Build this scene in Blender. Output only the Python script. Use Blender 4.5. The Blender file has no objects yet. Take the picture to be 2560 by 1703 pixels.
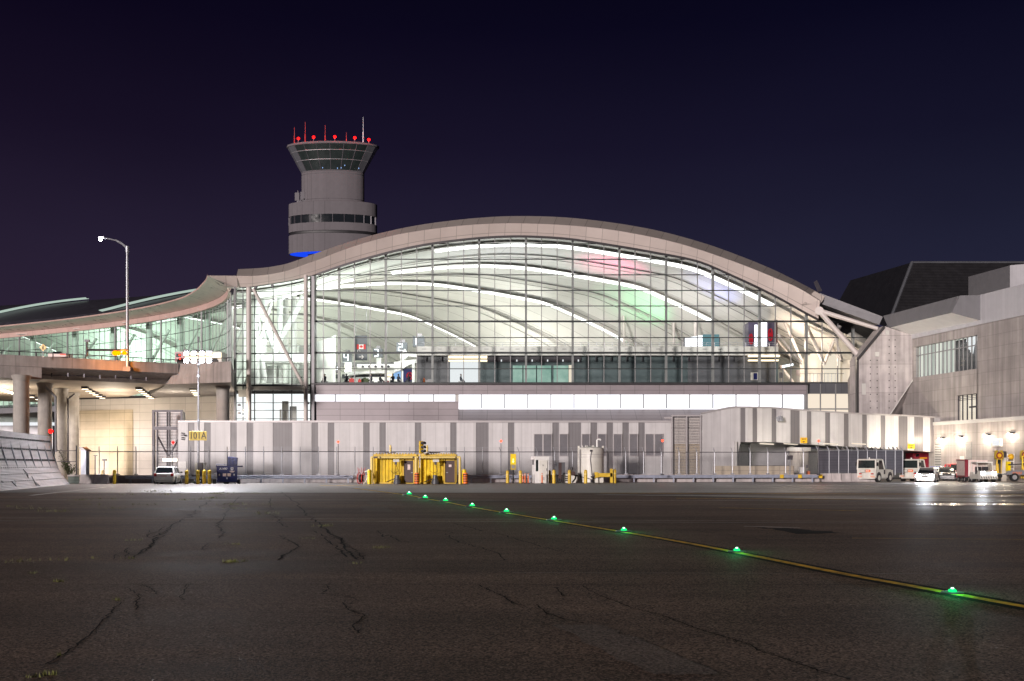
import bpy, bmesh, math, random
from mathutils import Vector, Matrix
random.seed(7)
SC = bpy.context.scene
COL = SC.collection
F, H, CX, HY = 2489.0, 1.77, 1280.0, 1160.0      # focal length in photo pixels, eye height, principal column, horizon row

def P(px, py, Y): return Vector(((px - CX) / F * Y, Y, H + (HY - py) / F * Y))
def XX(px, Y): return (px - CX) / F * Y
def ZZ(py, Y): return H + (HY - py) / F * Y
def G(px, py, z=0.0):
    Y = F * (H - z) / (py - HY)
    return Vector(((px - CX) / F * Y, Y, z))
def R(d): return math.radians(d)
def lerp(a, b, t): return a + (b - a) * t
def interp(pts, x):
    if x <= pts[0][0]: return pts[0][1]
    for (x0, y0), (x1, y1) in zip(pts, pts[1:]):
        if x <= x1: return y0 + (y1 - y0) * (x - x0) / (x1 - x0)
    return pts[-1][1]
def smooth_curve(pts, n):
    """monotone-x Catmull-Rom resampling of a polyline to n points"""
    out = []
    xs = [p[0] for p in pts]
    for i in range(n):
        x = lerp(xs[0], xs[-1], i / (n - 1))
        k = max(j for j in range(len(xs) - 1) if xs[j] <= x + 1e-9)
        p0 = pts[max(k - 1, 0)]; p1 = pts[k]; p2 = pts[k + 1]; p3 = pts[min(k + 2, len(pts) - 1)]
        h = p2[0] - p1[0]; t = (x - p1[0]) / h
        m1 = (p2[1] - p0[1]) / (p2[0] - p0[0]) * h; m2 = (p3[1] - p1[1]) / (p3[0] - p1[0]) * h
        y = (2*t**3 - 3*t*t + 1)*p1[1] + (t**3 - 2*t*t + t)*m1 + (-2*t**3 + 3*t*t)*p2[1] + (t**3 - t*t)*m2
        out.append((x, y))
    return out

# ------------------------------------------------------------------ mesh builder
class MB:
    def __init__(s): s.f = []
    def face(s, pts, m=0, sm=False, uv=None):
        s.f.append(([Vector(p) for p in pts], m, sm, uv)); return s
    def hexa(s, b, t, m=0):
        n = len(b)
        s.face(b[::-1], m); s.face(t, m)
        for i in range(n):
            j = (i + 1) % n
            s.face([b[i], b[j], t[j], t[i]], m)
        return s
    def box(s, x0, x1, y0, y1, z0, z1, m=0):
        return s.hexa([(x0, y0, z0), (x1, y0, z0), (x1, y1, z0), (x0, y1, z0)], [(x0, y0, z1), (x1, y0, z1), (x1, y1, z1), (x0, y1, z1)], m)
    def pbox(s, px0, py0, px1, py1, Y, d, m=0):
        a, b = P(px0, py0, Y), P(px1, py1, Y)
        return s.box(min(a.x, b.x), max(a.x, b.x), Y, Y + d, min(a.z, b.z), max(a.z, b.z), m)
    def ppoly(s, pts, Y, d, m=0):
        a = [P(x, y, Y) for x, y in pts]
        return s.hexa(a, [v + Vector((0, d, 0)) for v in a], m)
    def obox(s, c, size, rz=0.0, m=0, rx=0.0):
        M = Matrix.Translation(Vector(c)) @ Matrix.Rotation(rz, 4, 'Z') @ Matrix.Rotation(rx, 4, 'X')
        hx, hy, hz = size[0] / 2, size[1] / 2, size[2] / 2
        q = lambda z: [M @ Vector(v) for v in ((-hx, -hy, z), (hx, -hy, z), (hx, hy, z), (-hx, hy, z))]
        return s.hexa(q(-hz), q(hz), m)
    def ring(s, c, ax, r, n):
        ax = Vector(ax).normalized()
        u = ax.orthogonal().normalized(); w = ax.cross(u)
        return [Vector(c) + (u * math.cos(2*math.pi*i/n) + w * math.sin(2*math.pi*i/n)) * r for i in range(n)]
    def tube(s, p0, p1, r0, r1=None, n=10, m=0, cap=True):
        r1 = r0 if r1 is None else r1
        p0, p1 = Vector(p0), Vector(p1); ax = p1 - p0
        a, b = s.ring(p0, ax, r0, n), s.ring(p1, ax, r1, n)
        for i in range(n):
            j = (i + 1) % n; s.face([a[i], a[j], b[j], b[i]], m, True)
        if cap: s.face(a[::-1], m); s.face(b, m)
        return s
    def path(s, pts, r, n=8, m=0):
        for a, b in zip(pts, pts[1:]): s.tube(a, b, r, r, n, m)
        for p in pts[1:-1]: s.ball(p, r, 8, m)
        return s
    def lathe(s, c, prof, n=24, m=0, cap=True, a0=0.0):
        cx, cy, cz = c
        rings = [[Vector((cx + r * math.cos(a0 + 2*math.pi*i/n), cy + r * math.sin(a0 + 2*math.pi*i/n), cz + z)) for i in range(n)] for r, z in prof]
        for A, B in zip(rings, rings[1:]):
            for i in range(n):
                j = (i + 1) % n; s.face([A[i], A[j], B[j], B[i]], m, True)
        if cap: s.face(rings[0][::-1], m); s.face(rings[-1], m)
        return s
    def ball(s, c, r, n=10, m=0, sz=1.0):
        k = max(4, n // 2)
        prof = [(max(1e-4, r * math.sin(math.pi * i / k)), -r * sz * math.cos(math.pi * i / k)) for i in range(k + 1)]
        return s.lathe(c, prof, n, m, False)
    def disc(s, c, ax, r, n=16, m=0, t=0.03):
        ax = Vector(ax).normalized()
        return s.tube(Vector(c), Vector(c) + ax * t, r, r, n, m)
    def grid(s, rows, m=0, sm=True, uvs=None):
        for i in range(len(rows) - 1):
            for j in range(len(rows[0]) - 1):
                q = [rows[i][j], rows[i][j+1], rows[i+1][j+1], rows[i+1][j]]
                u = [uvs[i][j], uvs[i][j+1], uvs[i+1][j+1], uvs[i+1][j]] if uvs else None
                s.face(q, m, sm, u)
        return s
    def build(s, name, mats, parent=None, loc=None, ang=40):
        if not isinstance(mats, (list, tuple)): mats = [mats]
        off = Vector((0, 0, 0)); q = parent
        while q is not None: off += q.location; q = q.parent
        o_loc = Vector((0, 0, 0))
        if parent is None and loc is not None: o_loc = Vector(loc); off = o_loc
        if LOCAL[0]: off = Vector((0, 0, 0))
        bm = bmesh.new(); uvl = bm.loops.layers.uv.new('UVMap')
        for pts, mi, sm, uv in s.f:
            try: fc = bm.faces.new([bm.verts.new(p) for p in pts])
            except ValueError: continue
            fc.material_index = mi; fc.smooth = sm
            if uv is None:
                fc.normal_update(); n = fc.normal
                if abs(n.z) < 0.75 and n.length > 0:
                    t = Vector((-n.y, n.x, 0)).normalized()
                    if abs(t.x) >= abs(t.y):
                        if t.x < 0: t = -t
                    elif t.y < 0: t = -t
                    uv = [(p.dot(t), p.z) for p in pts]
                else: uv = [(p.x, p.y) for p in pts]
            for l, c in zip(fc.loops, uv): l[uvl].uv = c
        bmesh.ops.remove_doubles(bm, verts=bm.verts[:], dist=1e-5)
        bmesh.ops.recalc_face_normals(bm, faces=bm.faces[:])
        for v in bm.verts: v.co -= off
        me = bpy.data.meshes.new(name); bm.to_mesh(me); bm.free()
        me.set_sharp_from_angle(angle=R(ang))
        for mt in mats: me.materials.append(mt)
        o = bpy.data.objects.new(name, me); COL.objects.link(o)
        o.location = o_loc
        if parent is not None: o.parent = parent
        return o
LOCAL = [False]     # True while a prototype is built in its own coordinates

def tag(o, label=None, cat=None, group=None, kind=None):
    if label: o['label'] = label
    if cat: o['category'] = cat
    if group: o['group'] = group
    if kind: o['kind'] = kind
    return o
def thing(name, label, cat, loc=(0, 0, 0), group=None, rz=0.0):
    o = bpy.data.objects.new(name, None); COL.objects.link(o)
    o.empty_display_size = 0.3; o.location = loc; o.rotation_euler = (0, 0, rz)
    return tag(o, label, cat, group)
def struct(name, mb, mats, kind='structure'):
    return tag(mb.build(name, mats), kind=kind)
def dup(root, loc, rz=None, label=None, group=None, sc=None):
    kids = {}
    for o in list(COL.objects):
        if o.parent is not None: kids.setdefault(o.parent.name, []).append(o)
    def rec(o, par):
        c = o.copy(); COL.objects.link(c)
        if par is not None: c.parent = par
        for k in kids.get(o.name, []): rec(k, c)
        return c
    r = rec(root, None); r.location = loc
    if rz is not None: r.rotation_euler = (0, 0, rz)
    if sc: r.scale = (sc, sc, sc)
    return tag(r, label, None, group)

# ------------------------------------------------------------------ materials
def newmat(name):
    m = bpy.data.materials.new(name); m.use_nodes = True
    nt = m.node_tree; nt.nodes.clear()
    out = nt.nodes.new('ShaderNodeOutputMaterial')
    return m, nt, out
def N(nt, t, **kw):
    n = nt.nodes.new(t)
    for k, v in kw.items():
        if k in n.inputs: n.inputs[k].default_value = v
        else: setattr(n, k, v)
    return n
def c4(c): return (c[0], c[1], c[2], 1.0)
def pr(name, col, rough=0.5, metal=0.0, var=0.18, scale=1.2, bump=0.0, bscale=30.0, joint=None, streak=0.0, spec=0.5, wave=None):
    """Principled with noise wear; joint = (width, height, size, darkness) panel joints on UV metres; streak = vertical dirt; wave = (axis, period, strength) corrugation"""
    m, nt, out = newmat(name); L = nt.links
    b = N(nt, 'ShaderNodeBsdfPrincipled', Metallic=metal)
    b.inputs['Specular IOR Level'].default_value = spec
    tc = N(nt, 'ShaderNodeTexCoord')
    geo = N(nt, 'ShaderNodeNewGeometry')
    no = N(nt, 'ShaderNodeTexNoise', Scale=scale, Detail=6.0, Roughness=0.6); L.new(geo.outputs['Position'], no.inputs['Vector'])
    mr = N(nt, 'ShaderNodeMapRange'); L.new(no.outputs['Fac'], mr.inputs['Value'])
    mr.inputs['From Min'].default_value = 0.3; mr.inputs['From Max'].default_value = 0.7
    mr.inputs['To Min'].default_value = 1 - var; mr.inputs['To Max'].default_value = 1 + var * 0.6
    val = mr.outputs['Result']
    def mul(a, bb):
        q = N(nt, 'ShaderNodeMath', operation='MULTIPLY'); L.new(a, q.inputs[0])
        if isinstance(bb, float): q.inputs[1].default_value = bb
        else: L.new(bb, q.inputs[1])
        return q.outputs[0]
    if streak:
        mp = N(nt, 'ShaderNodeMapping'); mp.inputs['Scale'].default_value = (2.2, 2.2, 0.12); L.new(geo.outputs['Position'], mp.inputs['Vector'])
        n2 = N(nt, 'ShaderNodeTexNoise', Scale=1.0, Detail=5.0); L.new(mp.outputs[0], n2.inputs['Vector'])
        m2 = N(nt, 'ShaderNodeMapRange'); L.new(n2.outputs['Fac'], m2.inputs['Value'])
        m2.inputs['From Min'].default_value = 0.35; m2.inputs['From Max'].default_value = 0.65
        m2.inputs['To Min'].default_value = 1 - streak; m2.inputs['To Max'].default_value = 1.05
        val = mul(val, m2.outputs['Result'])
    hgt = None
    if joint:
        br = N(nt, 'ShaderNodeTexBrick'); br.offset = 0.0; br.squash = 1.0
        br.inputs['Scale'].default_value = 1.0; br.inputs['Brick Width'].default_value = joint[0]; br.inputs['Row Height'].default_value = joint[1]
        br.inputs['Mortar Size'].default_value = joint[2]; br.inputs['Mortar Smooth'].default_value = 0.1
        br.inputs['Color1'].default_value = (1, 1, 1, 1); br.inputs['Color2'].default_value = (0.9, 0.9, 0.9, 1); br.inputs['Mortar'].default_value = (joint[3],) * 3 + (1,)
        L.new(tc.outputs['UV'], br.inputs['Vector']); val = mul(val, br.outputs['Color'])
    mix = N(nt, 'ShaderNodeMix'); mix.data_type = 'RGBA'; mix.blend_type = 'MULTIPLY'
    mix.inputs[0].default_value = 1.0; mix.inputs[6].default_value = c4(col); L.new(val, mix.inputs[7])
    L.new(mix.outputs[2], b.inputs['Base Color'])
    rr = N(nt, 'ShaderNodeMapRange'); L.new(no.outputs['Fac'], rr.inputs['Value'])
    rr.inputs['To Min'].default_value = max(0.02, rough - 0.12); rr.inputs['To Max'].default_value = min(1, rough + 0.12)
    L.new(rr.outputs['Result'], b.inputs['Roughness'])
    if wave:
        wv = N(nt, 'ShaderNodeTexWave', Scale=1.0); wv.bands_direction = wave[0]
        mp = N(nt, 'ShaderNodeMapping'); k = 0.314 / wave[1]; mp.inputs['Scale'].default_value = (k, k, k)
        L.new(tc.outputs['UV'], mp.inputs['Vector']); L.new(mp.outputs[0], wv.inputs['Vector'])
        bp = N(nt, 'ShaderNodeBump', Strength=wave[2], Distance=0.05); L.new(wv.outputs['Fac'], bp.inputs['Height']); L.new(bp.outputs[0], b.inputs['Normal'])
    elif bump:
        n3 = N(nt, 'ShaderNodeTexNoise', Scale=bscale, Detail=4.0); L.new(geo.outputs['Position'], n3.inputs['Vector'])
        bp = N(nt, 'ShaderNodeBump', Strength=bump, Distance=0.02); L.new(n3.outputs['Fac'], bp.inputs['Height']); L.new(bp.outputs[0], b.inputs['Normal'])
    L.new(b.outputs[0], out.inputs[0])
    return m
def em(name, col, s):
    m, nt, out = newmat(name)
    e = N(nt, 'ShaderNodeEmission', Color=c4(col), Strength=s); nt.links.new(e.outputs[0], out.inputs[0])
    return m
def emtex(name, c1, c2, s, scale, stretch=(1, 1, 1)):
    """a lit surface with two-tone procedural variation"""
    m, nt, out = newmat(name); L = nt.links
    geo = N(nt, 'ShaderNodeNewGeometry'); mp = N(nt, 'ShaderNodeMapping'); mp.inputs['Scale'].default_value = stretch
    L.new(geo.outputs['Position'], mp.inputs['Vector'])
    no = N(nt, 'ShaderNodeTexNoise', Scale=scale, Detail=3.0); L.new(mp.outputs[0], no.inputs['Vector'])
    cr = N(nt, 'ShaderNodeValToRGB'); cr.color_ramp.elements[0].position = 0.38; cr.color_ramp.elements[1].position = 0.62
    cr.color_ramp.elements[0].color = c4(c1); cr.color_ramp.elements[1].color = c4(c2); L.new(no.outputs['Fac'], cr.inputs['Fac'])
    e = N(nt, 'ShaderNodeEmission', Strength=s); L.new(cr.outputs[0], e.inputs['Color']); L.new(e.outputs[0], out.inputs[0])
    return m
def glass(name, tint, ior=1.45, rough=0.02):
    m, nt, out = newmat(name); L = nt.links
    fr = N(nt, 'ShaderNodeFresnel'); ge = N(nt, 'ShaderNodeNewGeometry'); io = N(nt, 'ShaderNodeMapRange')   # same reflectance seen from either side of the thin pane
    io.inputs['To Min'].default_value = ior; io.inputs['To Max'].default_value = 1 / ior; L.new(ge.outputs['Backfacing'], io.inputs['Value']); L.new(io.outputs[0], fr.inputs['IOR'])
    t = N(nt, 'ShaderNodeBsdfTransparent', Color=c4(tint)); g = N(nt, 'ShaderNodeBsdfGlossy', Roughness=rough)
    mx = N(nt, 'ShaderNodeMixShader'); L.new(fr.outputs[0], mx.inputs[0]); L.new(t.outputs[0], mx.inputs[1]); L.new(g.outputs[0], mx.inputs[2])
    L.new(mx.outputs[0], out.inputs[0]); return m
def ground_mat(name, c0, c1, r0, r1, sparkle, spec=0.12, wetzone=False):
    m, nt, out = newmat(name); L = nt.links
    b = N(nt, 'ShaderNodeBsdfPrincipled'); b.inputs['Specular IOR Level'].default_value = spec; geo = N(nt, 'ShaderNodeNewGeometry')
    pos = geo.outputs['Position']
    big = N(nt, 'ShaderNodeTexNoise', Scale=0.12, Detail=5.0, Roughness=0.6); L.new(pos, big.inputs['Vector'])
    mp = N(nt, 'ShaderNodeMapping'); mp.inputs['Scale'].default_value = (0.05, 0.5, 1); L.new(pos, mp.inputs['Vector'])
    band = N(nt, 'ShaderNodeTexNoise', Scale=1.0, Detail=5.0, Roughness=0.65); L.new(mp.outputs[0], band.inputs['Vector'])
    fine = N(nt, 'ShaderNodeTexNoise', Scale=38.0, Detail=3.0, Roughness=0.7); L.new(pos, fine.inputs['Vector'])
    vor = N(nt, 'ShaderNodeTexVoronoi', Scale=80.0); L.new(pos, vor.inputs['Vector'])
    ad = N(nt, 'ShaderNodeMath', operation='ADD'); L.new(big.outputs['Fac'], ad.inputs[0]); L.new(band.outputs['Fac'], ad.inputs[1])
    a2 = N(nt, 'ShaderNodeMath', operation='MULTIPLY_ADD'); L.new(fine.outputs['Fac'], a2.inputs[0]); a2.inputs[1].default_value = 1.5; L.new(ad.outputs[0], a2.inputs[2])
    mr = N(nt, 'ShaderNodeMapRange'); L.new(a2.outputs[0], mr.inputs['Value']); mr.inputs['From Min'].default_value = 1.42; mr.inputs['From Max'].default_value = 2.05
    mix = N(nt, 'ShaderNodeMix'); mix.data_type = 'RGBA'; mix.inputs[6].default_value = c4(c0); mix.inputs[7].default_value = c4(c1); L.new(mr.outputs['Result'], mix.inputs[0])
    # pale stones of the aggregate
    st = N(nt, 'ShaderNodeMapRange'); L.new(vor.outputs['Color'], st.inputs['Value']); st.inputs['From Min'].default_value = 0.78; st.inputs['From Max'].default_value = 0.95
    mix2 = N(nt, 'ShaderNodeMix'); mix2.data_type = 'RGBA'; mix2.inputs[7].default_value = c4([min(1, x * 2.2) for x in c1])
    cell = N(nt, 'ShaderNodeTexVoronoi', Scale=46.0); L.new(pos, cell.inputs['Vector'])
    cr_ = N(nt, 'ShaderNodeMapRange'); L.new(cell.outputs['Color'], cr_.inputs['Value']); cr_.inputs['From Min'].default_value = 0.2; cr_.inputs['From Max'].default_value = 0.8; cr_.inputs['To Min'].default_value = 0.25; cr_.inputs['To Max'].default_value = 1.9
    gm = N(nt, 'ShaderNodeMix'); gm.data_type = 'RGBA'; gm.blend_type = 'MULTIPLY'; gm.inputs[0].default_value = sparkle; L.new(mix.outputs[2], gm.inputs[6]); L.new(cr_.outputs[0], gm.inputs[7])
    sf = N(nt, 'ShaderNodeMath', operation='MULTIPLY'); L.new(st.outputs['Result'], sf.inputs[0]); sf.inputs[1].default_value = sparkle * .35; L.new(gm.outputs[2], mix2.inputs[6]); L.new(sf.outputs[0], mix2.inputs[0])
    L.new(mix2.outputs[2], b.inputs['Base Color'])
    rr = N(nt, 'ShaderNodeMapRange'); L.new(ad.outputs[0], rr.inputs['Value']); rr.inputs['From Min'].default_value = 0.75; rr.inputs['From Max'].default_value = 1.25
    rr.inputs['To Min'].default_value = r0; rr.inputs['To Max'].default_value = r1; rough = rr.outputs['Result']
    # scattered smooth stones and damp flecks that catch the lamps
    fl = N(nt, 'ShaderNodeMapRange'); L.new(cell.outputs['Color'], fl.inputs['Value']); fl.inputs['From Min'].default_value = 0.88; fl.inputs['From Max'].default_value = 0.95
    def mixf(fac, a, bval):
        q = N(nt, 'ShaderNodeMix'); q.data_type = 'FLOAT'; L.new(fac, q.inputs[0]); 
        if isinstance(a, float): q.inputs[2].default_value = a
        else: L.new(a, q.inputs[2])
        q.inputs[3].default_value = bval; return q.outputs[0]
    rough = mixf(fl.outputs['Result'], rough, 0.40)
    if wetzone:     # the low, damp, polished side of the apron by the vehicle stand
        sx = N(nt, 'ShaderNodeSeparateXYZ'); L.new(pos, sx.inputs[0])
        mx_ = N(nt, 'ShaderNodeMapRange'); mx_.interpolation_type = 'SMOOTHSTEP'; L.new(sx.outputs['X'], mx_.inputs['Value']); mx_.inputs['From Min'].default_value = 6; mx_.inputs['From Max'].default_value = 22
        my_ = N(nt, 'ShaderNodeMapRange'); my_.interpolation_type = 'SMOOTHSTEP'; L.new(sx.outputs['Y'], my_.inputs['Value']); my_.inputs['From Min'].default_value = 24; my_.inputs['From Max'].default_value = 44
        wz_ = N(nt, 'ShaderNodeMath', operation='MULTIPLY'); L.new(mx_.outputs[0], wz_.inputs[0]); L.new(my_.outputs[0], wz_.inputs[1])
        bw = N(nt, 'ShaderNodeMapRange'); L.new(band.outputs['Fac'], bw.inputs['Value']); bw.inputs['From Min'].default_value = 0.35; bw.inputs['From Max'].default_value = 0.6
        w2 = N(nt, 'ShaderNodeMath', operation='MULTIPLY'); L.new(wz_.outputs[0], w2.inputs[0]); L.new(bw.outputs[0], w2.inputs[1])
        rough = mixf(w2.outputs[0], rough, 0.22); L.new(mixf(wz_.outputs[0], spec, 0.5), b.inputs['Specular IOR Level'])
    L.new(rough, b.inputs['Roughness'])
    bp = N(nt, 'ShaderNodeBump', Strength=1.0, Distance=0.02); L.new(fine.outputs['Fac'], bp.inputs['Height']); L.new(bp.outputs[0], b.inputs['Normal'])
    L.new(b.outputs[0], out.inputs[0]); return m
M = {}
M['asphalt'] = ground_mat('worn_asphalt', (0.034, 0.0215, 0.0155), (0.205, 0.142, 0.108), 0.68, 0.82, 0.95, 0.08, True)
M['road'] = ground_mat('pale_pavement', (0.15, 0.14, 0.132), (0.26, 0.24, 0.225), 0.42, 0.62, 0.25, 0.3, True)
M['patch'] = ground_mat('patch_asphalt', (0.075, 0.06, 0.05), (0.20, 0.155, 0.13), 0.75, 0.95, 0.6)
M['wet'] = pr('puddle_water', (0.012, 0.012, 0.013), 0.13, var=0.05, spec=0.7)
M['damp'] = pr('damp_asphalt', (0.012, 0.010, 0.010), 0.8, var=0.3, bump=0.4, spec=0.06)
M['crack'] = pr('open_crack', (0.006, 0.005, 0.005), 0.95, var=0.2, spec=0.05)
M['yline'] = pr('worn_yellow_line_paint', (0.86, 0.50, 0.035), 0.7, var=0.75, scale=5.0, spec=0.15)
M['yline_border'] = pr('black_line_border', (0.010, 0.009, 0.010), 0.85, var=0.3, scale=4, spec=0.08)
M['wline'] = pr('worn_white_line_paint', (0.62, 0.58, 0.55), 0.6, var=0.7, scale=1.3)
M['fascia'] = pr('roof_edge_metal', (0.50, 0.44, 0.405), 0.42, 0.1, var=0.07, joint=(2.0, 50.0, 0.03, 0.35))
M['fascia2'] = pr('soffit_metal', (0.66, 0.575, 0.535), 0.4, 0.1, var=0.06, scale=0.4, joint=(2.0, 1.15, 0.025, 0.45))
M['trim'] = pr('dark_trim_metal', (0.045, 0.042, 0.045), 0.4, 0.3, var=0.1)
M['wingsoffit'] = pr('polished_soffit', (0.74, 0.66, 0.58), 0.3, 0.25, var=0.2, scale=0.5, joint=(14.0, 20.0, 0.05, 0.3))
M['salmon'] = pr('rose_beam_paint', (0.56, 0.39, 0.345), 0.5, var=0.08, joint=(3.0, 9.0, 0.03, 0.6))
M['roof'] = pr('dark_roof_sheet', (0.035, 0.033, 0.045), 0.5, 0.2, var=0.3, joint=(400.0, 1.7, 0.06, 1.6))
M['ceiling'] = pr('cream_ceiling', (0.79, 0.775, 0.735), 0.6, var=0.03, joint=(400.0, 2.25, 0.035, 0.55))
M['rib'] = pr('pale_roof_rib', (0.72, 0.70, 0.66), 0.5, var=0.04)
M['ribdark'] = pr('dark_rib_line', (0.12, 0.115, 0.11), 0.6, var=0.05)  # dark line beside each rib
M['strip'] = em('lit_ceiling_strip', (1.0, 1.0, 0.98), 3.0)
M['skylight'] = em('lit_skylight', (0.80, 1.0, 0.88), 0.55)
M['mullion'] = pr('thin_mullion', (0.035, 0.04, 0.042), 0.4, 0.4, var=0.1)
M['post'] = pr('steel_wall_post', (0.28, 0.28, 0.285), 0.4, 0.3, var=0.1)
M['glass'] = glass('facade_glass', (0.93, 0.96, 0.945))
M['winglass'] = glass('wing_glass', (0.74, 0.90, 0.82))
M['whitecol'] = pr('white_steel', (0.54, 0.49, 0.465), 0.45, var=0.06)
M['inwhite'] = pr('interior_white', (0.82, 0.84, 0.82), 0.5, var=0.05)
M['infloor'] = pr('terrazzo_floor', (0.5, 0.48, 0.45), 0.25, var=0.1)
M['inwall'] = pr('interior_cream_wall', (0.76, 0.72, 0.66), 0.6, var=0.05)
M['teal'] = pr('dark_teal_panel', (0.075, 0.10, 0.108), 0.35, var=0.15, joint=(1.95, 30.0, 0.02, 0.5))
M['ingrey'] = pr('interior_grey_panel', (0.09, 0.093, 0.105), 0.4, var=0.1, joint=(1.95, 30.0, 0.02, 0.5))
M['bulk'] = pr('balcony_edge', (0.50, 0.49, 0.47), 0.5, var=0.08)
M['spandrel'] = pr('mauve_grey_cladding', (0.29, 0.255, 0.272), 0.42, 0.15, var=0.06, joint=(3.05, 0.78, 0.025, 0.45))
M['ribbonlight'] = emtex('lit_ribbon_window', (1.0, 0.97, 1.0), (0.92, 0.93, 1.0), 1.5, 0.6)
M['cladlight'] = pr('pale_corrugated_cladding', (0.56, 0.545, 0.55), 0.45, 0.05, var=0.06, joint=(0.99, 60.0, 0.02, 0.75), streak=0.08)
M['claddark'] = pr('grey_corrugated_cladding', (0.18, 0.17, 0.178), 0.45, 0.05, var=0.06, joint=(0.33, 60.0, 0.03, 0.8))
M['coping'] = pr('coping_metal', (0.42, 0.395, 0.40), 0.4, 0.2, var=0.06)
M['louvre'] = pr('grey_louvre', (0.27, 0.26, 0.28), 0.45, 0.2, var=0.1)
M['concrete'] = pr('cast_concrete', (0.50, 0.455, 0.45), 0.75, var=0.22, scale=0.7, bump=0.25, streak=0.3, joint=(400.0, 3.4, 0.03, 0.6))
M['concdark'] = pr('aged_bridge_concrete', (0.34, 0.31, 0.295), 0.8, var=0.22, scale=0.6, bump=0.3, streak=0.25, joint=(5.4, 90.0, 0.03, 0.6))
M['soffitplank'] = pr('bridge_soffit', (0.50, 0.42, 0.34), 0.7, var=0.12, scale=0.5, joint=(300.0, 1.1, 0.02, 0.75))
M['pier'] = pr('pier_concrete', (0.40, 0.37, 0.34), 0.75, var=0.2, bump=0.2, streak=0.16)
M['stone'] = pr('stone_cladding', (0.385, 0.35, 0.335), 0.65, var=0.16, scale=0.5, streak=0.25, joint=(1.32, 1.27, 0.03, 0.76))
M['panelwall'] = pr('pale_wall_panel', (0.60, 0.555, 0.52), 0.6, var=0.1, scale=0.4, joint=(2.45, 1.1, 0.03, 0.6))
M['panelgate'] = pr('tan_wall_panel', (0.56, 0.47, 0.35), 0.6, var=0.16, scale=0.5, joint=(2.45, 1.1, 0.03, 0.6))
M['darkroof'] = pr('black_ribbed_sheet', (0.02, 0.02, 0.024), 0.5, 0.3, var=0.2, wave=('X', 0.55, 0.45))
M['darkroofh'] = pr('black_ribbed_sheet_flat', (0.022, 0.021, 0.024), 0.5, 0.3, var=0.2, wave=('Y', 0.4, 0.4))
M['canopyshade'] = pr('canopy_metal_shade_tone', (0.17, 0.168, 0.18), 0.45, 0.1, var=0.06, joint=(0.45, 60.0, 0.015, 0.85))  # parapet metal in a darker tone, the canopy's shade put into its colour
M['parapet'] = pr('pale_grey_metal', (0.50, 0.49, 0.515), 0.4, 0.1, var=0.06, joint=(0.45, 60.0, 0.015, 0.85))
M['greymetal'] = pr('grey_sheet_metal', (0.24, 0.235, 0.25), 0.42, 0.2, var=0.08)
M['steel'] = pr('galvanised_steel', (0.34, 0.35, 0.38), 0.4, 0.5, var=0.15, scale=5)
M['bluesteel'] = pr('blue_grey_guardrail', (0.36, 0.39, 0.48), 0.4, 0.15, var=0.2, scale=3)
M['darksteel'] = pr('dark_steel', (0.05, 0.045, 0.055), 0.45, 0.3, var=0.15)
M['black'] = pr('black_rubber', (0.012, 0.012, 0.013), 0.6, var=0.2)
M['white'] = pr('white_paint', (0.78, 0.77, 0.75), 0.35, var=0.07)
M['offwhite'] = pr('dirty_white_paint', (0.68, 0.66, 0.60), 0.45, var=0.16, streak=0.12)
M['yellow'] = pr('yellow_paint', (0.72, 0.47, 0.03), 0.42, var=0.25, scale=2.5, streak=0.2)
M['paleyellow'] = pr('pale_yellow_paint', (0.78, 0.60, 0.19), 0.45, var=0.14, scale=3)
M['yellowrib'] = pr('yellow_corrugated_steel', (0.86, 0.60, 0.01), 0.42, var=0.25, scale=1.5, streak=0.3)
M['bright_yellow'] = pr('bright_yellow_plastic', (0.85, 0.62, 0.0), 0.35, var=0.05)
M['signyellow'] = pr('amber_sign_sheet', (0.72, 0.40, 0.01), 0.4, var=0.06)
M['mustard'] = pr('mustard_sign_sheet', (0.44, 0.31, 0.02), 0.5, var=0.05)
M['orange'] = pr('orange_plastic', (0.85, 0.17, 0.015), 0.4, var=0.1)
M['red'] = pr('red_paint', (0.55, 0.02, 0.02), 0.32, var=0.1)
M['darkred'] = pr('dark_red_paint', (0.20, 0.015, 0.03), 0.35, var=0.15)
M['brown'] = pr('brown_door_paint', (0.045, 0.017, 0.015), 0.45, var=0.15)
M['navy'] = pr('navy_blue_paint', (0.008, 0.013, 0.085), 0.45, spec=0.25, var=0.15, streak=0.1)
M['blue'] = pr('blue_car_paint', (0.05, 0.10, 0.42), 0.25, var=0.05)
M['carblack'] = pr('black_car_paint', (0.02, 0.02, 0.025), 0.22, var=0.05)
M['carwhite'] = pr('white_car_paint', (0.84, 0.83, 0.80), 0.25, var=0.04)
M['darkglass'] = pr('dark_window_glass', (0.012, 0.015, 0.018), 0.06, var=0.02, spec=0.8)
M['tealglass'] = pr('tinted_cab_glass', (0.022, 0.03, 0.03), 0.08, var=0.2, spec=0.8)
M['taillight'] = pr('red_lens', (0.40, 0.02, 0.02), 0.2, var=0.05)
M['rim'] = pr('alloy_rim', (0.55, 0.55, 0.56), 0.3, 0.6, var=0.05)
M['sticker'] = pr('pink_white_sticker', (0.75, 0.60, 0.56), 0.5, var=0.3, scale=14)
M['green_leaf'] = pr('shrub_leaf', (0.05, 0.075, 0.022), 0.6, var=0.4, scale=6)
M['weed'] = pr('weed_blade', (0.13, 0.135, 0.03), 0.7, var=0.45, scale=1.5)
M['bark'] = pr('shrub_stem', (0.07, 0.05, 0.035), 0.8)
M['blast'] = pr('pale_blast_sheet', (0.80, 0.77, 0.78), 0.42, 0.25, var=0.12, scale=0.8, streak=0.1)
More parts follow.
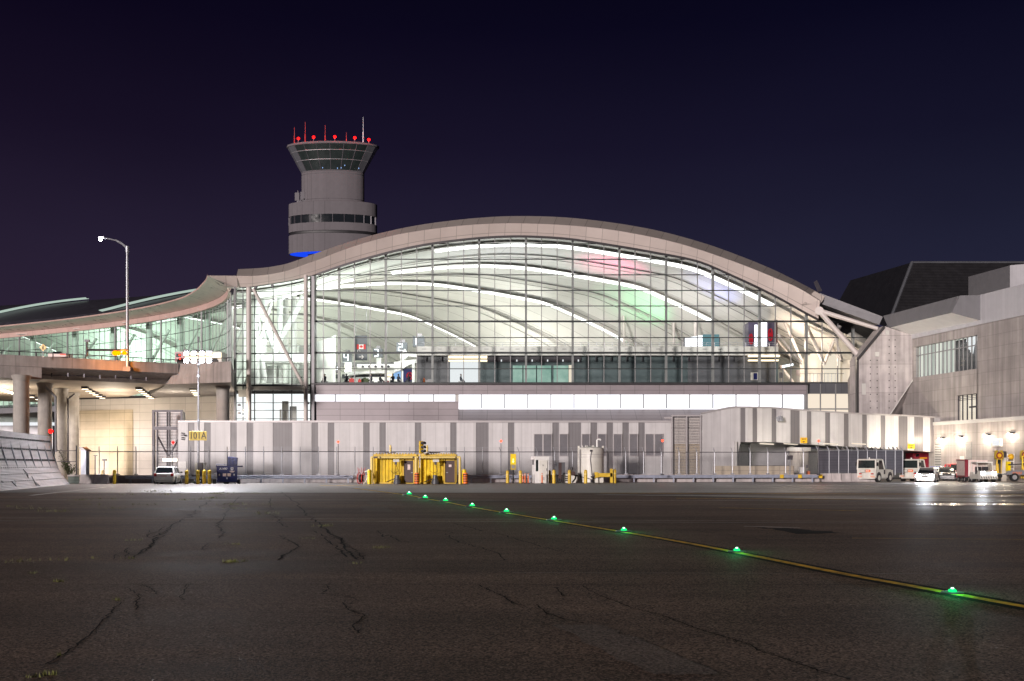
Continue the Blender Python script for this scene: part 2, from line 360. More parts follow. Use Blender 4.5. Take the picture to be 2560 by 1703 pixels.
M['towerclad'] = pr('unlit_tower_cladding', (0.145, 0.134, 0.146), 0.8, 0.0, spec=0.15, var=0.07, joint=(2.6, 30.0, 0.05, 0.6))  # dark tone stands in for the tower lying outside the floodlights
M['skin'] = pr('skin', (0.45, 0.28, 0.2), 0.5)
M['jacket'] = pr('dark_jacket', (0.02, 0.025, 0.04), 0.8, var=0.4, scale=3)
M['e_white'] = em('lamp_white', (0.95, 0.96, 1.0), 60.0)
M['e_flood'] = em('flood_lamp', (0.92, 0.93, 1.0), 55.0)
M['e_head'] = em('headlamp', (0.85, 0.92, 1.0), 70.0)
M['e_head_low'] = em('dim_headlamp', (1.0, 0.95, 0.85), 3.0)
M['e_warm'] = em('warm_wall_lamp', (1.0, 0.86, 0.66), 45.0)
M['e_tube'] = em('warm_tube', (1.0, 0.85, 0.62), 9.0)
M['e_fix'] = em('underdeck_lamp', (1.0, 0.84, 0.62), 4.0)
M['e_red'] = em('red_lamp', (1.0, 0.005, 0.004), 8.0)
M['e_orange'] = em('orange_red_lamp', (1.0, 0.045, 0.02), 6.0)
M['e_amber'] = em('amber_beacon', (1.0, 0.27, 0.0), 2.6)
M['e_green'] = em('green_taxiway_lens', (0.01, 1.0, 0.22), 1.5); M['e_greencore'] = em('green_lamp_core', (0.4, 1.0, 0.62), 7.0)
M['e_blue'] = em('blue_accent', (0.01, 0.07, 1.0), 0.95)
M['e_screen'] = em('bright_screen', (0.93, 0.92, 1.0), 2.4)
M['e_num'] = em('lit_numeral', (0.90, 0.95, 1.0), 3.2)
M['e_room'] = em('lit_room_white', (0.95, 0.97, 1.0), 0.95)
M['e_mint'] = emtex('lit_room_mint', (0.34, 0.60, 0.50), (0.62, 0.88, 0.76), 0.62, 0.55)
M['e_bus'] = em('lit_bus_window', (1.0, 0.80, 0.55), 2.2)
M['e_lower'] = emtex('lit_lower_hall', (0.90, 0.93, 0.95), (1.0, 1.0, 1.0), 1.25, 0.5)
M['e_arrow'] = em('lit_arrow', (0.75, 1.0, 0.35), 2.2)
M['e_curtain'] = emtex('backlit_blind', (0.42, 0.46, 0.42), (0.95, 0.96, 0.86), 0.95, 1.4, (1, 1.6, 0.02))
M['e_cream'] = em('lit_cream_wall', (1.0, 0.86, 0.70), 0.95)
M['e_tail'] = em('lit_tail', (1, 0.05, 0.03), 3.0)
M['redlogo'] = em('lit_red_emblem', (0.8, 0.03, 0.05), 0.55); M['advert'] = pr('violet_grey_screen', (0.07, 0.06, 0.10), 0.3, var=0.1)
M['flagred'] = pr('flag_red', (0.62, 0.03, 0.03), 0.6, var=0.03)
M['signgrey'] = pr('slate_sign', (0.11, 0.125, 0.14), 0.5, var=0.05)
# ------------------------------------------------------------------ setting: ground
g = MB(); g.face([(-400, -60, 0), (400, -60, 0), (400, 600, 0), (-400, 600, 0)]); struct('apron_ground', g, M['asphalt'])
g = MB(); g.face([(-120, 62.5, 0.004), (120, 59.5, 0.004), (160, 200, 0.004), (-160, 200, 0.004)]); struct('service_road', g, M['road'])

def ribbon(pts, w0, w1=None, z=0.006, jit=0.0, sub=1, m=0, mb=None, taper=False):
    w1 = w0 if w1 is None else w1
    mb = mb or MB(); q = []
    for a, b in zip(pts, pts[1:]):
        for i in range(sub): q.append(a.lerp(b, i / sub))
    q.append(pts[-1])
    if jit:
        for k in range(1, len(q) - 1):
            s_ = (q[k+1] - q[k-1]).length
            q[k] = q[k] + Vector((random.gauss(0, jit), random.gauss(0, jit * 2.2), 0)) * min(1.0, s_)
    L, Rr = [], []
    for k, p in enumerate(q):
        a = q[max(0, k-1)]; b = q[min(len(q)-1, k+1)]
        d = (b - a); d.z = 0; d.normalize(); nrm = Vector((-d.y, d.x, 0))
        w = lerp(w0, w1, k / max(1, len(q)-1)) * (random.uniform(0.45, 1.3) if jit else 1.0)
        if taper and k in (0, len(q)-1): w *= 0.1
        L.append(Vector((p.x, p.y, z)) + nrm * w / 2); Rr.append(Vector((p.x, p.y, z)) - nrm * w / 2)
    for k in range(len(q) - 1): mb.face([L[k], L[k+1], Rr[k+1], Rr[k]], m)
    return mb
TL = [(885, 1221), (945, 1228.5), (1023, 1239), (1063, 1247), (1114, 1255.5), (1180.6, 1268.5), (1266.5, 1283), (1385, 1302.5), (1559.6, 1331), (1700, 1355), (1842, 1382), (2094, 1432.5), (2240, 1459), (2381, 1485), (2560, 1517.5), (2760, 1552)]
tl = [G(*p) for p in TL]
def sub_spline(pts, k):
    o = []
    for i in range(len(pts) - 1):
        p0, p1, p2, p3 = pts[max(i-1, 0)], pts[i], pts[i+1], pts[min(i+2, len(pts)-1)]
        for j in range(k):
            t = j / k
            o.append(0.5 * ((2*p1) + (p2 - p0)*t + (2*p0 - 5*p1 + 4*p2 - p3)*t*t + (3*p1 - p0 - 3*p2 + p3)*t**3))
    return o + [pts[-1]]
tls = sub_spline(tl, 4)
struct('taxiway_centreline_border', ribbon(tls, 0.40, 0.52, 0.004), M['yline_border'])
struct('taxiway_centreline', ribbon(tls, 0.20, 0.17, 0.008), M['yline'])
for (a, b, w) in [((-60, 1295), (1300, 1298.5), .055), ((1480, 1301), (2620, 1306), .05), ((-60, 1302.5), (1310, 1304.5), .06), ((1390, 1305), (2620, 1310), .055), ((-40, 1250), (2600, 1252), .12),
                  ((76, 1239), (262, 1218.5), .32), ((1280, 1432), (2600, 1436), .010), ((1500, 1228), (2100, 1229), .5), ((1860, 1316), (2000, 1320), .12), ((1650, 1214), (2600, 1217), .5)]:
    struct('white_line_marking', ribbon([G(*a), G(*b)], w, w, 0.005, 0, 1), M['wline'])
for (a, b, w) in [((1500, 1233), (2560, 1237), .4), ((1690, 1246), (2200, 1249), .3), ((1800, 1270), (2160, 1278), .14), ((800, 1214), (960, 1215), .5), ((2130, 1346), (2600, 1350), .05)]:
    struct('yellow_line_marking', ribbon([G(*a), G(*b)], w, w, 0.007, 0, 1), M['yline'])
def ppatch(name, pts, mat, z, wob=0.0):
    mb = MB(); n = []
    for (a, b) in zip(pts, pts[1:] + pts[:1]):
        A, B = G(*a), G(*b)
        for i in range(6 if wob else 1):
            p = A.lerp(B, i / 6.0)
            if wob and i: p += Vector((random.gauss(0, wob), random.gauss(0, wob), 0))
            n.append(Vector((p.x, p.y, z)))
    mb.face(n); return struct(name, mb, mat)
ppatch('asphalt_patch', [(1378, 1563), (1505, 1563), (1590, 1595), (1800, 1686), (1640, 1688), (1520, 1635)], M['patch'], 0.005, 0.035)
ppatch('asphalt_patch', [(915, 1255), (975, 1255), (1010, 1264), (935, 1264)], M['patch'], 0.0045, 0.1)
ppatch('asphalt_patch', [(900, 1266), (965, 1267), (975, 1280), (905, 1279)], M['patch'], 0.0045, 0.1)
ppatch('asphalt_patch', [(1480, 1236), (1900, 1239), (2620, 1248), (2620, 1258), (2200, 1251), (1800, 1242)], M['road'], 0.0045, 0.25)
ppatch('puddle', [(2260, 1260.5), (2400, 1259), (2620, 1260), (2620, 1264), (2480, 1263), (2380, 1264.5)], M['wet'], 0.010, 0.12)
ppatch('damp_stain', [(1880, 1318), (2000, 1323), (2138, 1334), (1990, 1335)], M['damp'], 0.0055, 0.15)
CRK = [([(1040, 85), (990, 115), (930, 155), (870, 205), (800, 240), (740, 290), (660, 355), (600, 400)], 0.05), ([(790, 255), (735, 300), (690, 350), (640, 378)], .035),
       ([(1290, 90), (1370, 150), (1410, 195), (1470, 240), (1560, 320), (1610, 370), (1645, 405)], .06), ([(1440, 270), (1490, 300), (1520, 330), (1560, 360), (1600, 395)], .045), ([(1500, 265), (1560, 310), (1640, 365), (1680, 405)], .035),
       ([(1105, 110), (1060, 160), (1030, 215), (1000, 250), (1030, 280), (1010, 305)], .05), ([(1275, 290), (1340, 320), (1380, 345), (1330, 370), (1280, 405), (1310, 380)], .045),
       ([(1245, 120), (1235, 190), (1290, 215), (1285, 235), (1320, 255)], .05), ([(580, 530), (640, 565), (625, 640)], .022), ([(650, 520), (690, 535), (725, 565)], .022),
       ([(560, 600), (480, 680), (400, 760), (290, 840), (210, 890)], .026), ([(860, 515), (850, 560), (825, 575), (850, 590)], .02), ([(1500, 520), (1515, 540), (1480, 560), (1640, 580)], .02),
       ([(1575, 600), (1610, 640), (1680, 660), (1650, 690), (1620, 710), (1655, 745)], .024), ([(1740, 270), (1760, 300), (1790, 290), (1840, 320), (1890, 325)], .04), ([(700, 265), (680, 300), (755, 250)], .03),
       ([(2050, 285), (2110, 325), (2180, 340), (2290, 375), (2330, 410)], .035), ([(2080, 235), (2160, 255), (2230, 275)], .035), ([(1990, 265), (2110, 285), (2280, 280), (2357, 305), (2480, 340), (2600, 372)], .03),
       ([(2200, 520), (2260, 550), (2320, 575), (2357, 605), (2425, 620)], .025), ([(2470, 610), (2510, 650), (2600, 680), (2690, 700)], .025), ([(2550, 530), (2600, 575)], .02),
       ([(2670, 520), (2740, 560), (2810, 590), (2920, 630), (3040, 660), (3150, 700), (3260, 740), (3370, 770), (3460, 800), (3490, 825), (3580, 850), (3660, 880), (3780, 920), (3920, 960)], .02),
       ([(2900, 240), (3200, 270), (3500, 310), (4000, 330), (4714, 365)], .03), ([(3900, 430), (4300, 470), (4714, 525)], .018), ([(520, 405), (590, 350), (580, 390)], .03), ([(950, 330), (930, 360), (965, 350)], .03)]
for pts, w in CRK:
    q = [G(x * 0.5431, 1180 + y * 0.5431) for x, y in pts]
    cm = ribbon(q, w * .8, w * .9, 0.0065, 0.05, 9, taper=True)
    for a, b in zip(q, q[1:]):       # crumbled side branches and chips
        for _ in range(random.choice((1, 2, 2, 3))):
            st_ = a.lerp(b, random.random()); d_ = Vector((random.gauss(0, .25), random.gauss(0, .5), 0)) * (b - a).length * .5
            ribbon([st_, st_ + d_ * .5 + Vector((random.gauss(0, .03), random.gauss(0, .08), 0)), st_ + d_], w * .45, w * .2, 0.0062, 0.03, 3, mb=cm, taper=True)
            c_ = st_ + Vector((random.gauss(0, w), random.gauss(0, w * 2), 0)); r_ = w * random.uniform(.4, .9)
            cm.face([Vector((c_.x + r_ * math.cos(t) * random.uniform(.5, 1.2), c_.y + r_ * 1.6 * math.sin(t) * random.uniform(.5, 1.2), .0064)) for t in (0, 1.2, 2.4, 3.7, 5.0)])
    struct('pavement_crack', cm, M['crack'])
struct('pavement_joint', ribbon([G(-60, 1461), G(2620, 1462.5)], 0.022, 0.022, 0.0035, 0.006, 40), M['crack'])
struct('pavement_joint', ribbon([G(-60, 1430), G(2620, 1431)], 0.012, 0.012, 0.0035, 0.004, 30), M['crack'])
# weeds in the cracks
wb = MB()
def tuft(px, py, n, h, spread):
    c = G(px, py)
    for _ in range(n):
        b = c + Vector((random.gauss(0, spread), random.gauss(0, spread * .8), 0)); a = random.uniform(0, 6.28); hh = h * random.uniform(.4, 1.2)
        d = Vector((math.cos(a), math.sin(a), 0)); w = 0.004 + 0.00022 * c.y
        wb.face([b - d * w, b + d * w, b + d.cross(Vector((0, 0, 1))) * hh * random.uniform(-.6, .6) + Vector((0, 0, hh))])
for (x, y, n, h, s_) in [(1000, 100, 120, .14, .7), (975, 120, 60, .12, .5), (1075, 150, 60, .12, .5), (1065, 170, 40, .1, .4), (1230, 192, 40, .1, .4), (1240, 150, 30, .08, .4), (1490, 250, 40, .09, .25), (1065, 415, 90, .07, .16), (1080, 333, 30, .06, .2), (1760, 350, 40, .07, .2),
                         (370, 130, 60, .12, .6), (250, 182, 60, .12, .5), (150, 170, 40, .1, .6), (420, 150, 30, .1, .7), (600, 105, 40, .12, .6), (700, 90, 70, .14, 1.2), (780, 105, 70, .14, 1.0), (850, 130, 40, .12, .5), (640, 150, 40, .1, .8), (530, 170, 30, .1, .6),
                         (150, 467, 26, .06, .08), (265, 505, 30, .07, .07), (80, 412, 50, .06, .35), (290, 405, 24, .06, .2), (590, 400, 24, .08, .12), (430, 398, 14, .07, .1), (540, 590, 30, .05, .06), (230, 935, 40, .06, .05), (160, 945, 30, .05, .05), (275, 845, 14, .06, .03), (1635, 422, 12, .05, .1), (1410, 307, 18, .06, .2), (615, 315, 26, .06, .2), (940, 128, 40, .1, .5), (1170, 100, 40, .1, .6), (500, 125, 40, .1, .6), (40, 160, 40, .1, .8)]:
    tuft(x * .5431, 1180 + y * .5431, int(n * .7), h * .8, s_ * .6)
struct('weeds', wb, M['weed'], 'stuff')
# green taxiway lights
LIGHTS = [(2381, 1484), (1842, 1381), (1559.6, 1330), (1385, 1301.7), (1266.5, 1282.3), (1180.6, 1268), (1114, 1255), (1063, 1247.5), (1023, 1238.5)]
LOCAL[0] = True
tw = thing('taxiway_light', 'green taxiway light closest to the camera, far along the yellow line', 'taxiway light', (0, 0, 0), 'green taxiway centreline lights')
MB().lathe((0, 0, 0), [(.15, .010), (.145, .022), (.08, .030), (.06, .030)], 18).build('light_housing', M['darksteel'], tw)
ln_ = MB().lathe((0, 0, 0), [(.055, .030), (.052, .05), (.03, .064), (.01, .068)], 14).build('lens', M['e_green'], tw)
MB().ball((0, 0, .062), .022, 10).build('lamp_core', M['e_greencore'], ln_)
LOCAL[0] = False
for i, p in enumerate(LIGHTS):
    q = G(*p); lab = ['', 'second', 'third', 'fourth', 'fifth', 'sixth', 'seventh', 'eighth', 'ninth and farthest'][i] + ' green taxiway light along the yellow line counted from the camera'
    sc = 1.0 + 0.034 * (q.y - 13) if i else 1.0
    if i == 0: tw.location = q; tw['label'] = 'green taxiway light nearest the camera, on the yellow line beside the bare foreground asphalt'
    else: dup(tw, q, 0, lab, 'green taxiway centreline lights', min(2.6, sc))
    ld = bpy.data.lights.new('taxiway_glow', 'POINT'); ld.energy = 5.0 + q.y * 0.14; ld.color = (0.02, 1, 0.3); ld.shadow_soft_size = 0.05
    lo = bpy.data.objects.new('taxiway_glow', ld); COL.objects.link(lo); lo.location = q + Vector((0, -0.05, 0.20 * min(2.6, sc)))

# ------------------------------------------------------------------ terminal hall
T_PX = [(595, 673), (652, 670), (678, 667), (718, 659), (796, 631), (876, 604), (956.5, 581.5), (1040, 564), (1119.5, 552.6), (1200, 544.5), (1281.5, 540.4), (1402, 543), (1521.7, 555.3), (1640, 575.7), (1730, 599), (1804, 622.7), (1924, 670), (2002.6, 708.3), (2061, 739.5)]
M_PX = [(591, 689.5), (636, 689.5), (679, 685), (723, 675), (761, 661), (798, 648), (860, 624), (922, 604), (1004.7, 584), (1119.6, 567.5), (1200, 560.5), (1281.5, 558), (1402, 562), (1519, 573), (1640, 594.7), (1720, 615), (1796, 640), (1875, 669), (1948, 699), (1994.5, 719), (2050, 752)]
L_PX = [(591, 719), (620, 719), (676.6, 711), (728, 702.5), (780, 690), (869.5, 660), (945.6, 638.6), (1000, 625), (1079, 609.7), (1195.6, 596), (1281.5, 591.5), (1353, 593), (1429, 598.8), (1546, 616.5), (1640, 632.8), (1744.5, 654), (1829, 689), (1935, 739.5), (2011, 781.7), (2046, 800)]
YF = 124.0
NS = 110
Tc, Mc, Lc = (smooth_curve(c, NS) for c in (T_PX, M_PX, L_PX))
term = thing('terminal_hall', 'large glass-fronted terminal hall under a wide arched pale roof edge', 'airport terminal', (0, 124, 0))
def strip(A, YA, B, YB, name, mat, uscale=1.0):
    rows = [[P(x, y, YA) for x, y in A], [P(x, y, YB) for x, y in B]]
    u = 0; us = [0]
    for a, b in zip(rows[0], rows[0][1:]): u += (b - a).length; us.append(u)
    v1 = (rows[0][0] - rows[1][0]).length
    mb = MB().grid(rows, 0, True, [[(q, 0) for q in us], [(q, v1) for q in us]])
    return mb.build(name, mat, term)
strip(Tc, 128.4, Mc, 122.6, 'roof_edge', M['fascia'])
strip(Mc, 122.6, [(x, y - 1.5) for x, y in Lc], 123.6, 'roof_soffit', M['fascia2'])
rows = [[P(x, y - 3.5, 123.55) for x, y in Lc], [P(x, y + 3, 123.55) for x, y in Lc], [P(x, y + 3, 123.95) for x, y in Lc]]
k0 = next(i for i, (x, y) in enumerate(Lc) if x > 782)
MB().grid([r[k0:] for r in rows]).build('head_trim', M['trim'], term)
# pipe-like roof tail on the right
tl_ = MB()
A = [P(2050, 733, 124), P(2207, 792, 119), P(2198, 812, 119), P(2046, 757, 124)]
tl_.hexa(A, [v + Vector((0, 2.4, 0.25)) for v in A]); tl_.build('roof_tail', M['greymetal'], term)
tl_ = MB(); A = [P(2036, 728, 123.5), P(2062, 741, 123.5), P(2057, 752, 123), P(2049, 760, 123), P(2005, 762, 123)]
tl_.hexa(A, [v + Vector((0, 2.4, 0)) for v in A]); tl_.build('roof_nosing', M['fascia'], term)
tl_ = MB().tube(P(2048, 777, 122.5), P(2195, 822, 119.5), 0.32, 0.24, 10); tl_.tube(P(2048, 777, 122.1), P(2048, 777, 123.2), 0.52, 0.52, 14); tl_.build('tie_strut', M['whitecol'], term)
MB().tube(P(2050, 780, 122.4), P(2147, 890, 120.5), 0.30, 0.36, 10).build('tie_strut', M['whitecol'], term)
MB().hexa([P(2034, 706, 126), P(2042, 700, 126), P(2056, 728, 126), P(2044, 730, 126)], [P(2034, 706, 126.8), P(2042, 702, 126.8), P(2056, 728, 126.8), P(2044, 730, 126.8)]).build('roof_vent', M['darksteel'], term)

def dxr(d): return -(0.0165 * d * d + 0.0001 * d ** 3)
def dxw(d): return -(0.25 * d + 0.0196 * d * d)
inner = [(P(x, y, YF).x, P(x, y, YF).z) for x, y in smooth_curve(L_PX + [(2110, 832), (2200, 880)], 72)]
outer = [(P(x, y, 128.3).x, P(x, y, 128.3).z) for x, y in smooth_curve(T_PX + [(2150, 792), (2230, 842)], 72)]
XL, XP = inner[0][0], 1.0
def vx(x, d):
    w = max(0.0, min(1.0, (XP - x) / (XP - XL)))
    return x + lerp(dxr(d), dxw(d), w * w * (3 - 2*w))
def drop(z, d):
    t = max(0.0, min(1.0, (d - 3) / 22)); return z - 1.15 * t * t * (3 - 2 * t) * max(0.0, (z - 24.5) / 9.2)
def span(d, a, b):
    ii = [i for i, (x, z) in enumerate(outer) if a <= CX + vx(x, d) / (128.3 + d) * F <= b]; return ii[0], ii[-1]
DS = [0.2 + i * 2.25 for i in range(38)]
rows = [[Vector((vx(x, d), YF + d, z + 0.12 * math.cos(2*math.pi*(d - 3.5)/13.5))) for x, z in inner] for d in DS]
us = [[(x, d) for x, z in inner] for d in DS]
MB().grid(rows, 0, True, us).build('ceiling', M['ceiling'], term)
o2 = [(outer[0][0] - 3.0, 24.5)] + outer
rows = [[Vector((vx(max(x, XL - 3), d) if i else vx(XL, d) - min(3.0, max(0.0, (d - 3) * .6)), 128.3 + d, drop(z, d))) for i, (x, z) in enumerate(o2)] for d in [0.4] + DS[1:]]
us = [[(x, d) for x, z in o2] for d in DS]
MB().grid(rows, 0, True, us).build('roof', M['roof'], term)
def rib_at(d, w, dz, name, mat, i0=0, i1=None, prof=inner, y0=YF, up=0.0, thick=0.35):
    mb = MB(); i1 = len(prof) - 1 if i1 is None else i1
    pa = [Vector((vx(x, d), y0 + d, (drop(z, d) if prof is outer else z) - dz + up)) for x, z in prof[i0:i1+1]]
    for a, b in zip(pa, pa[1:]):
        y = Vector((0, w / 2, 0)); t = Vector((0, 0, thick))
        mb.face([a - y, b - y, b + y, a + y], 0, True); mb.face([a - y, b - y, b - y + t, a - y + t], 0, True); mb.face([a + y, b + y, b + y + t, a + y + t], 0, True)
    return mb.build(name, mat, term)
for k, d in enumerate([3.2, 17, 30.5, 44, 57.5, 71]):
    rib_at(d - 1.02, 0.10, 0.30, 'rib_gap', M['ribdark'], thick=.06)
    rib_at(d, 1.9, 0.20, 'roof_rib', M['rib'], thick=.05)
    a, b = [(22, 60), (21, 60), (20, 62), (8, 62), (8, 60), (8, 60)][k]
    rib_at(d, 1.9, 0.32, 'light_strip', M['strip'], a, b, thick=0.04)
    if k in (1, 2, 3): rib_at(d, 1.2, 0.32, 'light_strip', M['strip'], 4, 17, thick=0.04)
for d in [10.2, 23.7, 37.2, 50.7, 64]:
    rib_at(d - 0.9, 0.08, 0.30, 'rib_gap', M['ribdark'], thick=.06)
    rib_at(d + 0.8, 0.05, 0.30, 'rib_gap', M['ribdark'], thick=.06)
    rib_at(d, 1.5, 0.20, 'roof_rib', M['rib'], thick=.05)
# skylights glowing through the dark roof of the wing
for d, a, b in ((39.5, 240, 640), (55.5, -200, 228), (31, 474, 514)):
    i0, i1 = span(d, a, b); rib_at(d, 1.3, 0, 'skylight', M['skylight'], i0, i1, outer, 128.3, 0.42, 0.1)
# floors and closing walls of the hall
ZF = ZZ(959, YF)
def floor_outline(z): return [Vector((vx(XL, d), YF + 0.4 + d, z)) for d in DS]
Lw = floor_outline(ZF); Rw = [Vector((vx(inner[-1][0], d), YF + 0.4 + d, ZF)) for d in DS]
mb = MB()
for i in range(len(DS) - 1): mb.face([Lw[i], Rw[i], Rw[i+1], Lw[i+1]])
mb.build('hall_floor', M['infloor'], term)
mb = MB().grid([[Vector((v.x, v.y, ZF)) for v in Rw], [Vector((v.x, v.y, inner[-1][1] + .1)) for v in Rw]], 0, False); mb.build('side_wall', M['inwall'], term)
d = DS[-1]; mb = MB().grid([[Vector((vx(x, d), YF + d, ZF)) for x, z in inner], [Vector((vx(x, d), YF + d, z)) for x, z in inner]], 0, False); mb.build('end_wall', M['inwall'], term)
# curtain wall ----------------------------------------------------------
def Ltop(px): return interp([(x, y) for x, y in Lc] + [(2190, 826), (2210, 860)], px)
def Rlim(py): return interp([(798, 2196), (826, 2194), (897, 2147), (959, 2123)], py)
VX = [785] + [808 + 39.0 * i for i in range(35)]
VX = [x for x in VX if x < 2150]
mb = MB()
edges = VX + [2123, 2147, 2194]
edges = sorted(set(e for e in edges))
for a, b in zip(edges, edges[1:]):
    def bot(x): return 959 if x <= 2123 else interp([(2123, 959), (2147, 897), (2194, 826)], x)
    mb.face([P(a, bot(a), YF), P(b, bot(b), YF), P(b, min(Ltop(b) - 1, bot(b)), YF), P(a, Ltop(a) - 1, YF)])
mb.build('glazing', M['glass'], term)
grid = MB(); grid2 = MB()
thick_i = [i for i in range(len(VX)) if i and (VX[i] - 847) % 117 < 1 or (i and 116 < (VX[i] - 847) % 117)]
for i, x in enumerate(VX):
    bot_ = 959 if x <= 2123 else interp([(2123, 959), (2147, 897)], x)
    if i in thick_i or i == 0:
        w = 2.6 if i else 4.5
        MB().pbox(x - w, Ltop(x), x + w, bot_, YF + 0.15, 0.55).build('wall_post', M['post'], term)
    else: grid2.pbox(x - 0.85, Ltop(x), x + 0.85, bot_, YF - 0.06, 0.3)
grid2.build('mullion', M['post'], term)
HYS = [(609.5, .8), (648, 1.0), (687, .9), (726, 1.0), (765, .9), (803.5, 2.2), (844, .9), (882, 2.3), (922, .9), (957.5, 1.8)]
for y, w in HYS:
    xs = [x for x in range(785, 2150, 3) if Ltop(x) < y - 2]
    x1 = min(max(xs), Rlim(y)) if y > 800 else max(xs)
    if y > 800: x1 = Rlim(y)
    grid.pbox(min(xs), y - w, x1, y + w, YF - 0.10, 0.22)
grid.build('transom', M['mullion'], term)
# entrance bay at the left end
bay = MB(); bayg = MB()
def btop(px): return interp(L_PX, px)
bx = [587, 607, 636, 682.5, 729, 776]
for a, b in zip(bx, bx[1:]):
    bayg.face([P(a, 1053, YF - 0.5), P(b, 1053, YF - 0.5), P(b, btop(b), YF - 0.5), P(a, btop(a), YF - 0.5)])
bayg.build('entrance_glazing', M['glass'], term)
for x in bx[1:]: bay.pbox(x - .9, btop(x), x + .9, 1053, YF - 0.56, 0.2)
for y in [729, 748, 767, 786.5, 806, 826, 845.5, 865, 884, 904, 923, 943.5, 964, 977, 1007, 1026, 1047]:
    bay.pbox(588, y - (1.6 if y in (884, 964) else .7), 776, y + (1.6 if y in (884, 964) else .7), YF - 0.58, 0.16)
bay.build('entrance_mullion', M['mullion'], term)
for (x, w, y0, y1) in [(622, 6.3, 719, 1056), (764.5, 5.2, 688, 1056)]:
    MB().tube(P(x, y1, YF - 1.3), P(x, y0, YF - 1.3), w / F * 122.7, w / F * 122.7, 18).build('entrance_column', M['whitecol'], term)
MB().tube(P(633, 722, YF - 1.3), P(757, 962, YF - 1.3), 0.20, 0.20, 12).build('entrance_brace', M['whitecol'], term)
MB().pbox(628, 966, 760, 975, YF - 1.2, 0.3).pbox(596, 974, 616, 992, YF - 1.4, 0.5).build('entrance_beam', M['bulk'], term)
MB().pbox(777.5, 690, 785.5, 1056, YF - 0.7, 1.0).build('edge_post', M['greymetal'], term); MB().pbox(584.5, 700, 589, 1056, YF - 0.9, 0.5).build('edge_trim', M['trim'], term)
MB().pbox(589, 960.5, 777, 976, YF + 0.3, .4).build('slab_edge', M['inwhite'], term)
for (x, y) in [(640, 716), (681, 712), (770, 1005), (598, 1010), (598, 1030)]:
    MB().obox(P(x, y + 3, YF - 1.0), (.25, .5, .22), 0).tube(P(x, y, YF - .8), P(x, y + 3, YF - 1.0), .05).build('camera_unit', M['darksteel'], term)
# lower hall behind the entrance bay
mb = MB(); a, b = P(585, 1056, 130), P(785, 985, 130); mb.face([(a.x, 130, a.z), (b.x, 130, a.z), (b.x, 130, b.z), (a.x, 130, b.z)]); mb.build('lit_lower_room', M['e_lower'], term)
MB().pbox(705, 1003, 720, 1056, 128.5, .4).pbox(699, 1024, 703, 1056, 127.5, .2).pbox(724, 1016, 741, 1056, 129, .2).build('lower_partition', M['bulk'], term)
# spandrel under the hall and the two lit ribbon windows
MB().pbox(779, 959.5, 2017, 986, YF - 0.4, 0.8).build('spandrel', M['spandrel'], term)
MB().pbox(779, 1004, 1146, 1056, YF - 0.3, 0.7).build('spandrel', M['spandrel'], term)
MB().pbox(778, 958, 2022, 961.5, YF - 0.75, 1.0).build('sill', M['trim'], term)
MB().pbox(783, 986.4, 1138, 1003.6, YF + 0.15, 0.2).build('ribbon_window', M['ribbonlight'], term)
MB().pbox(1139, 986, 1146.5, 1004, YF - .2, .5).build('ribbon_window_jamb', M['bulk'], term)
MB().pbox(1146.5, 986.4, 2014, 1023.6, YF + 0.15, 0.2).build('ribbon_window', M['ribbonlight'], term)
mb = MB()
for x in [838, 900, 961, 1022, 1084]: mb.pbox(x - .9, 986, x + .9, 1004, YF - .05, .2)
for i in range(15): x = 1203.5 + 57.9 * i; mb.pbox(x - .9, 986, x + .9, 1021, YF - .05, .2)
mb.build('ribbon_window_frame', M['trim'], term)
mb = MB(); A = [P(1146.5, 1023.6, YF + .1), P(2014, 1023.6, YF + .1), P(2014, 1056, YF - 3.2), P(1146.5, 1056, YF - 3.2)]
mb.face(A); mb.build('sloping_sill', M['spandrel'], term)
MB().pbox(2011.5, 985, 2017, 1026, YF - .3, .5).build('ribbon_window_jamb', M['post'], term)
MB().pbox(2024, 958.5, 2127, 984, YF - .2, .6).build('dark_spandrel', M['ingrey'], term)
mb = MB(); mb.pbox(2019, 985, 2127, 1046, YF + 1.6, .2); mb.build('lit_lower_room', M['e_cream'], term)
mb = MB()
for x in (2019, 2052, 2090, 2126): mb.pbox(x - .8, 960, x + .8, 1046, YF - .4, .3)
mb.pbox(2019, 1021, 2127, 1024, YF - .35, .3); mb.build('lower_window_frame', M['post'], term)
# interior balcony block seen through the glass
YB = 129.0
MB().pbox(1041, 889, 1945, 959, YB, 8).build('balcony_block', M['teal'], term)
MB().pbox(1041, 889, 1130, 959, YB - .15, .4).build('balcony_panel', M['ingrey'], term)
MB().pbox(1720, 889, 1938, 959, YB - .15, .4).build('balcony_panel', M['ingrey'], term)
mb = MB().pbox(1041, 866, 1946, 888.5, YB - 1.0, 10); mb.build('balcony_edge', M['bulk'], term)
mb = MB()
for i in range(23): x = 1060 + 39 * i; mb.pbox(x - 5, 872, x + 5, 873.6, YB - 1.02, .1)
mb.build('balcony_vent', M['greymetal'], term)
mb = MB()
for y in (857, 861.5): mb.tube(P(1041, y, YB - .8), P(1945, y, YB - .8), .025, .025, 6)
for i in range(47): x = 1041 + 19.6 * i; mb.tube(P(x, 866, YB - .8), P(x, 857, YB - .8), .025, .025, 6)
mb.build('balcony_railing', M['steel'], term)
MB().pbox(1125, 905, 1196, 958.5, YB - .25, .2).build('lit_doorway', M['e_room'], term)
mb = MB()
for i, (a, b) in enumerate([(1282, 1306), (1309, 1340), (1343, 1378), (1384, 1421)]): mb.pbox(a, 914, b, 958.5, YB - .25, .2)
mb.build('lit_office_window', M['e_mint'], term)
MB().pbox(1422, 913, 1431, 958.5, YB - .27, .2).build('lit_doorway', M['e_cream'], term)
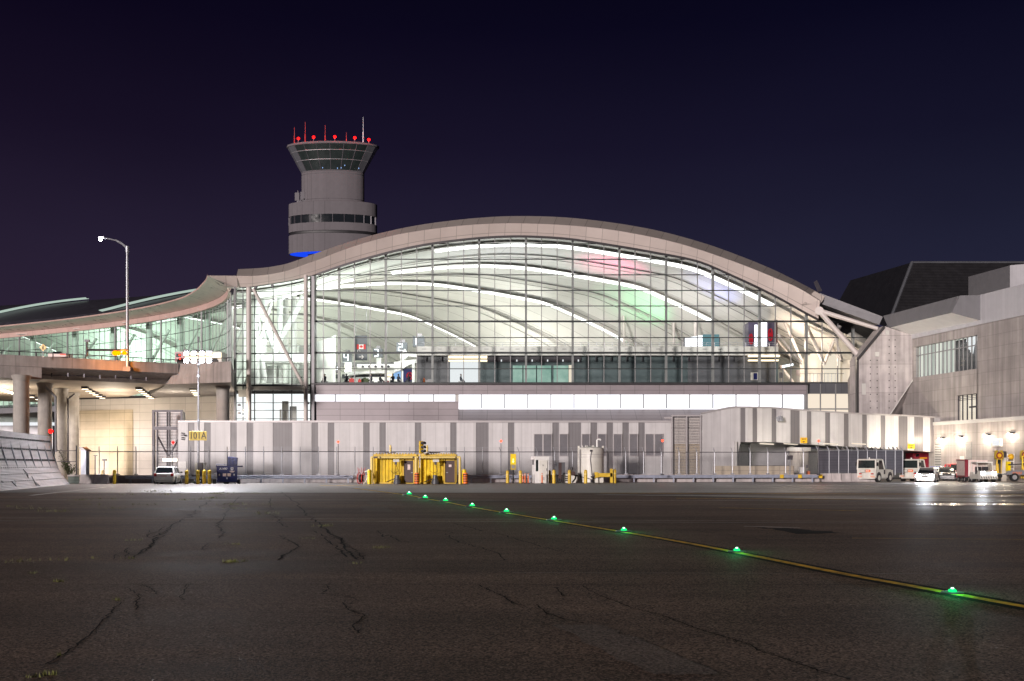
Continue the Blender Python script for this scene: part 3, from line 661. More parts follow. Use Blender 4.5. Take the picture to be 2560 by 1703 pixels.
MB().pbox(1120, 889.5, 1218, 896, YB - .3, .2).pbox(1120, 899.5, 1218, 904, YB - .3, .2).build('ceiling_light_band', M['e_bus'], term)
mb = MB()
for i in range(6): mb.pbox(1252 + 38.5 * i, 899, 1255 + 38.5 * i, 904, YB - .32, .2)
mb.build('ceiling_spot', M['e_room'], term)
MB().pbox(1218, 889.5, 1452, 905, YB - .28, .1).build('dark_lintel', M['darksteel'], term)
mb = MB()
for x in [1065, 1104, 1490, 1528, 1567, 1606, 1683, 1722, 1797, 1835]: mb.pbox(x - 1, 891, x + 1, 903, YB - .5, .3)
mb.build('wall_bracket', M['darksteel'], term)
mb = MB().pbox(1884, 933, 1893, 949, YB - .3, .3); mb.pbox(1877, 931.5, 1900, 950.5, YB - .24, .1, 1); mb.build('wall_screen', [M['navy'], M['bulk']], term)
for a in [(1872, 887.5, 1950, 892), (1872, 899, 1947, 902.5)]: MB().pbox(*a, YB - 1.6, .5).build('ceiling_light_band', M['e_bus'], term)
# raking struts and warm wall at the right end
for (x0, y0, x1, y1, Y, r) in [(1945, 835, 2005, 911, 128, .2), (1962, 806, 2006, 905, 131, .28), (2012, 806, 2062, 912, 128, .34), (2032, 806, 2103, 900, 131, .3), (1942, 850, 1978, 893, 134, .22), (2075, 806, 2106, 900, 127, .25), (1990, 806, 2060, 880, 137, .3), (2100, 815, 2060, 912, 129, .3), (1975, 812, 1940, 880, 139, .3), (2040, 800, 1985, 880, 141, .3), (1950, 915, 1983, 956, 133, .3), (1720, 700, 1880, 862, 150, .35), (1600, 720, 1700, 862, 158, .35), (1560, 790, 1560, 862, 150, .3), (1684, 808, 1684, 862, 146, .3), (1738, 800, 1738, 862, 142, .3), (1885, 770, 1885, 862, 138, .3), (1922, 765, 1922, 800, 134, .3)]:
    MB().tube(P(x0, y0, Y), P(x1, y1, Y), r * .8, r * .6, 10).build('raking_strut', M['whitecol'], term)
mb = MB(); mb.ppoly([(2060, 911), (2085, 880), (2101, 903), (2101, 955), (2060, 955)], 132, .2); mb.build('lit_side_wall', M['e_cream'], term)
MB().ppoly([(2000, 955), (2000, 900), (2130, 830), (2190, 800), (2140, 955)], 134, .2).build('side_partition', M['inwall'], term)
mb = MB()
for i in range(9): mb.tube(P(2016 + 9 * i, 957, 126.5), P(2016 + 9 * i, 934, 126.5), .03, .03, 6)
mb.tube(P(2000, 934, 126.5), P(2110, 934, 126.5), .03, .03, 6); mb.build('glass_balustrade_rail', M['steel'], term)
# entrance-bay and wing interior columns
for (x, Y) in [(700, 140), (715, 150), (735, 146), (660, 138)]:
    MB().tube(P(x, 958, Y), P(x, 720, Y), .42, .42, 14).build('hall_column', M['inwhite'], term)
for (x0, y0, x1, y1, Y) in [(633, 730, 690, 880, 133), (640, 760, 720, 900, 138), (640, 800, 660, 950, 132), (760, 740, 700, 850, 140)]:
    MB().tube(P(x0, y0, Y), P(x1, y1, Y), .5, .4, 12).build('raking_strut', M['inwhite'], term)
MB().pbox(600, 886, 775, 906, 136, 3).pbox(595, 915, 690, 957, 139, 1).build('entrance_bulkhead', M['inwhite'], term)

# curved glass wing -----------------------------------------------------
wing = thing('curved_terminal_wing', 'curved glass wing of the terminal sweeping back behind the elevated road', 'building wing', (-35, 125, 0))
def W(d): return Vector((-35.2 + dxw(d), 125.0 + d, 0))
def Wn(d):
    t = (W(d + .1) - W(d - .1)).normalized(); return Vector((-t.y, t.x, 0))
DW = [0.0]
while DW[-1] < 78:
    DW.append(DW[-1] + 1.35 / (W(DW[-1] + .5) - W(DW[-1] - .5)).length)
ZT, ZB = 23.3, 11.0
mb = MB()
for a, b in zip(DW, DW[1:]): mb.face([W(a) + Vector((0, 0, ZB)), W(b) + Vector((0, 0, ZB)), W(b) + Vector((0, 0, ZT)), W(a) + Vector((0, 0, ZT))])
mb.build('glazing', M['winglass'], wing)
mb = MB()
for i, d_ in enumerate(DW):
    p = W(d_) + Wn(d_) * .08; r = .05 if i % 9 != 4 else .16
    mb.tube(p + Vector((0, 0, ZB)), p + Vector((0, 0, ZT)), r, r, 6)
mb.build('mullion', M['post'], wing)
mb = MB()
for k in range(7):
    z = ZT - 0.5 - 1.9 * k
    if z > ZB:
        for a, b in zip(DW, DW[1:]): mb.tube(W(a) + Wn(a) * .1 + Vector((0, 0, z)), W(b) + Wn(b) * .1 + Vector((0, 0, z)), .045, .045, 5)
mb.build('transom', M['mullion'], wing)
def off(d, o, z): v = W(d) + Wn(d) * o; return Vector((v.x, v.y, z))
def zo(d): return lerp(25.25, 24.6, min(1, max(0, d) / 14))
DD = [-0.3 + i * 1.25 for i in range(64)]
def sweep(name, secs, mat):
    rows = [[off(d, o(d) if callable(o) else o, z(d) if callable(z) else z) for d in DD] for o, z in secs]
    u = 0; us = [0]
    for a, b in zip(rows[0], rows[0][1:]): u += (b - a).length; us.append(u)
    v = 0; vs = [0]
    for i in range(1, len(secs)): v += (rows[i][20] - rows[i-1][20]).length; vs.append(v)
    MB().grid(rows, 0, True, [[(q, w) for q in us] for w in vs]).build(name, mat, wing)
sweep('roof_beam', [(.05, ZT - .05), (.45, ZT - .05), (.55, 24.0), (.05, 24.1)], M['salmon'])
sweep('soffit', [(.55, 24.02), (lambda d: lerp(2.9, 3.3, min(1, max(0, d) / 6)), zo)], M['wingsoffit'])
sweep('roof_edge', [(lambda d: lerp(2.9, 3.3, min(1, max(0, d) / 6)), lambda d: zo(d) + .002), (lambda d: lerp(2.92, 3.36, min(1, max(0, d) / 6)), lambda d: zo(d) + .20)], M['salmon'])
A = [P(517, 689, 122.2), P(593, 689.7, 122.7), P(594, 719.5, 123.2), P(563, 716, 123.2), P(559, 707.5, 122.9)]
MB().hexa(A, [v + Vector((0, 1.2, 0)) for v in A]).build('corner_fascia', M['fascia'], wing)
for d_ in [4, 9, 14, 19, 24, 29, 34, 39, 44, 49, 54]:
    q = off(d_, -3.2, ZF); MB().tube(q, q + Vector((0, 0, 13)), .5, .5, 14).build('inside_column', M['inwhite'], wing)
    q2 = off(d_ + 2.2, -2.2, ZF); MB().tube(q2, off(d_ - 1.5, -5, ZF + 11), .26, .22, 10).build('inside_strut', M['inwhite'], wing)
mb = MB().grid([[off(d_, -14, ZF) for d_ in DD[4:56]], [off(d_, -14, ZF + 7.5) for d_ in DD[4:56]]]); mb.build('inside_partition', M['inwhite'], wing)
mb = MB().grid([[off(d_, .2, 10.4) for d_ in DD], [off(d_, .2, 11.3) for d_ in DD]]); mb.build('base_beam', M['greymetal'], wing)
# ------------------------------------------------------------------ control tower
M['e_cab'] = em('cab_monitor', (.35, .55, 1.0), 1.0)
YT = 200.0
tc_ = P(832.5, 437, YT); tx = tc_.x
tower = thing('control_tower', 'round airport control tower with dark flared cab rising behind the terminal roof', 'control tower', (tx, YT, 0))
def tz(py): return ZZ(py, YT)
k = YT / F
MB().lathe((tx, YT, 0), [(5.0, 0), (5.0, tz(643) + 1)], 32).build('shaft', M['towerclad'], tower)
r1 = 110.5 * k
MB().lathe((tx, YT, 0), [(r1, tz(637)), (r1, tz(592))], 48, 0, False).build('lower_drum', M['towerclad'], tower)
MB().lathe((tx, YT, 0), [(r1 - .15, tz(592)), (r1 - .15, tz(584.5))], 48, 0, False).build('louvre_band', M['darkroofh'], tower)
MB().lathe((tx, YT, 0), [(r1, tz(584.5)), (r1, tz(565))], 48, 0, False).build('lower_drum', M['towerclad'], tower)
MB().lathe((tx, YT, 0), [(r1 - .2, tz(565)), (r1 - .2, tz(545))], 48, 0, False).build('window_band', M['darkglass'], tower)
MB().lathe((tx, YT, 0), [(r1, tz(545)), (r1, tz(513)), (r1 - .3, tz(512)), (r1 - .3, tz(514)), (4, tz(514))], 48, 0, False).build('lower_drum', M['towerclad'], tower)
for i in range(12, 24):
    a = i * math.pi / 12 + .06; mb = MB().obox((tx + (r1 - .12) * math.cos(a), YT + (r1 - .12) * math.sin(a), (tz(565) + tz(545)) / 2), (.3, .1, tz(545) - tz(565)), a); mb.build('window_mullion', M['darksteel'], tower)

mb = MB(); mb.lathe((tx, YT, 0), [(5.0, tz(637) + .05), (r1, tz(637) + .02)], 48, 0, False); mb.build('underside', M['white'], tower)
mb = MB(); mb.lathe((tx, YT, 0), [(5.2, tz(637) - .08), (r1 - .25, tz(637) - .02)], 48, 0, False); mb.build('blue_accent_light', M['e_blue'], tower)
r2 = 78.5 * k
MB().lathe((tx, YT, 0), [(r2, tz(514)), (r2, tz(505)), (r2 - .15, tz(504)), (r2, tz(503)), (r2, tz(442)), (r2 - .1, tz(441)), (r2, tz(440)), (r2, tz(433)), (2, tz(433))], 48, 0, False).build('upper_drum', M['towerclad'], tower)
r3, r4 = 76 * k, 112 * k
NC = 20
MB().lathe((tx, YT, 0), [(r3, tz(436)), (r4, tz(371)), (r4 + .12, tz(370)), (r4 + .12, tz(367)), (r4 - .8, tz(365.5)), (.1, tz(365))], NC, 0, False).build('cab_glass', M['tealglass'], tower)
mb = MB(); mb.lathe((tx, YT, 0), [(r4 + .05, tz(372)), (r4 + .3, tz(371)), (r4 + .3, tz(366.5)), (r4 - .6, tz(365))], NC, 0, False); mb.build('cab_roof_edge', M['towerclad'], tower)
for (py) in (386, 408):
    mb = MB()
    t = (436 - py) / 65.0; rr = lerp(r3, r4, t) + .12
    ring = [Vector((tx + rr * math.cos(2*math.pi*i/NC), YT + rr * math.sin(2*math.pi*i/NC), tz(py))) for i in range(NC + 1)]
    for a, b in zip(ring, ring[1:]): mb.tube(a, b, .06, .06, 6)
    mb.build('cab_rail', M['greymetal'], tower)
mb = MB()
for i in range(NC):
    a = 2*math.pi*i/NC; c, s_ = math.cos(a), math.sin(a)
    mb.tube((tx + (r3+.05)*c, YT + (r3+.05)*s_, tz(436)), (tx + (r4+.05)*c, YT + (r4+.05)*s_, tz(371)), .07, .07, 5)
mb.build('cab_mullion', M['darksteel'], tower)
for i in (19, 18, 10, 11):
    a0, a1 = 2*math.pi*i/NC, 2*math.pi*(i+1)/NC
    q = [(tx + (rr+.10)*math.cos(a), YT + (rr+.10)*math.sin(a), z) for rr, a, z in ((r3, a0, tz(435)), (r3, a1, tz(435)), (r4, a1, tz(372)), (r4, a0, tz(372)))]
    MB().face(q).build('cab_blind', M['bulk'] if i == 19 else M['ingrey'], tower)
for (x, y) in [(810, 425), (847, 426), (856, 425), (898, 423), (865, 419)]:
    t = (436 - y) / 65.0; q = P(x, y, YT - 1); rr = lerp(r3, r4, t); dx_ = q.x - tx
    yy = YT - math.sqrt(max(.1, rr*rr - dx_*dx_)) - .12
    MB().obox((dx_ + tx, yy, q.z), (.15, .1, .22)).build('cab_screen_light', M['e_cab'], tower)
SQ = 0.38                                   # the tower is oval in plan, shallower than wide
def rim(x, back=.35):
    q = XX(x, YT - 3) - tx; return math.sqrt(max(.05, (r4 - back) ** 2 - q * q))
for (x, y) in [(746, 361), (784, 356), (837, 353.5), (887, 356), (922, 361.5)]:
    yy = YT - rim(x); zt_ = tz(365); bx_ = XX(x, YT - (YT - yy) * SQ)
    MB().tube((bx_, yy, zt_ - .1), (bx_, yy, zt_ + .5), .09, .09, 8).build('beacon_stand', M['darksteel'], tower)
    MB().ball((bx_, yy, zt_ + .75), .28, 12).build('red_beacon', M['e_red'], tower)
    lamp_ = bpy.data.lights.new('beacon_glow', 'POINT'); lamp_.energy = 160; lamp_.color = (1, .02, .02); lamp_.shadow_soft_size = .3
    lo = bpy.data.objects.new('beacon_glow', lamp_); COL.objects.link(lo); lo.location = (bx_, YT - (YT - yy) * SQ - .9, zt_ + 1.0)
for (x, y0) in [(736, 318), (763, 305), (813, 313), (866, 331), (908, 293)]:
    MB().tube(P(x, 362, YT), P(x, (y0 + 366) / 2, YT), .13, .1, 8).tube(P(x, (y0 + 366) / 2, YT), P(x, y0, YT), .06, .04, 6).build('antenna', M['taillight'] if x != 908 else M['steel'], tower)
mb = MB()
for (x, h) in [(738, 470), (745, 490), (752, 468), (760, 485)]: mb.tube(P(x, 513, YT - 3), P(x + 2, h, YT - 3), .22, .1, 6); mb.obox(P(x, h + 16, YT - 3), (.9, .9, 1.6))
mb.build('antenna_cluster', M['darksteel'], tower); tower.scale = (1, SQ, 1)

# ------------------------------------------------------------------ concrete abutment, stone building and dark roof on the right
ab = thing('concrete_abutment', 'tall pale concrete abutment the roof strut leans on, right of the glass hall', 'abutment', P(2210, 1165, 118))
MB().ppoly([(2209, 815), (2283, 838), (2283, 948), (2222, 1042), (2146, 1042), (2146, 897)], 118, 3.0).build('face_wall', M['concrete'], ab)
MB().face([P(2285, 946, 118.05), P(2222, 1042, 118.05), P(2290, 1042, 126)]).build('turned_shade_face', M['concrete'], ab)  # triangle turned away from the sun to draw a dark shade here
MB().tube(P(2284, 947, 118.0), P(2222, 1042, 118.0), .07, .07, 6).build('shade_face_edge', M['bulk'], ab)  # trim along that shade triangle
MB().ppoly([(2126, 950), (2144, 905), (2144, 1042), (2128, 1042)], 121.5, 1.0).build('side_panel', M['stone'], ab)
MB().pbox(2142.5, 893, 2147, 1042, 117.9, .5).build('edge_trim', M['trim'], ab)
MB().tube(P(2145, 897, 117.85), P(2211, 817, 117.85), .16, .16, 6).build('sloping_edge', M['trim'], ab)
for (a, b, c, d_) in [(2214, 826, 2223, 837), (2188, 880, 2198, 891), (2155, 959, 2165, 987)]: MB().pbox(a, b, c, d_, 117.88, .2).build('cover_plate', M['bulk'], ab)
mb = MB()
for x in (2176, 2193, 2223, 2238):
    for y in range(850, 1030, 17):
        if y > 900 or x > 2200: mb.disc(P(x, y, 117.97), (0, 1, 0), .07, 8)
mb.build('tie_hole', M['trim'], ab)

def yw(px): return 70.3 / ((px - 1280) / F + .1935)
def PW(px, py, o=0.0): q = P(px, py, yw(px)); return q + Vector((-o, 0, 0))
sb = thing('stone_building', 'stone-clad building with lit windows and a lamp-lit lower wall', 'building', PW(2450, 1180) * 1.0)
sb.location.z = 0
def wall_pt(Y, z, o=0.0): return Vector((70.3 - .1935 * Y - o, Y, z))
Z1, Z2, Z3 = 6.36, 16.6, 19.72
YA, YZ = 120.0, 86.0
def wseg(mb, y0, y1, z0, z1, o=0.0, m=0, t=0.6):
    b = [wall_pt(y0, z0, o), wall_pt(y1, z0, o), wall_pt(y1, z0, o - t), wall_pt(y0, z0, o - t)]
    return mb.hexa(b, [v + Vector((0, 0, z1 - z0)) for v in b], m)
def wz(px, py): return ZZ(py, yw(px))
# upper wall with two window openings
wy0, wy1 = yw(2284.5), yw(2443); wa, wb_ = wz(2443, 921.6), wz(2443, 837)
vy0, vy1 = yw(2388), yw(2445); vb = wz(2445, 983)
mb = MB(); wseg(mb, YA, wy0, Z1, Z2); wseg(mb, wy0, wy1, wb_, Z2); wseg(mb, wy1, YZ, Z1, Z2)
wseg(mb, wy0, vy0, Z1, wa); wseg(mb, vy0, vy1, vb, wa); wseg(mb, vy1, wy1, Z1, wa); mb.build('upper_wall', M['stone'], sb)
mb = MB(); wseg(mb, wy0 + 4, wy1, wa - .5, wb_ + .5, -1.6, 0, .1); mb.build('lit_room_wall', M['e_curtain'], sb)
def wpane(y0, y1, z0, z1, o, name, mat): return MB().face([wall_pt(y0, z0, o), wall_pt(y1, z0, o), wall_pt(y1, z1, o), wall_pt(y0, z1, o)]).build(name, mat, sb)
win = wpane(wy0, wy1, wa, wb_, -.35, 'window', M['glass'])
wmid = yw(2362)
mb = MB(); wseg(mb, wmid, wy1, wa, wb_, -1.1, 0, .08); mb.build('window_reflection_sheet', M['ingrey'], sb)  # dark sheet put where the panes hold a dark reflection
mb = MB()
for i in range(17):
    y = lerp(wy0, wy1, i / 16); wseg(mb, y - .035, y + .035, wa, wb_, -.30, 0, .12)
wseg(mb, wy0, wy1, lerp(wa, wb_, .70), lerp(wa, wb_, .73), -.29, 0, .1); mb.build('window_frame', M['post'], sb)
for (x, y, r) in [(2403, 858, .55), (2412, 850, .42), (2398, 846, .35), (2424, 842, .4), (2408, 872, .36)]: MB().obox(P(x, y, yw(x)) + Vector((1.0, 0, 0)), (.06, r * 1.8, r * 2.6), 0, 0, .4).build('hanging_panel', M['e_room'], sb)
mb = MB(); wseg(mb, vy0 + 4, vy1, Z1, vb + .5, -1.1, 0, .1); mb.build('lit_room_wall', M['e_cream'], sb)
wpane(vy0, vy1, Z1, vb, -.35, 'window', M['glass'])
mb = MB()
for i in range(6): y = lerp(vy0, vy1, i / 5); wseg(mb, y - .05, y + .05, Z1, vb, -.3, 0, .1)
for t in (.82, .88, .94, .99): wseg(mb, vy0, vy1, lerp(Z1, vb, t) - .05, lerp(Z1, vb, t), -.29, 0, .1)
wseg(mb, lerp(vy0, vy1, .5), vy1, lerp(Z1, vb, .5), lerp(Z1, vb, .56), -.28, 0, .1); mb.build('window_frame', M['darksteel'], sb)
mb = MB(); wseg(mb, YA - 1, YZ, Z2, Z3, .12); mb.build('parapet', M['parapet'], sb)
# soffit box in front of the parapet
q = {'a': P(2401, 739, 106), 'b': P(2451, 738, 105.7), 'c': P(2451, 801.5, 105.7), 'd': P(2379, 782, 106), 'e': P(2208, 790, 118.5), 'f': P(2221, 820, 118.5), 'g': P(2285, 838, 117.9)}
e2 = q['b'] + Vector((-.6, 12.5, 0))
mb = MB(); mb.face([q['a'], q['b'], q['c'], q['d']]); mb.face([q['e'], q['a'], q['d'], q['f']]); mb.face([q['e'], q['a'], q['b'], e2]); mb.build('canopy_box', M['canopyshade'], sb)
MB().face([q['f'], q['d'], q['c'], q['g']]).build('canopy_soffit', M['white'], sb)
# lower wall
Z0w = 0.0; O = 1.0
dy0, dy1 = yw(2507), yw(2541)
mb = MB(); wseg(mb, 113.2, dy0, 0, Z1 - .25, O, 0, 1.2); wseg(mb, dy0, dy1, 3.05, Z1 - .25, O, 0, 1.2); wseg(mb, dy1, YZ, 0, Z1 - .25, O, 0, 1.2); mb.build('lower_wall', M['stone'], sb)
mb = MB(); wseg(mb, 113.6, YZ, Z1 - .25, Z1 + .12, O + .1, 0, 1.6); mb.build('ledge', M['bulk'], sb)
mb = MB(); wseg(mb, dy0, dy1, 0, 3.05, O - .5, 0, .1); dr = mb.build('doorway_recess', M['ingrey'], sb)
mb = MB(); wseg(mb, lerp(dy0, dy1, .3), dy1, 0, 2.4, O - .42, 0, .06); mb.build('door', M['inwall'], sb)
mb = MB(); wseg(mb, dy0, dy1, 2.5, 3.05, O - .2, 0, .1); mb.build('door_canopy', M['darksteel'], sb)
for (p0, p1, z0, z1) in [(2360, 2375, .6, 4.0), (2438, 2453, 1.9, 4.1)]:
    mb = MB(); y0, y1 = yw(p0), yw(p1); n = 18
    for i in range(n): z = lerp(z0, z1, i / n); wseg(mb, y0, y1, z, z + (z1 - z0) / n * .5, O + .08, 0, .1)
    mb.build('louvre_grille', M['bulk'], sb)
    mb = MB(); wseg(mb, y0, y1, z0, z1, O + .01, 0, .05); mb.build('louvre_backing', M['darksteel'], sb)
mb = MB(); wseg(mb, yw(2423), yw(2434), 0, 2.6, O + .03, 0, .1); mb.build('door', M['offwhite'], sb)
for i, (x, y) in enumerate([(2380, 1098), (2427, 1095), (2496, 1090), (2557, 1086)]):
    q_ = wall_pt(yw(x), ZZ(y, yw(x)), O + .35)
    wl = MB().obox(q_ + Vector((.15, 0, .12)), (.5, .55, .16)).build('wall_lamp', M['darksteel'], sb)
    MB().ball(q_, .24, 10, 0, .6).build('bulb', M['e_warm'], wl)
mb = MB(); a, b = yw(2511), yw(2531); wseg(mb, a, b, 3.55, 4.35, O + .25, 0, .3); mb.build('notice_box', M['offwhite'], sb)
for t in (.25, .7): mb = MB(); wseg(mb, lerp(a, b, t) + .25, lerp(a, b, t) - .25, 3.65, 4.2, O + .27, 0, .02); mb.build('lit_panel', M['e_room'], sb)
# dark sloping roof behind
dr_ = thing('dark_roof_building', 'black ribbed sloping roof block rising behind the stone building', 'building', P(2400, 1165, 130))
A_, A2, B_, Ab, A2b, Bb = P(2280, 656, 130), P(2126, 701, 150), P(2760, 656, 132), P(2219, 818, 125), P(2085, 775, 148), P(2760, 860, 125)
MB().face([A2, A_, Ab, A2b]).build('side_slope', M['darkroof'], dr_)
MB().face([A_, B_, Bb, Ab]).build('front_slope', M['darkroofh'], dr_)
MB().tube(A_, Ab, .22, .22, 6).tube(A_, B_, .14, .14, 6).build('ridge_trim', M['ingrey'], dr_)
back = [P(2126, 701, 170), P(2800, 690, 170)]
MB().face([A2, A_, B_, back[1], back[0]]).build('flat_top', M['darkroofh'], dr_)
MB().hexa([P(2421, 692, 124), P(2524.6, 664, 113), P(2524.6, 740, 113), P(2421, 740, 124)], [P(2640, 650, 124), P(2640, 652, 113), P(2640, 740, 113), P(2640, 740, 124)]).build('plant_room', M['greymetal'], dr_)
MB().hexa([P(2525, 663.5, 112.8), P(2700, 648, 112.8), P(2700, 740, 112.8), P(2525, 740, 112.8)], [P(2525, 663.5, 113.1), P(2700, 648, 113.1), P(2700, 740, 113.1), P(2525, 740, 113.1)]).build('plant_room_front', M['parapet'], dr_)

# ------------------------------------------------------------------ striped annex (left, long)
YS = 103.0
an = thing('striped_annex', 'long low annex clad in pale and grey vertical stripes behind the fence', 'building', P(1050, 1166, YS))
DK = [(140, 217), (332, 410), (640, 716), (832, 908), (1140, 1368), (1596, 1672), (1786, 1863), (2205, 2280)]
dk = [(440 + a * .2124, 440 + b * .2124) for a, b in DK] + [(880 + a * .2124, 880 + b * .2124) for a, b in [(324, 399), (740, 816), (1157, 1230), (1459, 1608), (1836, 1910)]]
dk += [(1260 + a * .2124, 1260 + b * .2124) for a, b in [(570, 647), (758, 908), (1018, 1097), (1208, 1283), (1394, 1470), (1582, 1657)]]
dk = sorted(dk); x = 445.5; top, bot = 1056, 1200
mb = MB()
for a, b in dk + [(1679, 1680)]:
    if a > x: mb.pbox(x, top, a, bot, YS, .5, 0)
    if b < 1680 and a < 1679: mb.pbox(a, top, b, bot, YS + .05, .45, 1)
    x = b
mb.build('cladding', [M['cladlight'], M['claddark']], an)
MB().pbox(444.5, 1051.5, 1679, 1056.5, YS - .12, .8).build('coping', M['coping'], an)
MB().box(P(446, 0, YS).x, P(1679, 0, YS).x, YS + .8, YS + 14, P(0, 1056, YS).z - .3, P(0, 1055, YS).z).build('flat_roof', M['greymetal'], an)
MB().pbox(444.6, 1052, 446.5, 1200, YS - .02, 10).build('end_wall', M['cladlight'], an)
for (a, b) in [(350, 568), (650, 757), (913, 1016), (1100, 1206), (1286, 1392), (1474, 1578), (1662, 1878)]:
    x0, x1 = 1260 + a * .2124, 1260 + b * .2124; n = 2 if b - a > 150 else 1
    fr = MB().pbox(x0, 1084.5, x1, 1086.2, YS - .14, .3).pbox(x0, 1139.5, x1, 1141, YS - .14, .3)
    for i in range(n + 1): xx = lerp(x0 + .9, x1 - .9, i / n); fr.pbox(xx - (1 if 0 < i < n else .9) * (2 if 0 < i < n else 1), 1086, xx + (1 if 0 < i < n else .9) * (2 if 0 < i < n else 1), 1140, YS - .13, .26)
    f_ = fr.build('louvre_window', M['coping'], an)
    MB().pbox(x0 + 1, 1086, x1 - 1, 1140, YS - .02, .06).build('backing', M['darksteel'], f_)
    sl = MB()
    for i in range(20):
        y = 1087.5 + i * 2.65
        A = [P(x0 + 1.4, y, YS - .03), P(x1 - 1.4, y, YS - .03), P(x1 - 1.4, y + 1.5, YS - .11), P(x0 + 1.4, y + 1.5, YS - .11)]
        sl.hexa(A, [v + Vector((0, 0, .03)) for v in A])
    sl.build('slat', M['louvre'], f_)
MB().pbox(445, 1154, 466, 1170.5, YS - .06, .05).build('blank_notice', M['white'], an)
mb = MB()
for y in (1083, 1088, 1094, 1098): mb.obox(P(452 + (y % 5), y, YS - .25), (.2, .16, .09), .4)
mb.obox(P(459, 1088, YS - .3), (.16, .2, .16)); mb.build('camera_cluster', M['darksteel'], an)

# louvred stair screen between the annexes
ls = thing('stair_screen', 'grey louvred stair enclosure between the two striped annexes', 'stair enclosure', P(1715, 1166, YS - .5))
mb = MB()
for x in (1680.5, 1717, 1752): mb.pbox(x - 1.6, 1039, x + 1.6, 1192, YS - 1.2, .3)
mb.pbox(1679, 1037.5, 1754, 1041, YS - 1.25, .5); mb.pbox(1661, 1043, 1682, 1047, YS - .6, .4); mb.build('frame', M['coping'], ls)
mb = MB()
for i in range(38): y = 1043 + i * 3.9; mb.pbox(1682, y, 1751, y + (1.0 if i < 19 else .7), YS - 1.0, .12)
mb.build('slat', M['louvre'], ls)
MB().pbox(1682, 1042, 1751, 1110, YS - .7, .1).build('inner_wall', M['panelwall'], ls)
MB().pbox(1682, 1110, 1751, 1192, YS - .6, .1).build('lit_inner_wall', M['panelgate'], ls)
MB().tube(P(1690, 1122, YS - .4), P(1722, 1172, YS - .4), .08, .08, 6).build('stringer', M['darksteel'], ls)

# ------------------------------------------------------------------ striped annex (right, raised over a roadway)
ra = thing('raised_striped_annex', 'taller striped annex curving right, raised over a dark vehicle opening', 'building', P(2050, 1165, 106))
TOP = [(1753, 1035), (1790, 1027), (1822, 1020.6), (1836, 1019.3), (1870, 1019.6), (1928, 1020.6), (2021, 1027.6), (2100, 1032.7), (2160, 1036.2), (2281, 1041), (2360, 1046)]
BOT = [(1753, 1192), (1841.5, 1192), (1841.6, 1105.5), (1936, 1105.5), (2012, 1110.4), (2160, 1119), (2258, 1125.4), (2354, 1131.5), (2361, 1131.5)]
def yr(px): return interp([(1753, 102), (1870, 102.5), (2100, 106), (2361, 113)], px)
dk = [(1660 + a * .2124, 1660 + b * .2124) for a, b in [(900, 958), (1043, 1097), (1267, 1322), (1490, 1598), (1682, 1735), (1898, 1955), (2117, 2172)]] + [(2100 + a * .1952, 2100 + b * .1952) for a, b in [(50, 107), (285, 343), (520, 578), (750, 865), (950, 1065), (1155, 1210)]]
brk = sorted(set([1753, 1775, 1790, 1808, 1822, 1836, 1841.55, 1870, 1895, 1925, 1950, 1980, 2000, 2030, 2050, 2070, 2090, 2130, 2150, 2170, 2190, 2230, 2260, 2290, 2320, 2340, 2360] + [v for p in dk for v in p]))
mb = MB(); cop = MB(); sof = MB()
for a, b in zip(brk, brk[1:]):
    m_ = 1 if any(p[0] - .01 <= a and b <= p[1] + .01 for p in dk) else 0
    ea, eb = a + 1e-4, b - 1e-4
    ya, yb = yr(a), yr(b); d_ = Vector((0, .35, 0)); oo = Vector((0, .05 if m_ else 0, 0))
    A = [P(a, interp(BOT, ea), ya), P(b, interp(BOT, eb), yb), P(b, interp(TOP, eb), yb), P(a, interp(TOP, ea), ya)]
    mb.hexa([v + oo for v in A], [v + d_ for v in A], m_)
    A = [P(a, interp(TOP, ea) + .6, ya - .12), P(b, interp(TOP, eb) + .6, yb - .12), P(b, interp(TOP, eb) - 3.2, yb - .12), P(a, interp(TOP, ea) - 3.2, ya - .12)]
    cop.hexa(A, [v + Vector((0, .7, 0)) for v in A])
    if a >= 1841.5:
        s0, s1 = P(a, interp(BOT, ea) + .3, ya), P(b, interp(BOT, eb) + .3, yb)
        sof.face([s0, s1, s1 + Vector((0, 9, 0)), s0 + Vector((0, 9, 0))])
mb.build('cladding', [M['cladlight'], M['claddark']], ra); cop.build('coping', M['coping'], ra); sof.build('underside', M['greymetal'], ra)
MB().pbox(1837.5, 1104, 1842.5, 1192, 101.9, .6).build('opening_jamb', M['bulk'], ra)
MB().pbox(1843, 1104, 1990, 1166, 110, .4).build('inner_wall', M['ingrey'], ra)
MB().pbox(1875, 1106, 1990, 1164, 109.6, .3).build('roller_door', M['greymetal'], ra)
mb = MB()
for x in (1900, 1960, 2060, 2130): mb.tube(P(x, 1109, 104.5), P(x + 34, 1111, 106), .07, .07, 6)
mb.build('underside_lamp', M['e_cream'], ra)
MB().tube(P(1997, 1196, 106), P(1997, 1120, 106), 1.0, 1.0, 20).build('support_column', M['pier'], ra)
MB().tube(P(1997, 1128, 106), P(1997, 1119, 106), 1.25, 1.25, 20).build('column_cap', M['bulk'], ra)
MB().pbox(2354, 1122, 2361, 1190, 113, .8).build('end_column', M['stone'], ra)
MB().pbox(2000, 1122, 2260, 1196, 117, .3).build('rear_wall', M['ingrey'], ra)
MB().pbox(2240, 1128, 2356, 1196, 119, .3).build('rear_wall', M['darksteel'], ra)
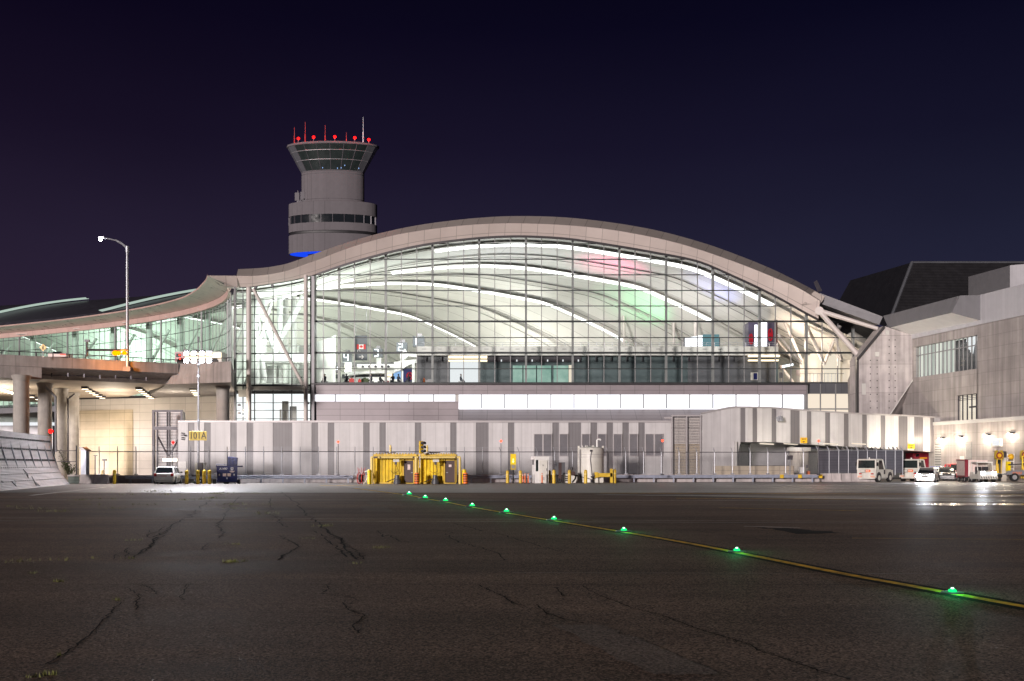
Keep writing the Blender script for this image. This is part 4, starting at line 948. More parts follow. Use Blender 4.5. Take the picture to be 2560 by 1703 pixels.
for (x0, y0, x1, y1, Y) in [(2001, 1094, 2018, 1108, 103.8), (2269.5, 1110, 2287, 1122, 109.4)]:
    sg = MB().pbox(x0, y0, x1, y1, Y - .05, .06).build('warning_sign', M['signyellow'], ra)
    m2 = MB(); cx_, cy_ = (x0 + x1) / 2, y0 + (y1 - y0) * .74; wx = (x1 - x0)
    m2.ppoly([(cx_ - wx * .22, cy_), (cx_, cy_ - 1.2), (cx_ + wx * .22, cy_), (cx_, cy_ + 2.2)], Y - .075, .02)
    for i in range(3): m2.pbox(x0 + wx * (.25 + .2 * i), y0 + 2.5, x0 + wx * (.36 + .2 * i), y0 + 5.5, Y - .075, .02)
    m2.build('sign_marking', M['darksteel'], sg)
mb = MB()
for (x, y) in [(1946, 1045), (1951, 1043), (1953, 1050), (1948, 1050)]: mb.obox(P(x, y, 102.9), (.3, .4, .26), .5)
mb.build('camera_cluster', M['steel'], ra)
lw = MB().pbox(1787, 1165, 1985, 1192, 100.2, .6).build('low_planter_wall', M['panelgate']); tag(lw, 'low stained concrete wall behind the fence under the raised annex', 'low wall')
# ------------------------------------------------------------------ elevated road on the left
er = thing('elevated_road', 'concrete elevated road on round piers passing in front of the curved glass wing', 'bridge', (-48, 110, 0))
ZR = 13.06
e0 = Vector((XX(-420, 95), 95, 0)); e1 = Vector((XX(446, 112), 112, 0)); e2 = Vector((XX(578, 109.5), 109.5, 0)); e3 = Vector((XX(590, 131), 131, 0))
ed = (e1 - e0).normalized(); en = Vector((-ed.y, ed.x, 0))           # en points back towards the terminal
def E(t, o, z): v = e0.lerp(e1, t) + en * o; return Vector((v.x, v.y, z))
PRO = [(0, ZR), (0, 11.95), (.25, 11.85), (2.6, 11.6), (3.4, 10.95), (3.6, 10.9), (30, 10.9)]
TS = [i / 30 for i in range(31)]
def esweep(secs, name, mat, t0=0.0, t1=1.0):
    rows = [[E(lerp(t0, t1, t), o, z) for t in TS] for o, z in secs]
    MB().grid(rows, 0, False).build(name, mat, er)
esweep([(.42, 12.2), (.42, ZR), (0, ZR), (0, 11.95)], 'parapet', M['concdark'])
esweep([(0, 11.95), (.25, 11.8), (2.6, 11.55), (3.4, 10.95)], 'edge_girder', M['concdark'])
esweep([(3.4, 10.95), (48, 10.95)], 'deck_underside', M['soffitplank'])
esweep([(.42, 12.2), (26, 12.2)], 'road_deck', M['asphalt'])
# squared end of the bridge beside the terminal
A = [Vector((e1.x - 1.4, e1.y + .3, 10.75)), Vector((e2.x, e2.y, 10.75)), Vector((e3.x, e3.y, 10.75)), Vector((XX(360, 138), 138, 10.75))]
mb = MB().hexa(A, [Vector((v.x + (1.4 if i in (0, 3) else 0), v.y, ZR)) for i, v in enumerate(A)]); mb.build('abutment_block', M['concdark'], er)
# haunch block on the left
hb = MB(); A = [E(.37, -.1, 10.65), E(.565, -.1, 10.65), E(.565, 3.2, 10.65), E(.37, 3.2, 10.65)]
B = [E(.42, -.12, 11.9), E(.565, -.12, 11.9), E(.565, 3.2, 11.9), E(.42, 3.2, 11.9)]; hb.hexa(A, B); hb.build('haunch_block', M['concdark'], er)
for t in (.05, .16, .27): 
    mb = MB(); A = [E(t, .1, 10.7), E(t + .02, .1, 10.7), E(t + .02, 3.4, 10.7), E(t, 3.4, 10.7)]; mb.hexa(A, [v + Vector((0, 0, 1.0)) for v in A]); mb.build('bracket', M['concdark'], er)
mb = MB()
for i in range(40):
    a = E(i / 40, .2, ZR); b = E((i + 1) / 40, .2, ZR)
    mb.tube(a + Vector((0, 0, .42)), b + Vector((0, 0, .42)), .045, .045, 6)
    if i % 2 == 0: mb.tube(a, a + Vector((0, 0, .42)), .06, .06, 6)
a, b = e1 + Vector((0, .2, ZR + .42)), e2 + Vector((0, .2, ZR + .42)); mb.tube(a, b, .045, .045, 6)
for t in (.3, .6, .9): q_ = a.lerp(b, t); mb.tube(q_, q_ - Vector((0, 0, .42)), .06, .06, 6)
mb.build('guard_rail', M['darksteel'], er)
mb = MB(); pts = [E(t, 1.2, 10.72 + .05 * math.sin(t * 40)) for t in [i / 20 for i in range(19)]]
for a, b in zip(pts, pts[1:]): mb.tube(a + Vector((0, 0, .55)), b + Vector((0, 0, .55)), .05, .05, 6)
for p in pts: mb.obox(p + Vector((0, 0, .6)), (.12, .12, .4))
mb.build('conduit', M['darksteel'], er)
for (x0, x1, Y) in [(34.5, 72, 103), (96, 128.5, 113), (139, 168, 121), (172, 197, 128), (541, 573, 115)]:
    a, b = XX(x0, Y), XX(x1, Y); MB().tube(((a + b) / 2, Y, 0), ((a + b) / 2, Y, 10.95), (b - a) / 2, (b - a) / 2, 24).tube(((a + b) / 2, Y, 10.35), ((a + b) / 2, Y, 10.9), (b - a) / 2, (b - a) / 2 * 1.25, 24).build('pier', M['pier'], er)
mb = MB().path([P(115, 968, 112), P(139, 993, 111.5), P(140, 1130, 111.5)], .14, 8); mb.build('drain_pipe', M['steel'], er)
mb = MB().path([P(186, 985, 122), P(170, 998, 121), P(170, 1160, 119.5)], .1, 8); mb.build('drain_pipe', M['darksteel'], er)
LF = []
for (x0, y0, x1, y1, n, Ya, Yb) in [(213, 971, 256, 993, 6, 117, 133), (348, 968, 378, 991, 6, 118, 133), (483, 967, 492, 979, 4, 119, 128), (78, 993, 96, 1000, 2, 131, 136)]:
    for i in range(n):
        t = i / max(1, n - 1); q_ = P(lerp(x0, x1, t), lerp(y0, y1, t), lerp(Ya, Yb, t)); q_.z = 10.72
        fx = MB().obox(q_, (.75, .5, .3)).build('underdeck_light', M['darksteel'], er)
        MB().obox(q_ + Vector((0, -.02, -.17)), (.62, .4, .05)).build('lens', M['e_fix'], fx)
mb = MB().tube(P(0, 974, 118), P(34, 984, 124), .13, .13, 8).build('tube_light', M['e_tube'], er)
MB().tube(P(-60, 956, 112), P(-20, 968, 116), .13, .13, 8).build('tube_light', M['e_tube'], er)

# pale panelled wall under the bridge
pw = thing('panelled_wall', 'pale panelled wall with tan lower panels under the elevated road', 'wall', P(390, 1170, 134))
a, b = P(196, 0, 139), P(592, 0, 131); dv = (b - a); dv.z = 0
def PWall(px): 
    q = (px - CX) / F; dd = dv.normalized()
    t = (q * a.y - a.x) / (dd.x - q * dd.y); return Vector((a.x + dd.x * t, a.y + dd.y * t, 0))
def pws(mb, x0, x1, z0, z1, o=0.0, t=.5, m=0):
    n_ = Vector((dv.y, -dv.x, 0)).normalized(); A = [PWall(x0) + n_ * o, PWall(x1) + n_ * o, PWall(x1) + n_ * (o - t), PWall(x0) + n_ * (o - t)]
    return mb.hexa([v + Vector((0, 0, z0)) for v in A], [v + Vector((0, 0, z1)) for v in A], m)
pws(MB(), 196, 592, 0, 11.0).build('wall_panels', M['panelwall'], pw)
pws(MB(), 200, 333, 0, 9.2, .12, .1).build('tan_panels', M['panelgate'], pw)
pws(MB(), 196, 592, 10.75, 11.05, .3, .3).build('head_trim', M['trim'], pw)
# far buildings and road seen under the bridge at the left edge
fb = thing('far_low_building', 'distant low building glimpsed between the bridge piers', 'building', P(50, 1168, 190))
MB().pbox(-80, 1021, 132, 1042, 190, 10).build('upper_band', M['bulk'], fb); MB().pbox(-80, 1042, 132, 1056, 190.3, 10).build('wall', M['cladlight'], fb)
MB().pbox(-80, 1056, 132, 1064, 190.1, 1).build('lit_band', M['e_room'], fb); MB().pbox(-80, 1064, 132, 1180, 190.3, 10).build('lower_wall', M['greymetal'], fb)

# steel lattice frame left of the annex
lf = thing('steel_stair_frame', 'dark steel stair frame with louvres standing left of the striped annex', 'stair frame', P(415, 1168, 112))
YL = 112
mb = MB()
for (x0, x1) in [(380, 386), (391, 393.5), (416, 418), (421, 424), (451, 456)]: mb.pbox(x0, 1026, x1, 1192, YL, .3)
mb.pbox(380, 1025, 456, 1030, YL - .05, .4); mb.pbox(380, 1066, 452, 1075, YL - .04, .4)
A = [P(452, 1026, YL), P(461, 1032, YL + 4), P(461, 1190, YL + 4), P(452, 1190, YL)]; mb.hexa(A, [v + Vector((.05, .1, 0)) for v in A]); mb.build('frame', M['darksteel'], lf)
mb = MB()
for i in range(42): y = 1033 + i * 3.7; mb.pbox(393, y, 451, y + 1.5, YL + .4, .1)
mb.build('slat', M['darksteel'], lf)
MB().tube(P(395, 1092, YL - .1), P(420, 1140, YL - .1), .1, .1, 6).tube(P(451, 1088, YL - .1), P(424, 1140, YL - .1), .1, .1, 6).build('cross_brace', M['darksteel'], lf)
MB().pbox(390, 1030, 452, 1192, YL + 3.5, .2).build('inner_wall', M['cladlight'], lf)
MB().pbox(407, 1146.5, 441, 1153.5, YL - .5, .2).build('strip_lamp', M['e_tube'], lf)
rp = MB().ball(P(433, 1106.5, YL - 1.5), .17, 10); rl = rp.build('red_beacon', M['e_red'], lf)

# street lamp, gantry, sign and bus on the bridge ------------------------
sl = thing('street_lamp', 'tall grey street lamp with one curved arm on the bridge parapet', 'street lamp', P(319, 926, 109))
MB().tube(P(319, 926, 109), P(318, 622, 109), .20, .12, 12).tube(P(318.5, 631, 109), P(318.5, 616, 109), .2, .2, 10).build('pole', M['steel'], sl)
MB().path([P(318, 623, 109), P(306, 611, 109), P(289, 601, 109), P(272, 597, 109), P(258, 595, 109)], .07).path([P(318, 619, 109), P(303, 606, 109), P(289, 599.5, 109)], .05).build('arm', M['steel'], sl)
hd = MB().obox(P(254, 594, 109), (.6, .3, .14), 0).build('lamp_head', M['steel'], sl)
MB().ball(P(252, 596, 109) + Vector((0, -.10, -.10)), .20, 12).build('bulb', M['e_flood'], hd)
MB().obox(P(319, 923, 108.9), (.8, .6, .5)).build('bracket', M['concdark'], sl)
gt = thing('barrier_gantry', 'dark height bar with glowing amber beacons above the bridge parapet', 'barrier', P(217, 890, 107))
MB().tube(P(217, 890, 107), P(217, 853, 107), .13, .11, 10).obox(P(218, 852, 107), (.5, .25, .25)).tube(P(219, 853, 107), P(245, 863, 107), .03, .03, 6).build('post', M['darksteel'], gt)
MB().tube(P(217, 875, 107), P(323, 875.5, 107), .12, .12, 8).build('beam', M['darksteel'], gt)
for (x, r) in [(288, .34), (296, .3), (311, .26)]: MB().ball(P(x, 883, 106.8), r, 12, 0, .8).build('amber_beacon', M['e_amber'], gt)
ps = thing('pedestrian_sign', 'yellow diamond pedestrian crossing sign above the bridge rail', 'road sign', P(107.5, 882, 104))
c = P(107.5, 869, 104); s_ = .39
A = [c + Vector((-s_, 0, 0)), c + Vector((0, 0, -s_)), c + Vector((s_, 0, 0)), c + Vector((0, 0, s_))]
MB().hexa(A, [v + Vector((0, .04, 0)) for v in A]).build('plate', M['signyellow'], ps)
mb = MB(); f = Vector((0, -.02, 0)); mb.ball(c + f + Vector((0, 0, .17)), .05, 8)
for (p0, p1) in [((0, .12), (0, -.03)), ((0, -.03), (-.08, -.2)), ((0, -.03), (.07, -.2)), ((0, .1), (-.09, .0)), ((0, .1), (.08, .02))]: mb.tube(c + f + Vector((p0[0], 0, p0[1])), c + f + Vector((p1[0], 0, p1[1])), .025, .025, 6)
mb.build('walker_symbol', M['black'], ps); MB().tube(P(107.5, 895, 104.1), P(107.5, 872, 104.1), .04).build('post', M['steel'], ps)
bs = thing('shuttle_bus', 'shuttle bus with lit side on the bridge behind the flood mast', 'bus', P(495, 905, 118))
y_ = 118
MB().pbox(440, 879.5, 554, 905, y_, 2.4).build('body', M['offwhite'], bs)
MB().pbox(462, 882, 553, 897, y_ - .03, .1).build('lit_window_band', M['e_bus'], bs)
MB().pbox(437, 880.5, 461, 904, y_ - .05, 2.4).build('cab', M['darkred'], bs)
MB().pbox(440, 884, 452, 893, y_ - .08, .1).build('cab_window', M['darkglass'], bs)
for x in (452, 536): MB().disc(P(x, 905, y_ - .05), (0, 1, 0), .48, 16, 0, .25).build('wheel', M['black'], bs)
for (x) in (462, 490, 505): MB().pbox(x - 4, 874, x + 4, 880, y_ + .6, .6).build('roof_unit', M['darksteel'], bs)
MB().ball(P(449, 888, y_ - .15), .12, 8).build('marker_lamp', M['e_tail'], bs)
MB().ball(P(450, 897, y_ - .15), .12, 8).build('marker_lamp', M['e_tail'], bs)
car_ = thing('passing_car', 'low red-lit car half hidden behind the bridge rail beside the diamond sign', 'car', P(142, 890, 110))
MB().pbox(120, 883, 165, 892, 110, 1.7).build('body', M['sticker'], car_); MB().pbox(150, 884, 164, 887, 109.95, .06).build('tail_lamp', M['e_tail'], car_)
MB().hexa([P(128, 883, 110), P(158, 883, 110), P(158, 883, 111.6), P(128, 883, 111.6)], [P(134, 879, 110.2), P(152, 879, 110.2), P(152, 879, 111.4), P(134, 879, 111.4)]).build('cabin', M['darkglass'], car_)

# ------------------------------------------------------------------ jet blast fence at the left edge
bf = thing('blast_fence', 'tall curved pale ribbed jet blast fence with dark slot rows', 'blast fence', (-36, 75, 0))
b0, b1 = Vector((-33.0, 60.0, 0)), Vector((XX(175, 86.5), 86.5, 0)); b0 = b1 + (Vector((XX(0, 65.2), 65.2, 0)) - b1) * 1.45
def prof(t):     # t 0 bottom .. 1 top : distance back from the foot, height
    z = 4.15 * t; return 1.52 * (1 - (1 - t) ** 2.3), z
bd = (b1 - b0).normalized(); bn = Vector((-bd.y, bd.x, 0))
if bn.x > 0: bn = -bn
rows = []; n = 84
for i in range(n + 1):
    t = i / n; o, z = prof(t); rp_ = .035 if i % 2 else -.035
    rows.append([b0.lerp(b1, s) + bn * (o + rp_) + Vector((0, 0, z)) for s in [j / 24 for j in range(25)]])
MB().grid(rows, 0, False).build('ribbed_sheet', M['blast'], bf)
rng = random.Random(3)
for t in (.885, .70, .50):
    mb = MB(); o, z = prof(t); s = 0.0
    while s < .985:
        ln = rng.choice([.006, .008, .012, .02]); q0 = b0.lerp(b1, s) + bn * (o - .05) + Vector((0, 0, z)); q1 = b0.lerp(b1, s + ln) + bn * (o - .05) + Vector((0, 0, z))
        mb.hexa([q0 - Vector((0, 0, .07)), q1 - Vector((0, 0, .07)), q1 - Vector((0, 0, .07)) + bn * .04, q0 - Vector((0, 0, .07)) + bn * .04], [q0 + Vector((0, 0, .07)), q1 + Vector((0, 0, .07)), q1 + Vector((0, 0, .07)) + bn * .04, q0 + Vector((0, 0, .07)) + bn * .04]); s += ln + .006
    mb.build('slot_row', M['black'], bf)
for t in (.36, .25, .13):
    mb = MB(); o, z = prof(t)
    for j in range(60): mb.obox(b0.lerp(b1, j / 60 + .005) + bn * (o - .04) + Vector((0, 0, z)), (.05, .08, .05))
    mb.build('bolt_row', M['coping'], bf)
for (pts) in [[(70, 1186), (58, 1173), (66, 1183), (71, 1196)], [(92, 1214), (80, 1190), (86, 1203), (102, 1215)], [(41, 1217), (30, 1203), (39, 1201)], [(8, 1208), (4, 1203), (9, 1204)]]:
    c = [P(x, y, 0) for x, y in pts]; mb = MB(); q_ = []
    for x, y in pts:
        # meet the pixel ray with the sheet
        best = None
        for si in range(201):
            s = si / 200
            for ti in range(61):
                t = ti / 60; o, z = prof(t); v = b0.lerp(b1, s) + bn * (o - .06) + Vector((0, 0, z))
                e_ = abs(CX + v.x / v.y * F - x) + abs(HY - (v.z - H) / v.y * F - y)
                if best is None or e_ < best[0]: best = (e_, v)
        q_.append(best[1])
    mb.hexa(q_, [v + bn * .05 for v in q_]); mb.build('torn_gap', M['black'], bf)
mb = MB()
for s in [j / 12 for j in range(13)]:
    p0 = b0.lerp(b1, s); mb.tube(p0 + bn * 1.7 + Vector((0, 0, 3.9)), p0 + bn * 3.6, .09, .09, 6); mb.tube(p0 + bn * 1.7 + Vector((0, 0, 3.9)), p0 + bn * .9 + Vector((0, 0, 1)), .07, .07, 6)
mb.build('back_brace', M['steel'], bf)
rb = MB().tube(P(127, 1092, 88), P(127, 1083, 88), .05).build('red_lamp_post', M['darksteel']); tag(rb, 'glowing red lamp on the end of the pale blast fence', 'obstruction lamp')
MB().ball(P(127, 1078.5, 88), .19, 12).build('lamp', M['e_red'], rb).location = (0, 0, 0)

# ------------------------------------------------------------------ perimeter fence, guardrails, kerb wall
f0, f1 = P(150, 1160, 91.0), P(2052, 1160, 98.5)
def FL(px, o=0.0, z=0.0):
    q = (px - CX) / F; dd = Vector((f1.x - f0.x, f1.y - f0.y, 0)).normalized()
    t = (q * f0.y - f0.x) / (dd.x - q * dd.y); nn = Vector((dd.y, -dd.x, 0))
    v = Vector((f0.x + dd.x * t, f0.y + dd.y * t, z)) + nn * o; return v
def fz(px, py): return ZZ(py, FL(px).y)
fe = thing('chain_link_fence', 'long chain-link fence with short angled post tops along the striped annex', 'fence', FL(1100))
tops = [216, 248, 294] + [340 + 45.6 * i for i in range(23)] + [1387 + 44.4 * i for i in range(15)]
ZTOP, ZBOT = 2.92, 0.80
for x in tops:
    v = FL(x); mb = MB().tube(v + Vector((0, 0, ZBOT - .05)), v + Vector((0, 0, ZTOP)), .045, .045, 8)
    lean = -.16 if x > 1250 else .02
    mb.tube(v + Vector((0, 0, ZTOP)), v + Vector((lean, -.1, ZTOP + .46)), .045, .035, 6); mb.obox(v + Vector((0, 0, ZBOT)), (.34, .16, .09)); mb.build('post', M['steel'], fe)
MB().tube(FL(214, 0, ZTOP), FL(2044, 0, ZTOP), .036, .036, 8).build('top_rail', M['darksteel'], fe)
wires = MB(); n = 24
for i in range(n):
    z = lerp(ZBOT + .05, ZTOP, i / n); a, b = FL(214, .02, z), FL(2044, .02, z); r = .006
    wires.face([a - Vector((0, 0, r)), b - Vector((0, 0, r)), b + Vector((0, 0, r)), a + Vector((0, 0, r))])
for i in range(700):
    v = FL(214, .02, 0).lerp(FL(2044, .02, 0), i / 700); r = .0045
    wires.face([v + Vector((-r, 0, ZBOT)), v + Vector((r, 0, ZBOT)), v + Vector((r, 0, ZTOP)), v + Vector((-r, 0, ZTOP))])
for z in (3.1, 3.22, 3.34):
    a, b = FL(214, .06, z), FL(2044, .06, z); r = .006; wires.face([a - Vector((0, 0, r)), b - Vector((0, 0, r)), b + Vector((0, 0, r)), a + Vector((0, 0, r))])
wires.build('wire_mesh', M['steel'], fe)
mb = MB(); a, b, c, d_ = FL(262, .3), FL(2046, .3), FL(2046, -.25), FL(262, -.25)
mb.hexa([a, b, c, d_], [v + Vector((0, 0, .74)) for v in (FL(262, .12), FL(2046, .12), FL(2046, -.2), FL(262, -.2))]); kw = mb.build('kerb_wall', M['concrete']); tag(kw, 'low continuous concrete wall under the chain-link fence', 'low wall')
def guard(x0, x1, label, n, oo=1.0):
    gr = thing('guardrail', label, 'guardrail', FL((x0 + x1) / 2, oo), 'blue-grey guardrails along the fence')
    prof_ = [(.00, .40), (.05, .44), (.05, .50), (.00, .54), (.00, .57), (.05, .61), (.05, .67), (.0, .71)]
    rows = [[FL(x, oo + o, z) for x in (x0, (x0 + x1) / 2, x1)] for o, z in prof_]; MB().grid(rows, 0, False).build('rail_beam', M['bluesteel'], gr)
    for i in range(n):
        v = FL(lerp(x0 + 12, x1 - 12, i / (n - 1)), oo - .12); MB().obox(v + Vector((0, 0, .34)), (.13, .13, .68)).build('post', M['bluesteel'], gr)
    return gr
guard(321, 884, 'guardrail behind the white car and the blue bin trailer', 11); guard(1165, 1333, 'short guardrail behind the arrow sign and white booth', 4)
g3 = guard(1420, 2034, 'long guardrail running from the white tank to the concrete barriers', 13)
for x in (1944, 1989, 2040): MB().obox(FL(x, 1.1, .56), (.36, .06, .34)).build('reflector', M['yellow'], g3)
# slatted fence on concrete barriers at right
YR = 99.5
sf = thing('slatted_fence', 'dark slatted security fence with angled tops standing on concrete barriers', 'fence', P(2150, 1185, YR))
MB().pbox(2046, 1127.5, 2258, 1182.5, YR + .05, .05).build('slat_infill', pr('dark_slat', (.085, .085, .105), .5, .1, joint=(60, .16, .02, .55)), sf)
MB().tube(P(2044, 1126, YR), P(2258, 1126, YR), .05).build('top_rail', M['steel'], sf)
for x in (2046, 2073, 2097, 2121, 2145, 2168.5, 2191.5, 2214.5, 2238, 2257):
    MB().tube(P(x, 1188, YR), P(x, 1126, YR), .055).tube(P(x, 1126, YR), P(x - 6, 1116, YR), .06, .05, 6).build('post', M['steel'], sf)
mb = MB()
for i in range(14): x = 2110 + 10.5 * i; mb.tube(P(x, 1127, YR + 3), P(x - 5, 1118, YR + 3), .05)
mb.build('rear_post_top', M['darksteel'], sf)
LOCAL[0] = True
JB = [(-.30, 0), (-.30, .08), (-.14, .32), (-.085, .83), (.085, .83), (.14, .32), (.30, .08), (.30, 0)]
mb = MB(); hl = 1.02
for (a, b) in zip(JB, JB[1:]): mb.face([(-hl, a[0], a[1]), (hl, a[0], a[1]), (hl, b[0], b[1]), (-hl, b[0], b[1])])
for s in (-hl, hl): mb.face([(s, a, z) for a, z in JB])
jb = mb.build('concrete_barrier', M['concrete']); LOCAL[0] = False
tag(jb, 'concrete barrier at the end of the long guardrail, holding the slatted fence', 'concrete barrier', 'concrete barriers')
jb.location = P(2078, 1160, 98.6); jb.location.z = 0
for (x, Y, lab, sc) in [(2127, 98.6, 'concrete barrier under the slatted fence next to the nearer tow tractor', 1), (2173, 98.8, 'concrete barrier half hidden by the nearer tow tractor cab', 1), (236, 89.0, 'lone concrete barrier between the blast fence and a yellow bollard', 1.22)]:
    c = jb.copy(); COL.objects.link(c); q_ = P(x, 1160, Y); c.location = (q_.x, q_.y, 0); c.scale = (sc, 1, 1); c['label'] = lab
wbar = thing('board_barrier', 'weathered green board barrier at the foot of the blast fence', 'barrier', P(184, 1211, 90))
MB().pbox(170, 1190, 197, 1211, 90, .12).build('boards', pr('green_boards', (.10, .13, .115), .7, var=.3, joint=(9, .3, .02, .5)), wbar); MB().pbox(168, 1187.5, 198, 1191, 89.95, .25).build('cap_rail', M['concrete'], wbar)
gp = thing('steel_gate', 'narrow blue-grey steel gate panel with a sloping top by the shrub', 'gate', P(210, 1190, 90.4))
A = [P(202, 1188, 90.4), P(215, 1188, 90.4), P(215, 1126, 90.4), P(202, 1122, 90.4)]; MB().hexa(A, [v + Vector((.1, .5, 0)) for v in A]).build('panel', M['bluesteel'], gp)
A = [P(196, 1118, 90), P(206, 1119, 90), P(217, 1128, 90), P(203, 1126, 90)]; MB().hexa(A, [v + Vector((.1, .8, .02)) for v in A]).build('sloping_top', M['greymetal'], gp)
f2 = thing('fence_gate', 'short mesh gate between the blast fence and the grey gate panel', 'gate', P(165, 1190, 90.5))
MB().tube(P(191, 1190, 90.5), P(191, 1114, 90.5), .06).build('post', M['darksteel'], f2)
mb = MB()
for y in (1127, 1154): mb.tube(P(142, y, 90.5), P(191, y, 90.5), .03)
mb.build('rail', M['darksteel'], f2)
for (x, y, w_, h_, lab) in [(238, 1139, 4.2, 2.0, 'thin post with a small flat cap in front of the tan wall'), (260.5, 1150, 5.6, 4.0, 'thin post with a small square plate in front of the tan wall')]:
    t_ = thing('marker_post', lab, 'post', P(x, 1195, 96)); MB().tube(P(x, 1192, 96), P(x, y, 96), .055).build('post', M['darksteel'], t_); MB().pbox(x - w_, y - h_ / 2, x + w_, y + h_ / 2, 95.9, .1).build('plate', M['darksteel'], t_)
# shrub
sh = thing('shrub', 'straggly leafy shrub growing at the end of the blast fence', 'shrub', P(170, 1190, 91))
rng = random.Random(5); st = MB(); lv = MB(); root = P(170, 1190, 91)
for _ in range(9):
    px, py = rng.choice([(160, 1150), (168, 1158), (152, 1132), (176, 1165), (190, 1168), (197, 1166), (172, 1172), (158, 1162), (148, 1128)])
    tip = P(px, py, 91 + rng.uniform(-.6, .6)); md = root.lerp(tip, .5) + Vector((rng.uniform(-.1, .1), 0, .1)); st.tube(root, md, .03, .02, 5); st.tube(md, tip, .02, .008, 5)
    for k_ in range(48):
        t = rng.uniform(.3, 1.05); c = root.lerp(tip, t) + Vector((rng.gauss(0, .14), rng.gauss(0, .2), rng.gauss(0, .13)))
        u = Vector((rng.uniform(-1, 1), rng.uniform(-1, 1), rng.uniform(-1, 1))).normalized(); v = u.orthogonal().normalized(); l_ = rng.uniform(.05, .10)
        lv.face([c - u * l_, c + v * l_ * .5, c + u * l_, c - v * l_ * .5])
st.build('stem', M['bark'], sh); lv.build('foliage', M['green_leaf'], sh)
sh2 = MB()
for _ in range(60):
    c = P(487 + rng.gauss(0, 2.5), 1206 + rng.uniform(-3, 3), 89); u = Vector((rng.uniform(-1, 1), rng.uniform(-1, 1), rng.uniform(0, 1))).normalized(); v = u.orthogonal(); sh2.face([c - u * .08, c + v * .05, c + u * .08, c - v * .05])
tag(sh2.build('weed_clump', M['green_leaf']), 'small green weed clump among the bollards at the mast foot', 'plant')
# ------------------------------------------------------------------ apron equipment
def gx(px, Y, o=0): return Vector((XX(px, Y), Y, 0))
# bollards
LOCAL[0] = True
bo = thing('bollard', 'tmp', 'bollard', (0, 0, 0), 'yellow bollards')
MB().lathe((0, 0, 0), [(.15, 0), (.15, 1.12), (.12, 1.2), (.05, 1.24)], 16).build('pipe', M['yellow'], bo)
MB().lathe((0, 0, 0), [(.156, .80), (.156, .90)], 16, 0, False).build('band', M['paleyellow'], bo)
LOCAL[0] = False
BOL = [(286, 88.5, 1.0, 'stout yellow bollard beside the lone concrete barrier'), (257.5, 95.5, .95, 'yellow bollard half hidden behind the lone concrete barrier'), (466.5, 87, 1, 'yellow bollard just right of the white car'), (494.6, 87, 1, 'rust-stained yellow bollard in front of the flood mast'), (510.5, 88, 1, 'yellow bollard right of the flood mast generator'), (523.7, 87, 1, 'yellow bollard closest to the blue bin trailer'),
       (1268.7, 91.5, .95, 'yellow bollard left of the lit arrow sign'), (1301, 91.5, .95, 'yellow bollard between the lit arrow sign and the orange delineators'), (1384.7, 90, 1, 'yellow bollard just right of the white booth'), (1423.5, 90, 1, 'pale yellow bollard before the pump skid'), (1464, 90, 1, 'yellow bollard in front of the white tank'), (1373.5, 93, .95, 'yellow bollard peeking out behind the white booth'), (1536.5, 91.5, 1.04, 'yellow bollard at the end of the yellow guard bar')]
for i, (x, Y, s_, lab) in enumerate(BOL):
    if i == 0: bo.location = gx(x, Y); bo['label'] = lab
    else: dup(bo, gx(x, Y), random.uniform(0, 6), lab, 'yellow bollards', s_)
# yellow pump shelter
YC = 88.0
for (x0, x1, dx0, dx1, lab) in [(934.5, 1041, 1011, 1034, 'yellow corrugated container with a brown door, the one beside the red hose reel'), (1046, 1140, 1114, 1138, 'yellow corrugated container with a brown door, the one beside the grey arrow-sign gap')]:
    ct = thing('yellow_container', lab, 'container', gx((x0 + x1) / 2, YC))
    mb = MB(); n = int((dx0 - x0) / 2.2)
    zt = ZZ(1135.5, YC); X0, X1 = XX(x0, YC), XX(x1, YC); D0, D1 = XX(dx0, YC), XX(dx1, YC)
    pts = []
    for i in range(n + 1):
        xx = lerp(X0, D0 - .12, i / n); pts.append((xx, YC + (.0 if i % 4 in (0, 1) else .09)))
    rows = [[Vector((a, b, .12)) for a, b in pts], [Vector((a, b, zt - .16)) for a, b in pts]]; mb.grid(rows, 0, False)
    mb.box(X0, X1, YC + .11, YC + 2.4, .1, zt - .02); mb.build('corrugated_body', M['yellowrib'], ct)
    mb = MB().box(X0 - .03, X1 + .03, YC - .03, YC + .1, zt - .17, zt).box(X0, X1, YC - .02, YC + .1, .02, .14)
    for xx in (X0, X1, D0 - .1, D1 + .02): mb.box(xx - .05, xx + .05, YC - .04, YC + .1, .14, zt - .17)
    mb.build('corner_frame', M['yellow'], ct)
    dz = ZZ(1152, YC); do = MB().box(D0, D1, YC - .02, YC + .09, .1, dz).build('door', M['brown'], ct)
    MB().box(D0 + .1, D1 - .1, YC + .02, YC + .1, dz + .01, zt - .17).build('door_header', M['yellow'], ct)
    hx = D1 - .14 if x0 < 1000 else D0 + .14
    MB().obox((hx, YC - .06, 1.0), (.16, .08, .05)).build('handle', M['steel'], do)
    MB().box(D0 + .28, D0 + .52, YC - .035, YC - .02, 1.25 if x0 < 1000 else 1.5, 1.72).build('notice', M['sticker'], do)
    mb = MB(); rr = random.Random(2)
    for i in range(14): xx = lerp(X0 + .2, X1 - .2, i / 13); mb.obox((xx, YC + .3, zt + .05), (.07, .5, .09))
    mb.build('roof_bracket', M['yellow'], ct)
    mb = MB(); mb.box(X0 + .9, X0 + 1.9, YC + .4, YC + .5, zt + .1, zt + .17); mb.build('roof_bar', M['darksteel'], ct)
gpst = thing('pipe_goalpost', 'pale yellow pipe frame standing in front of the two yellow containers', 'pipe frame', gx(1037, 87.2))
Yp = 87.1; zb = ZZ(1143.5, Yp)
MB().tube((XX(928, Yp), Yp, zb), (XX(1151, Yp), Yp, zb), .105, .105, 12).build('beam', M['paleyellow'], gpst)
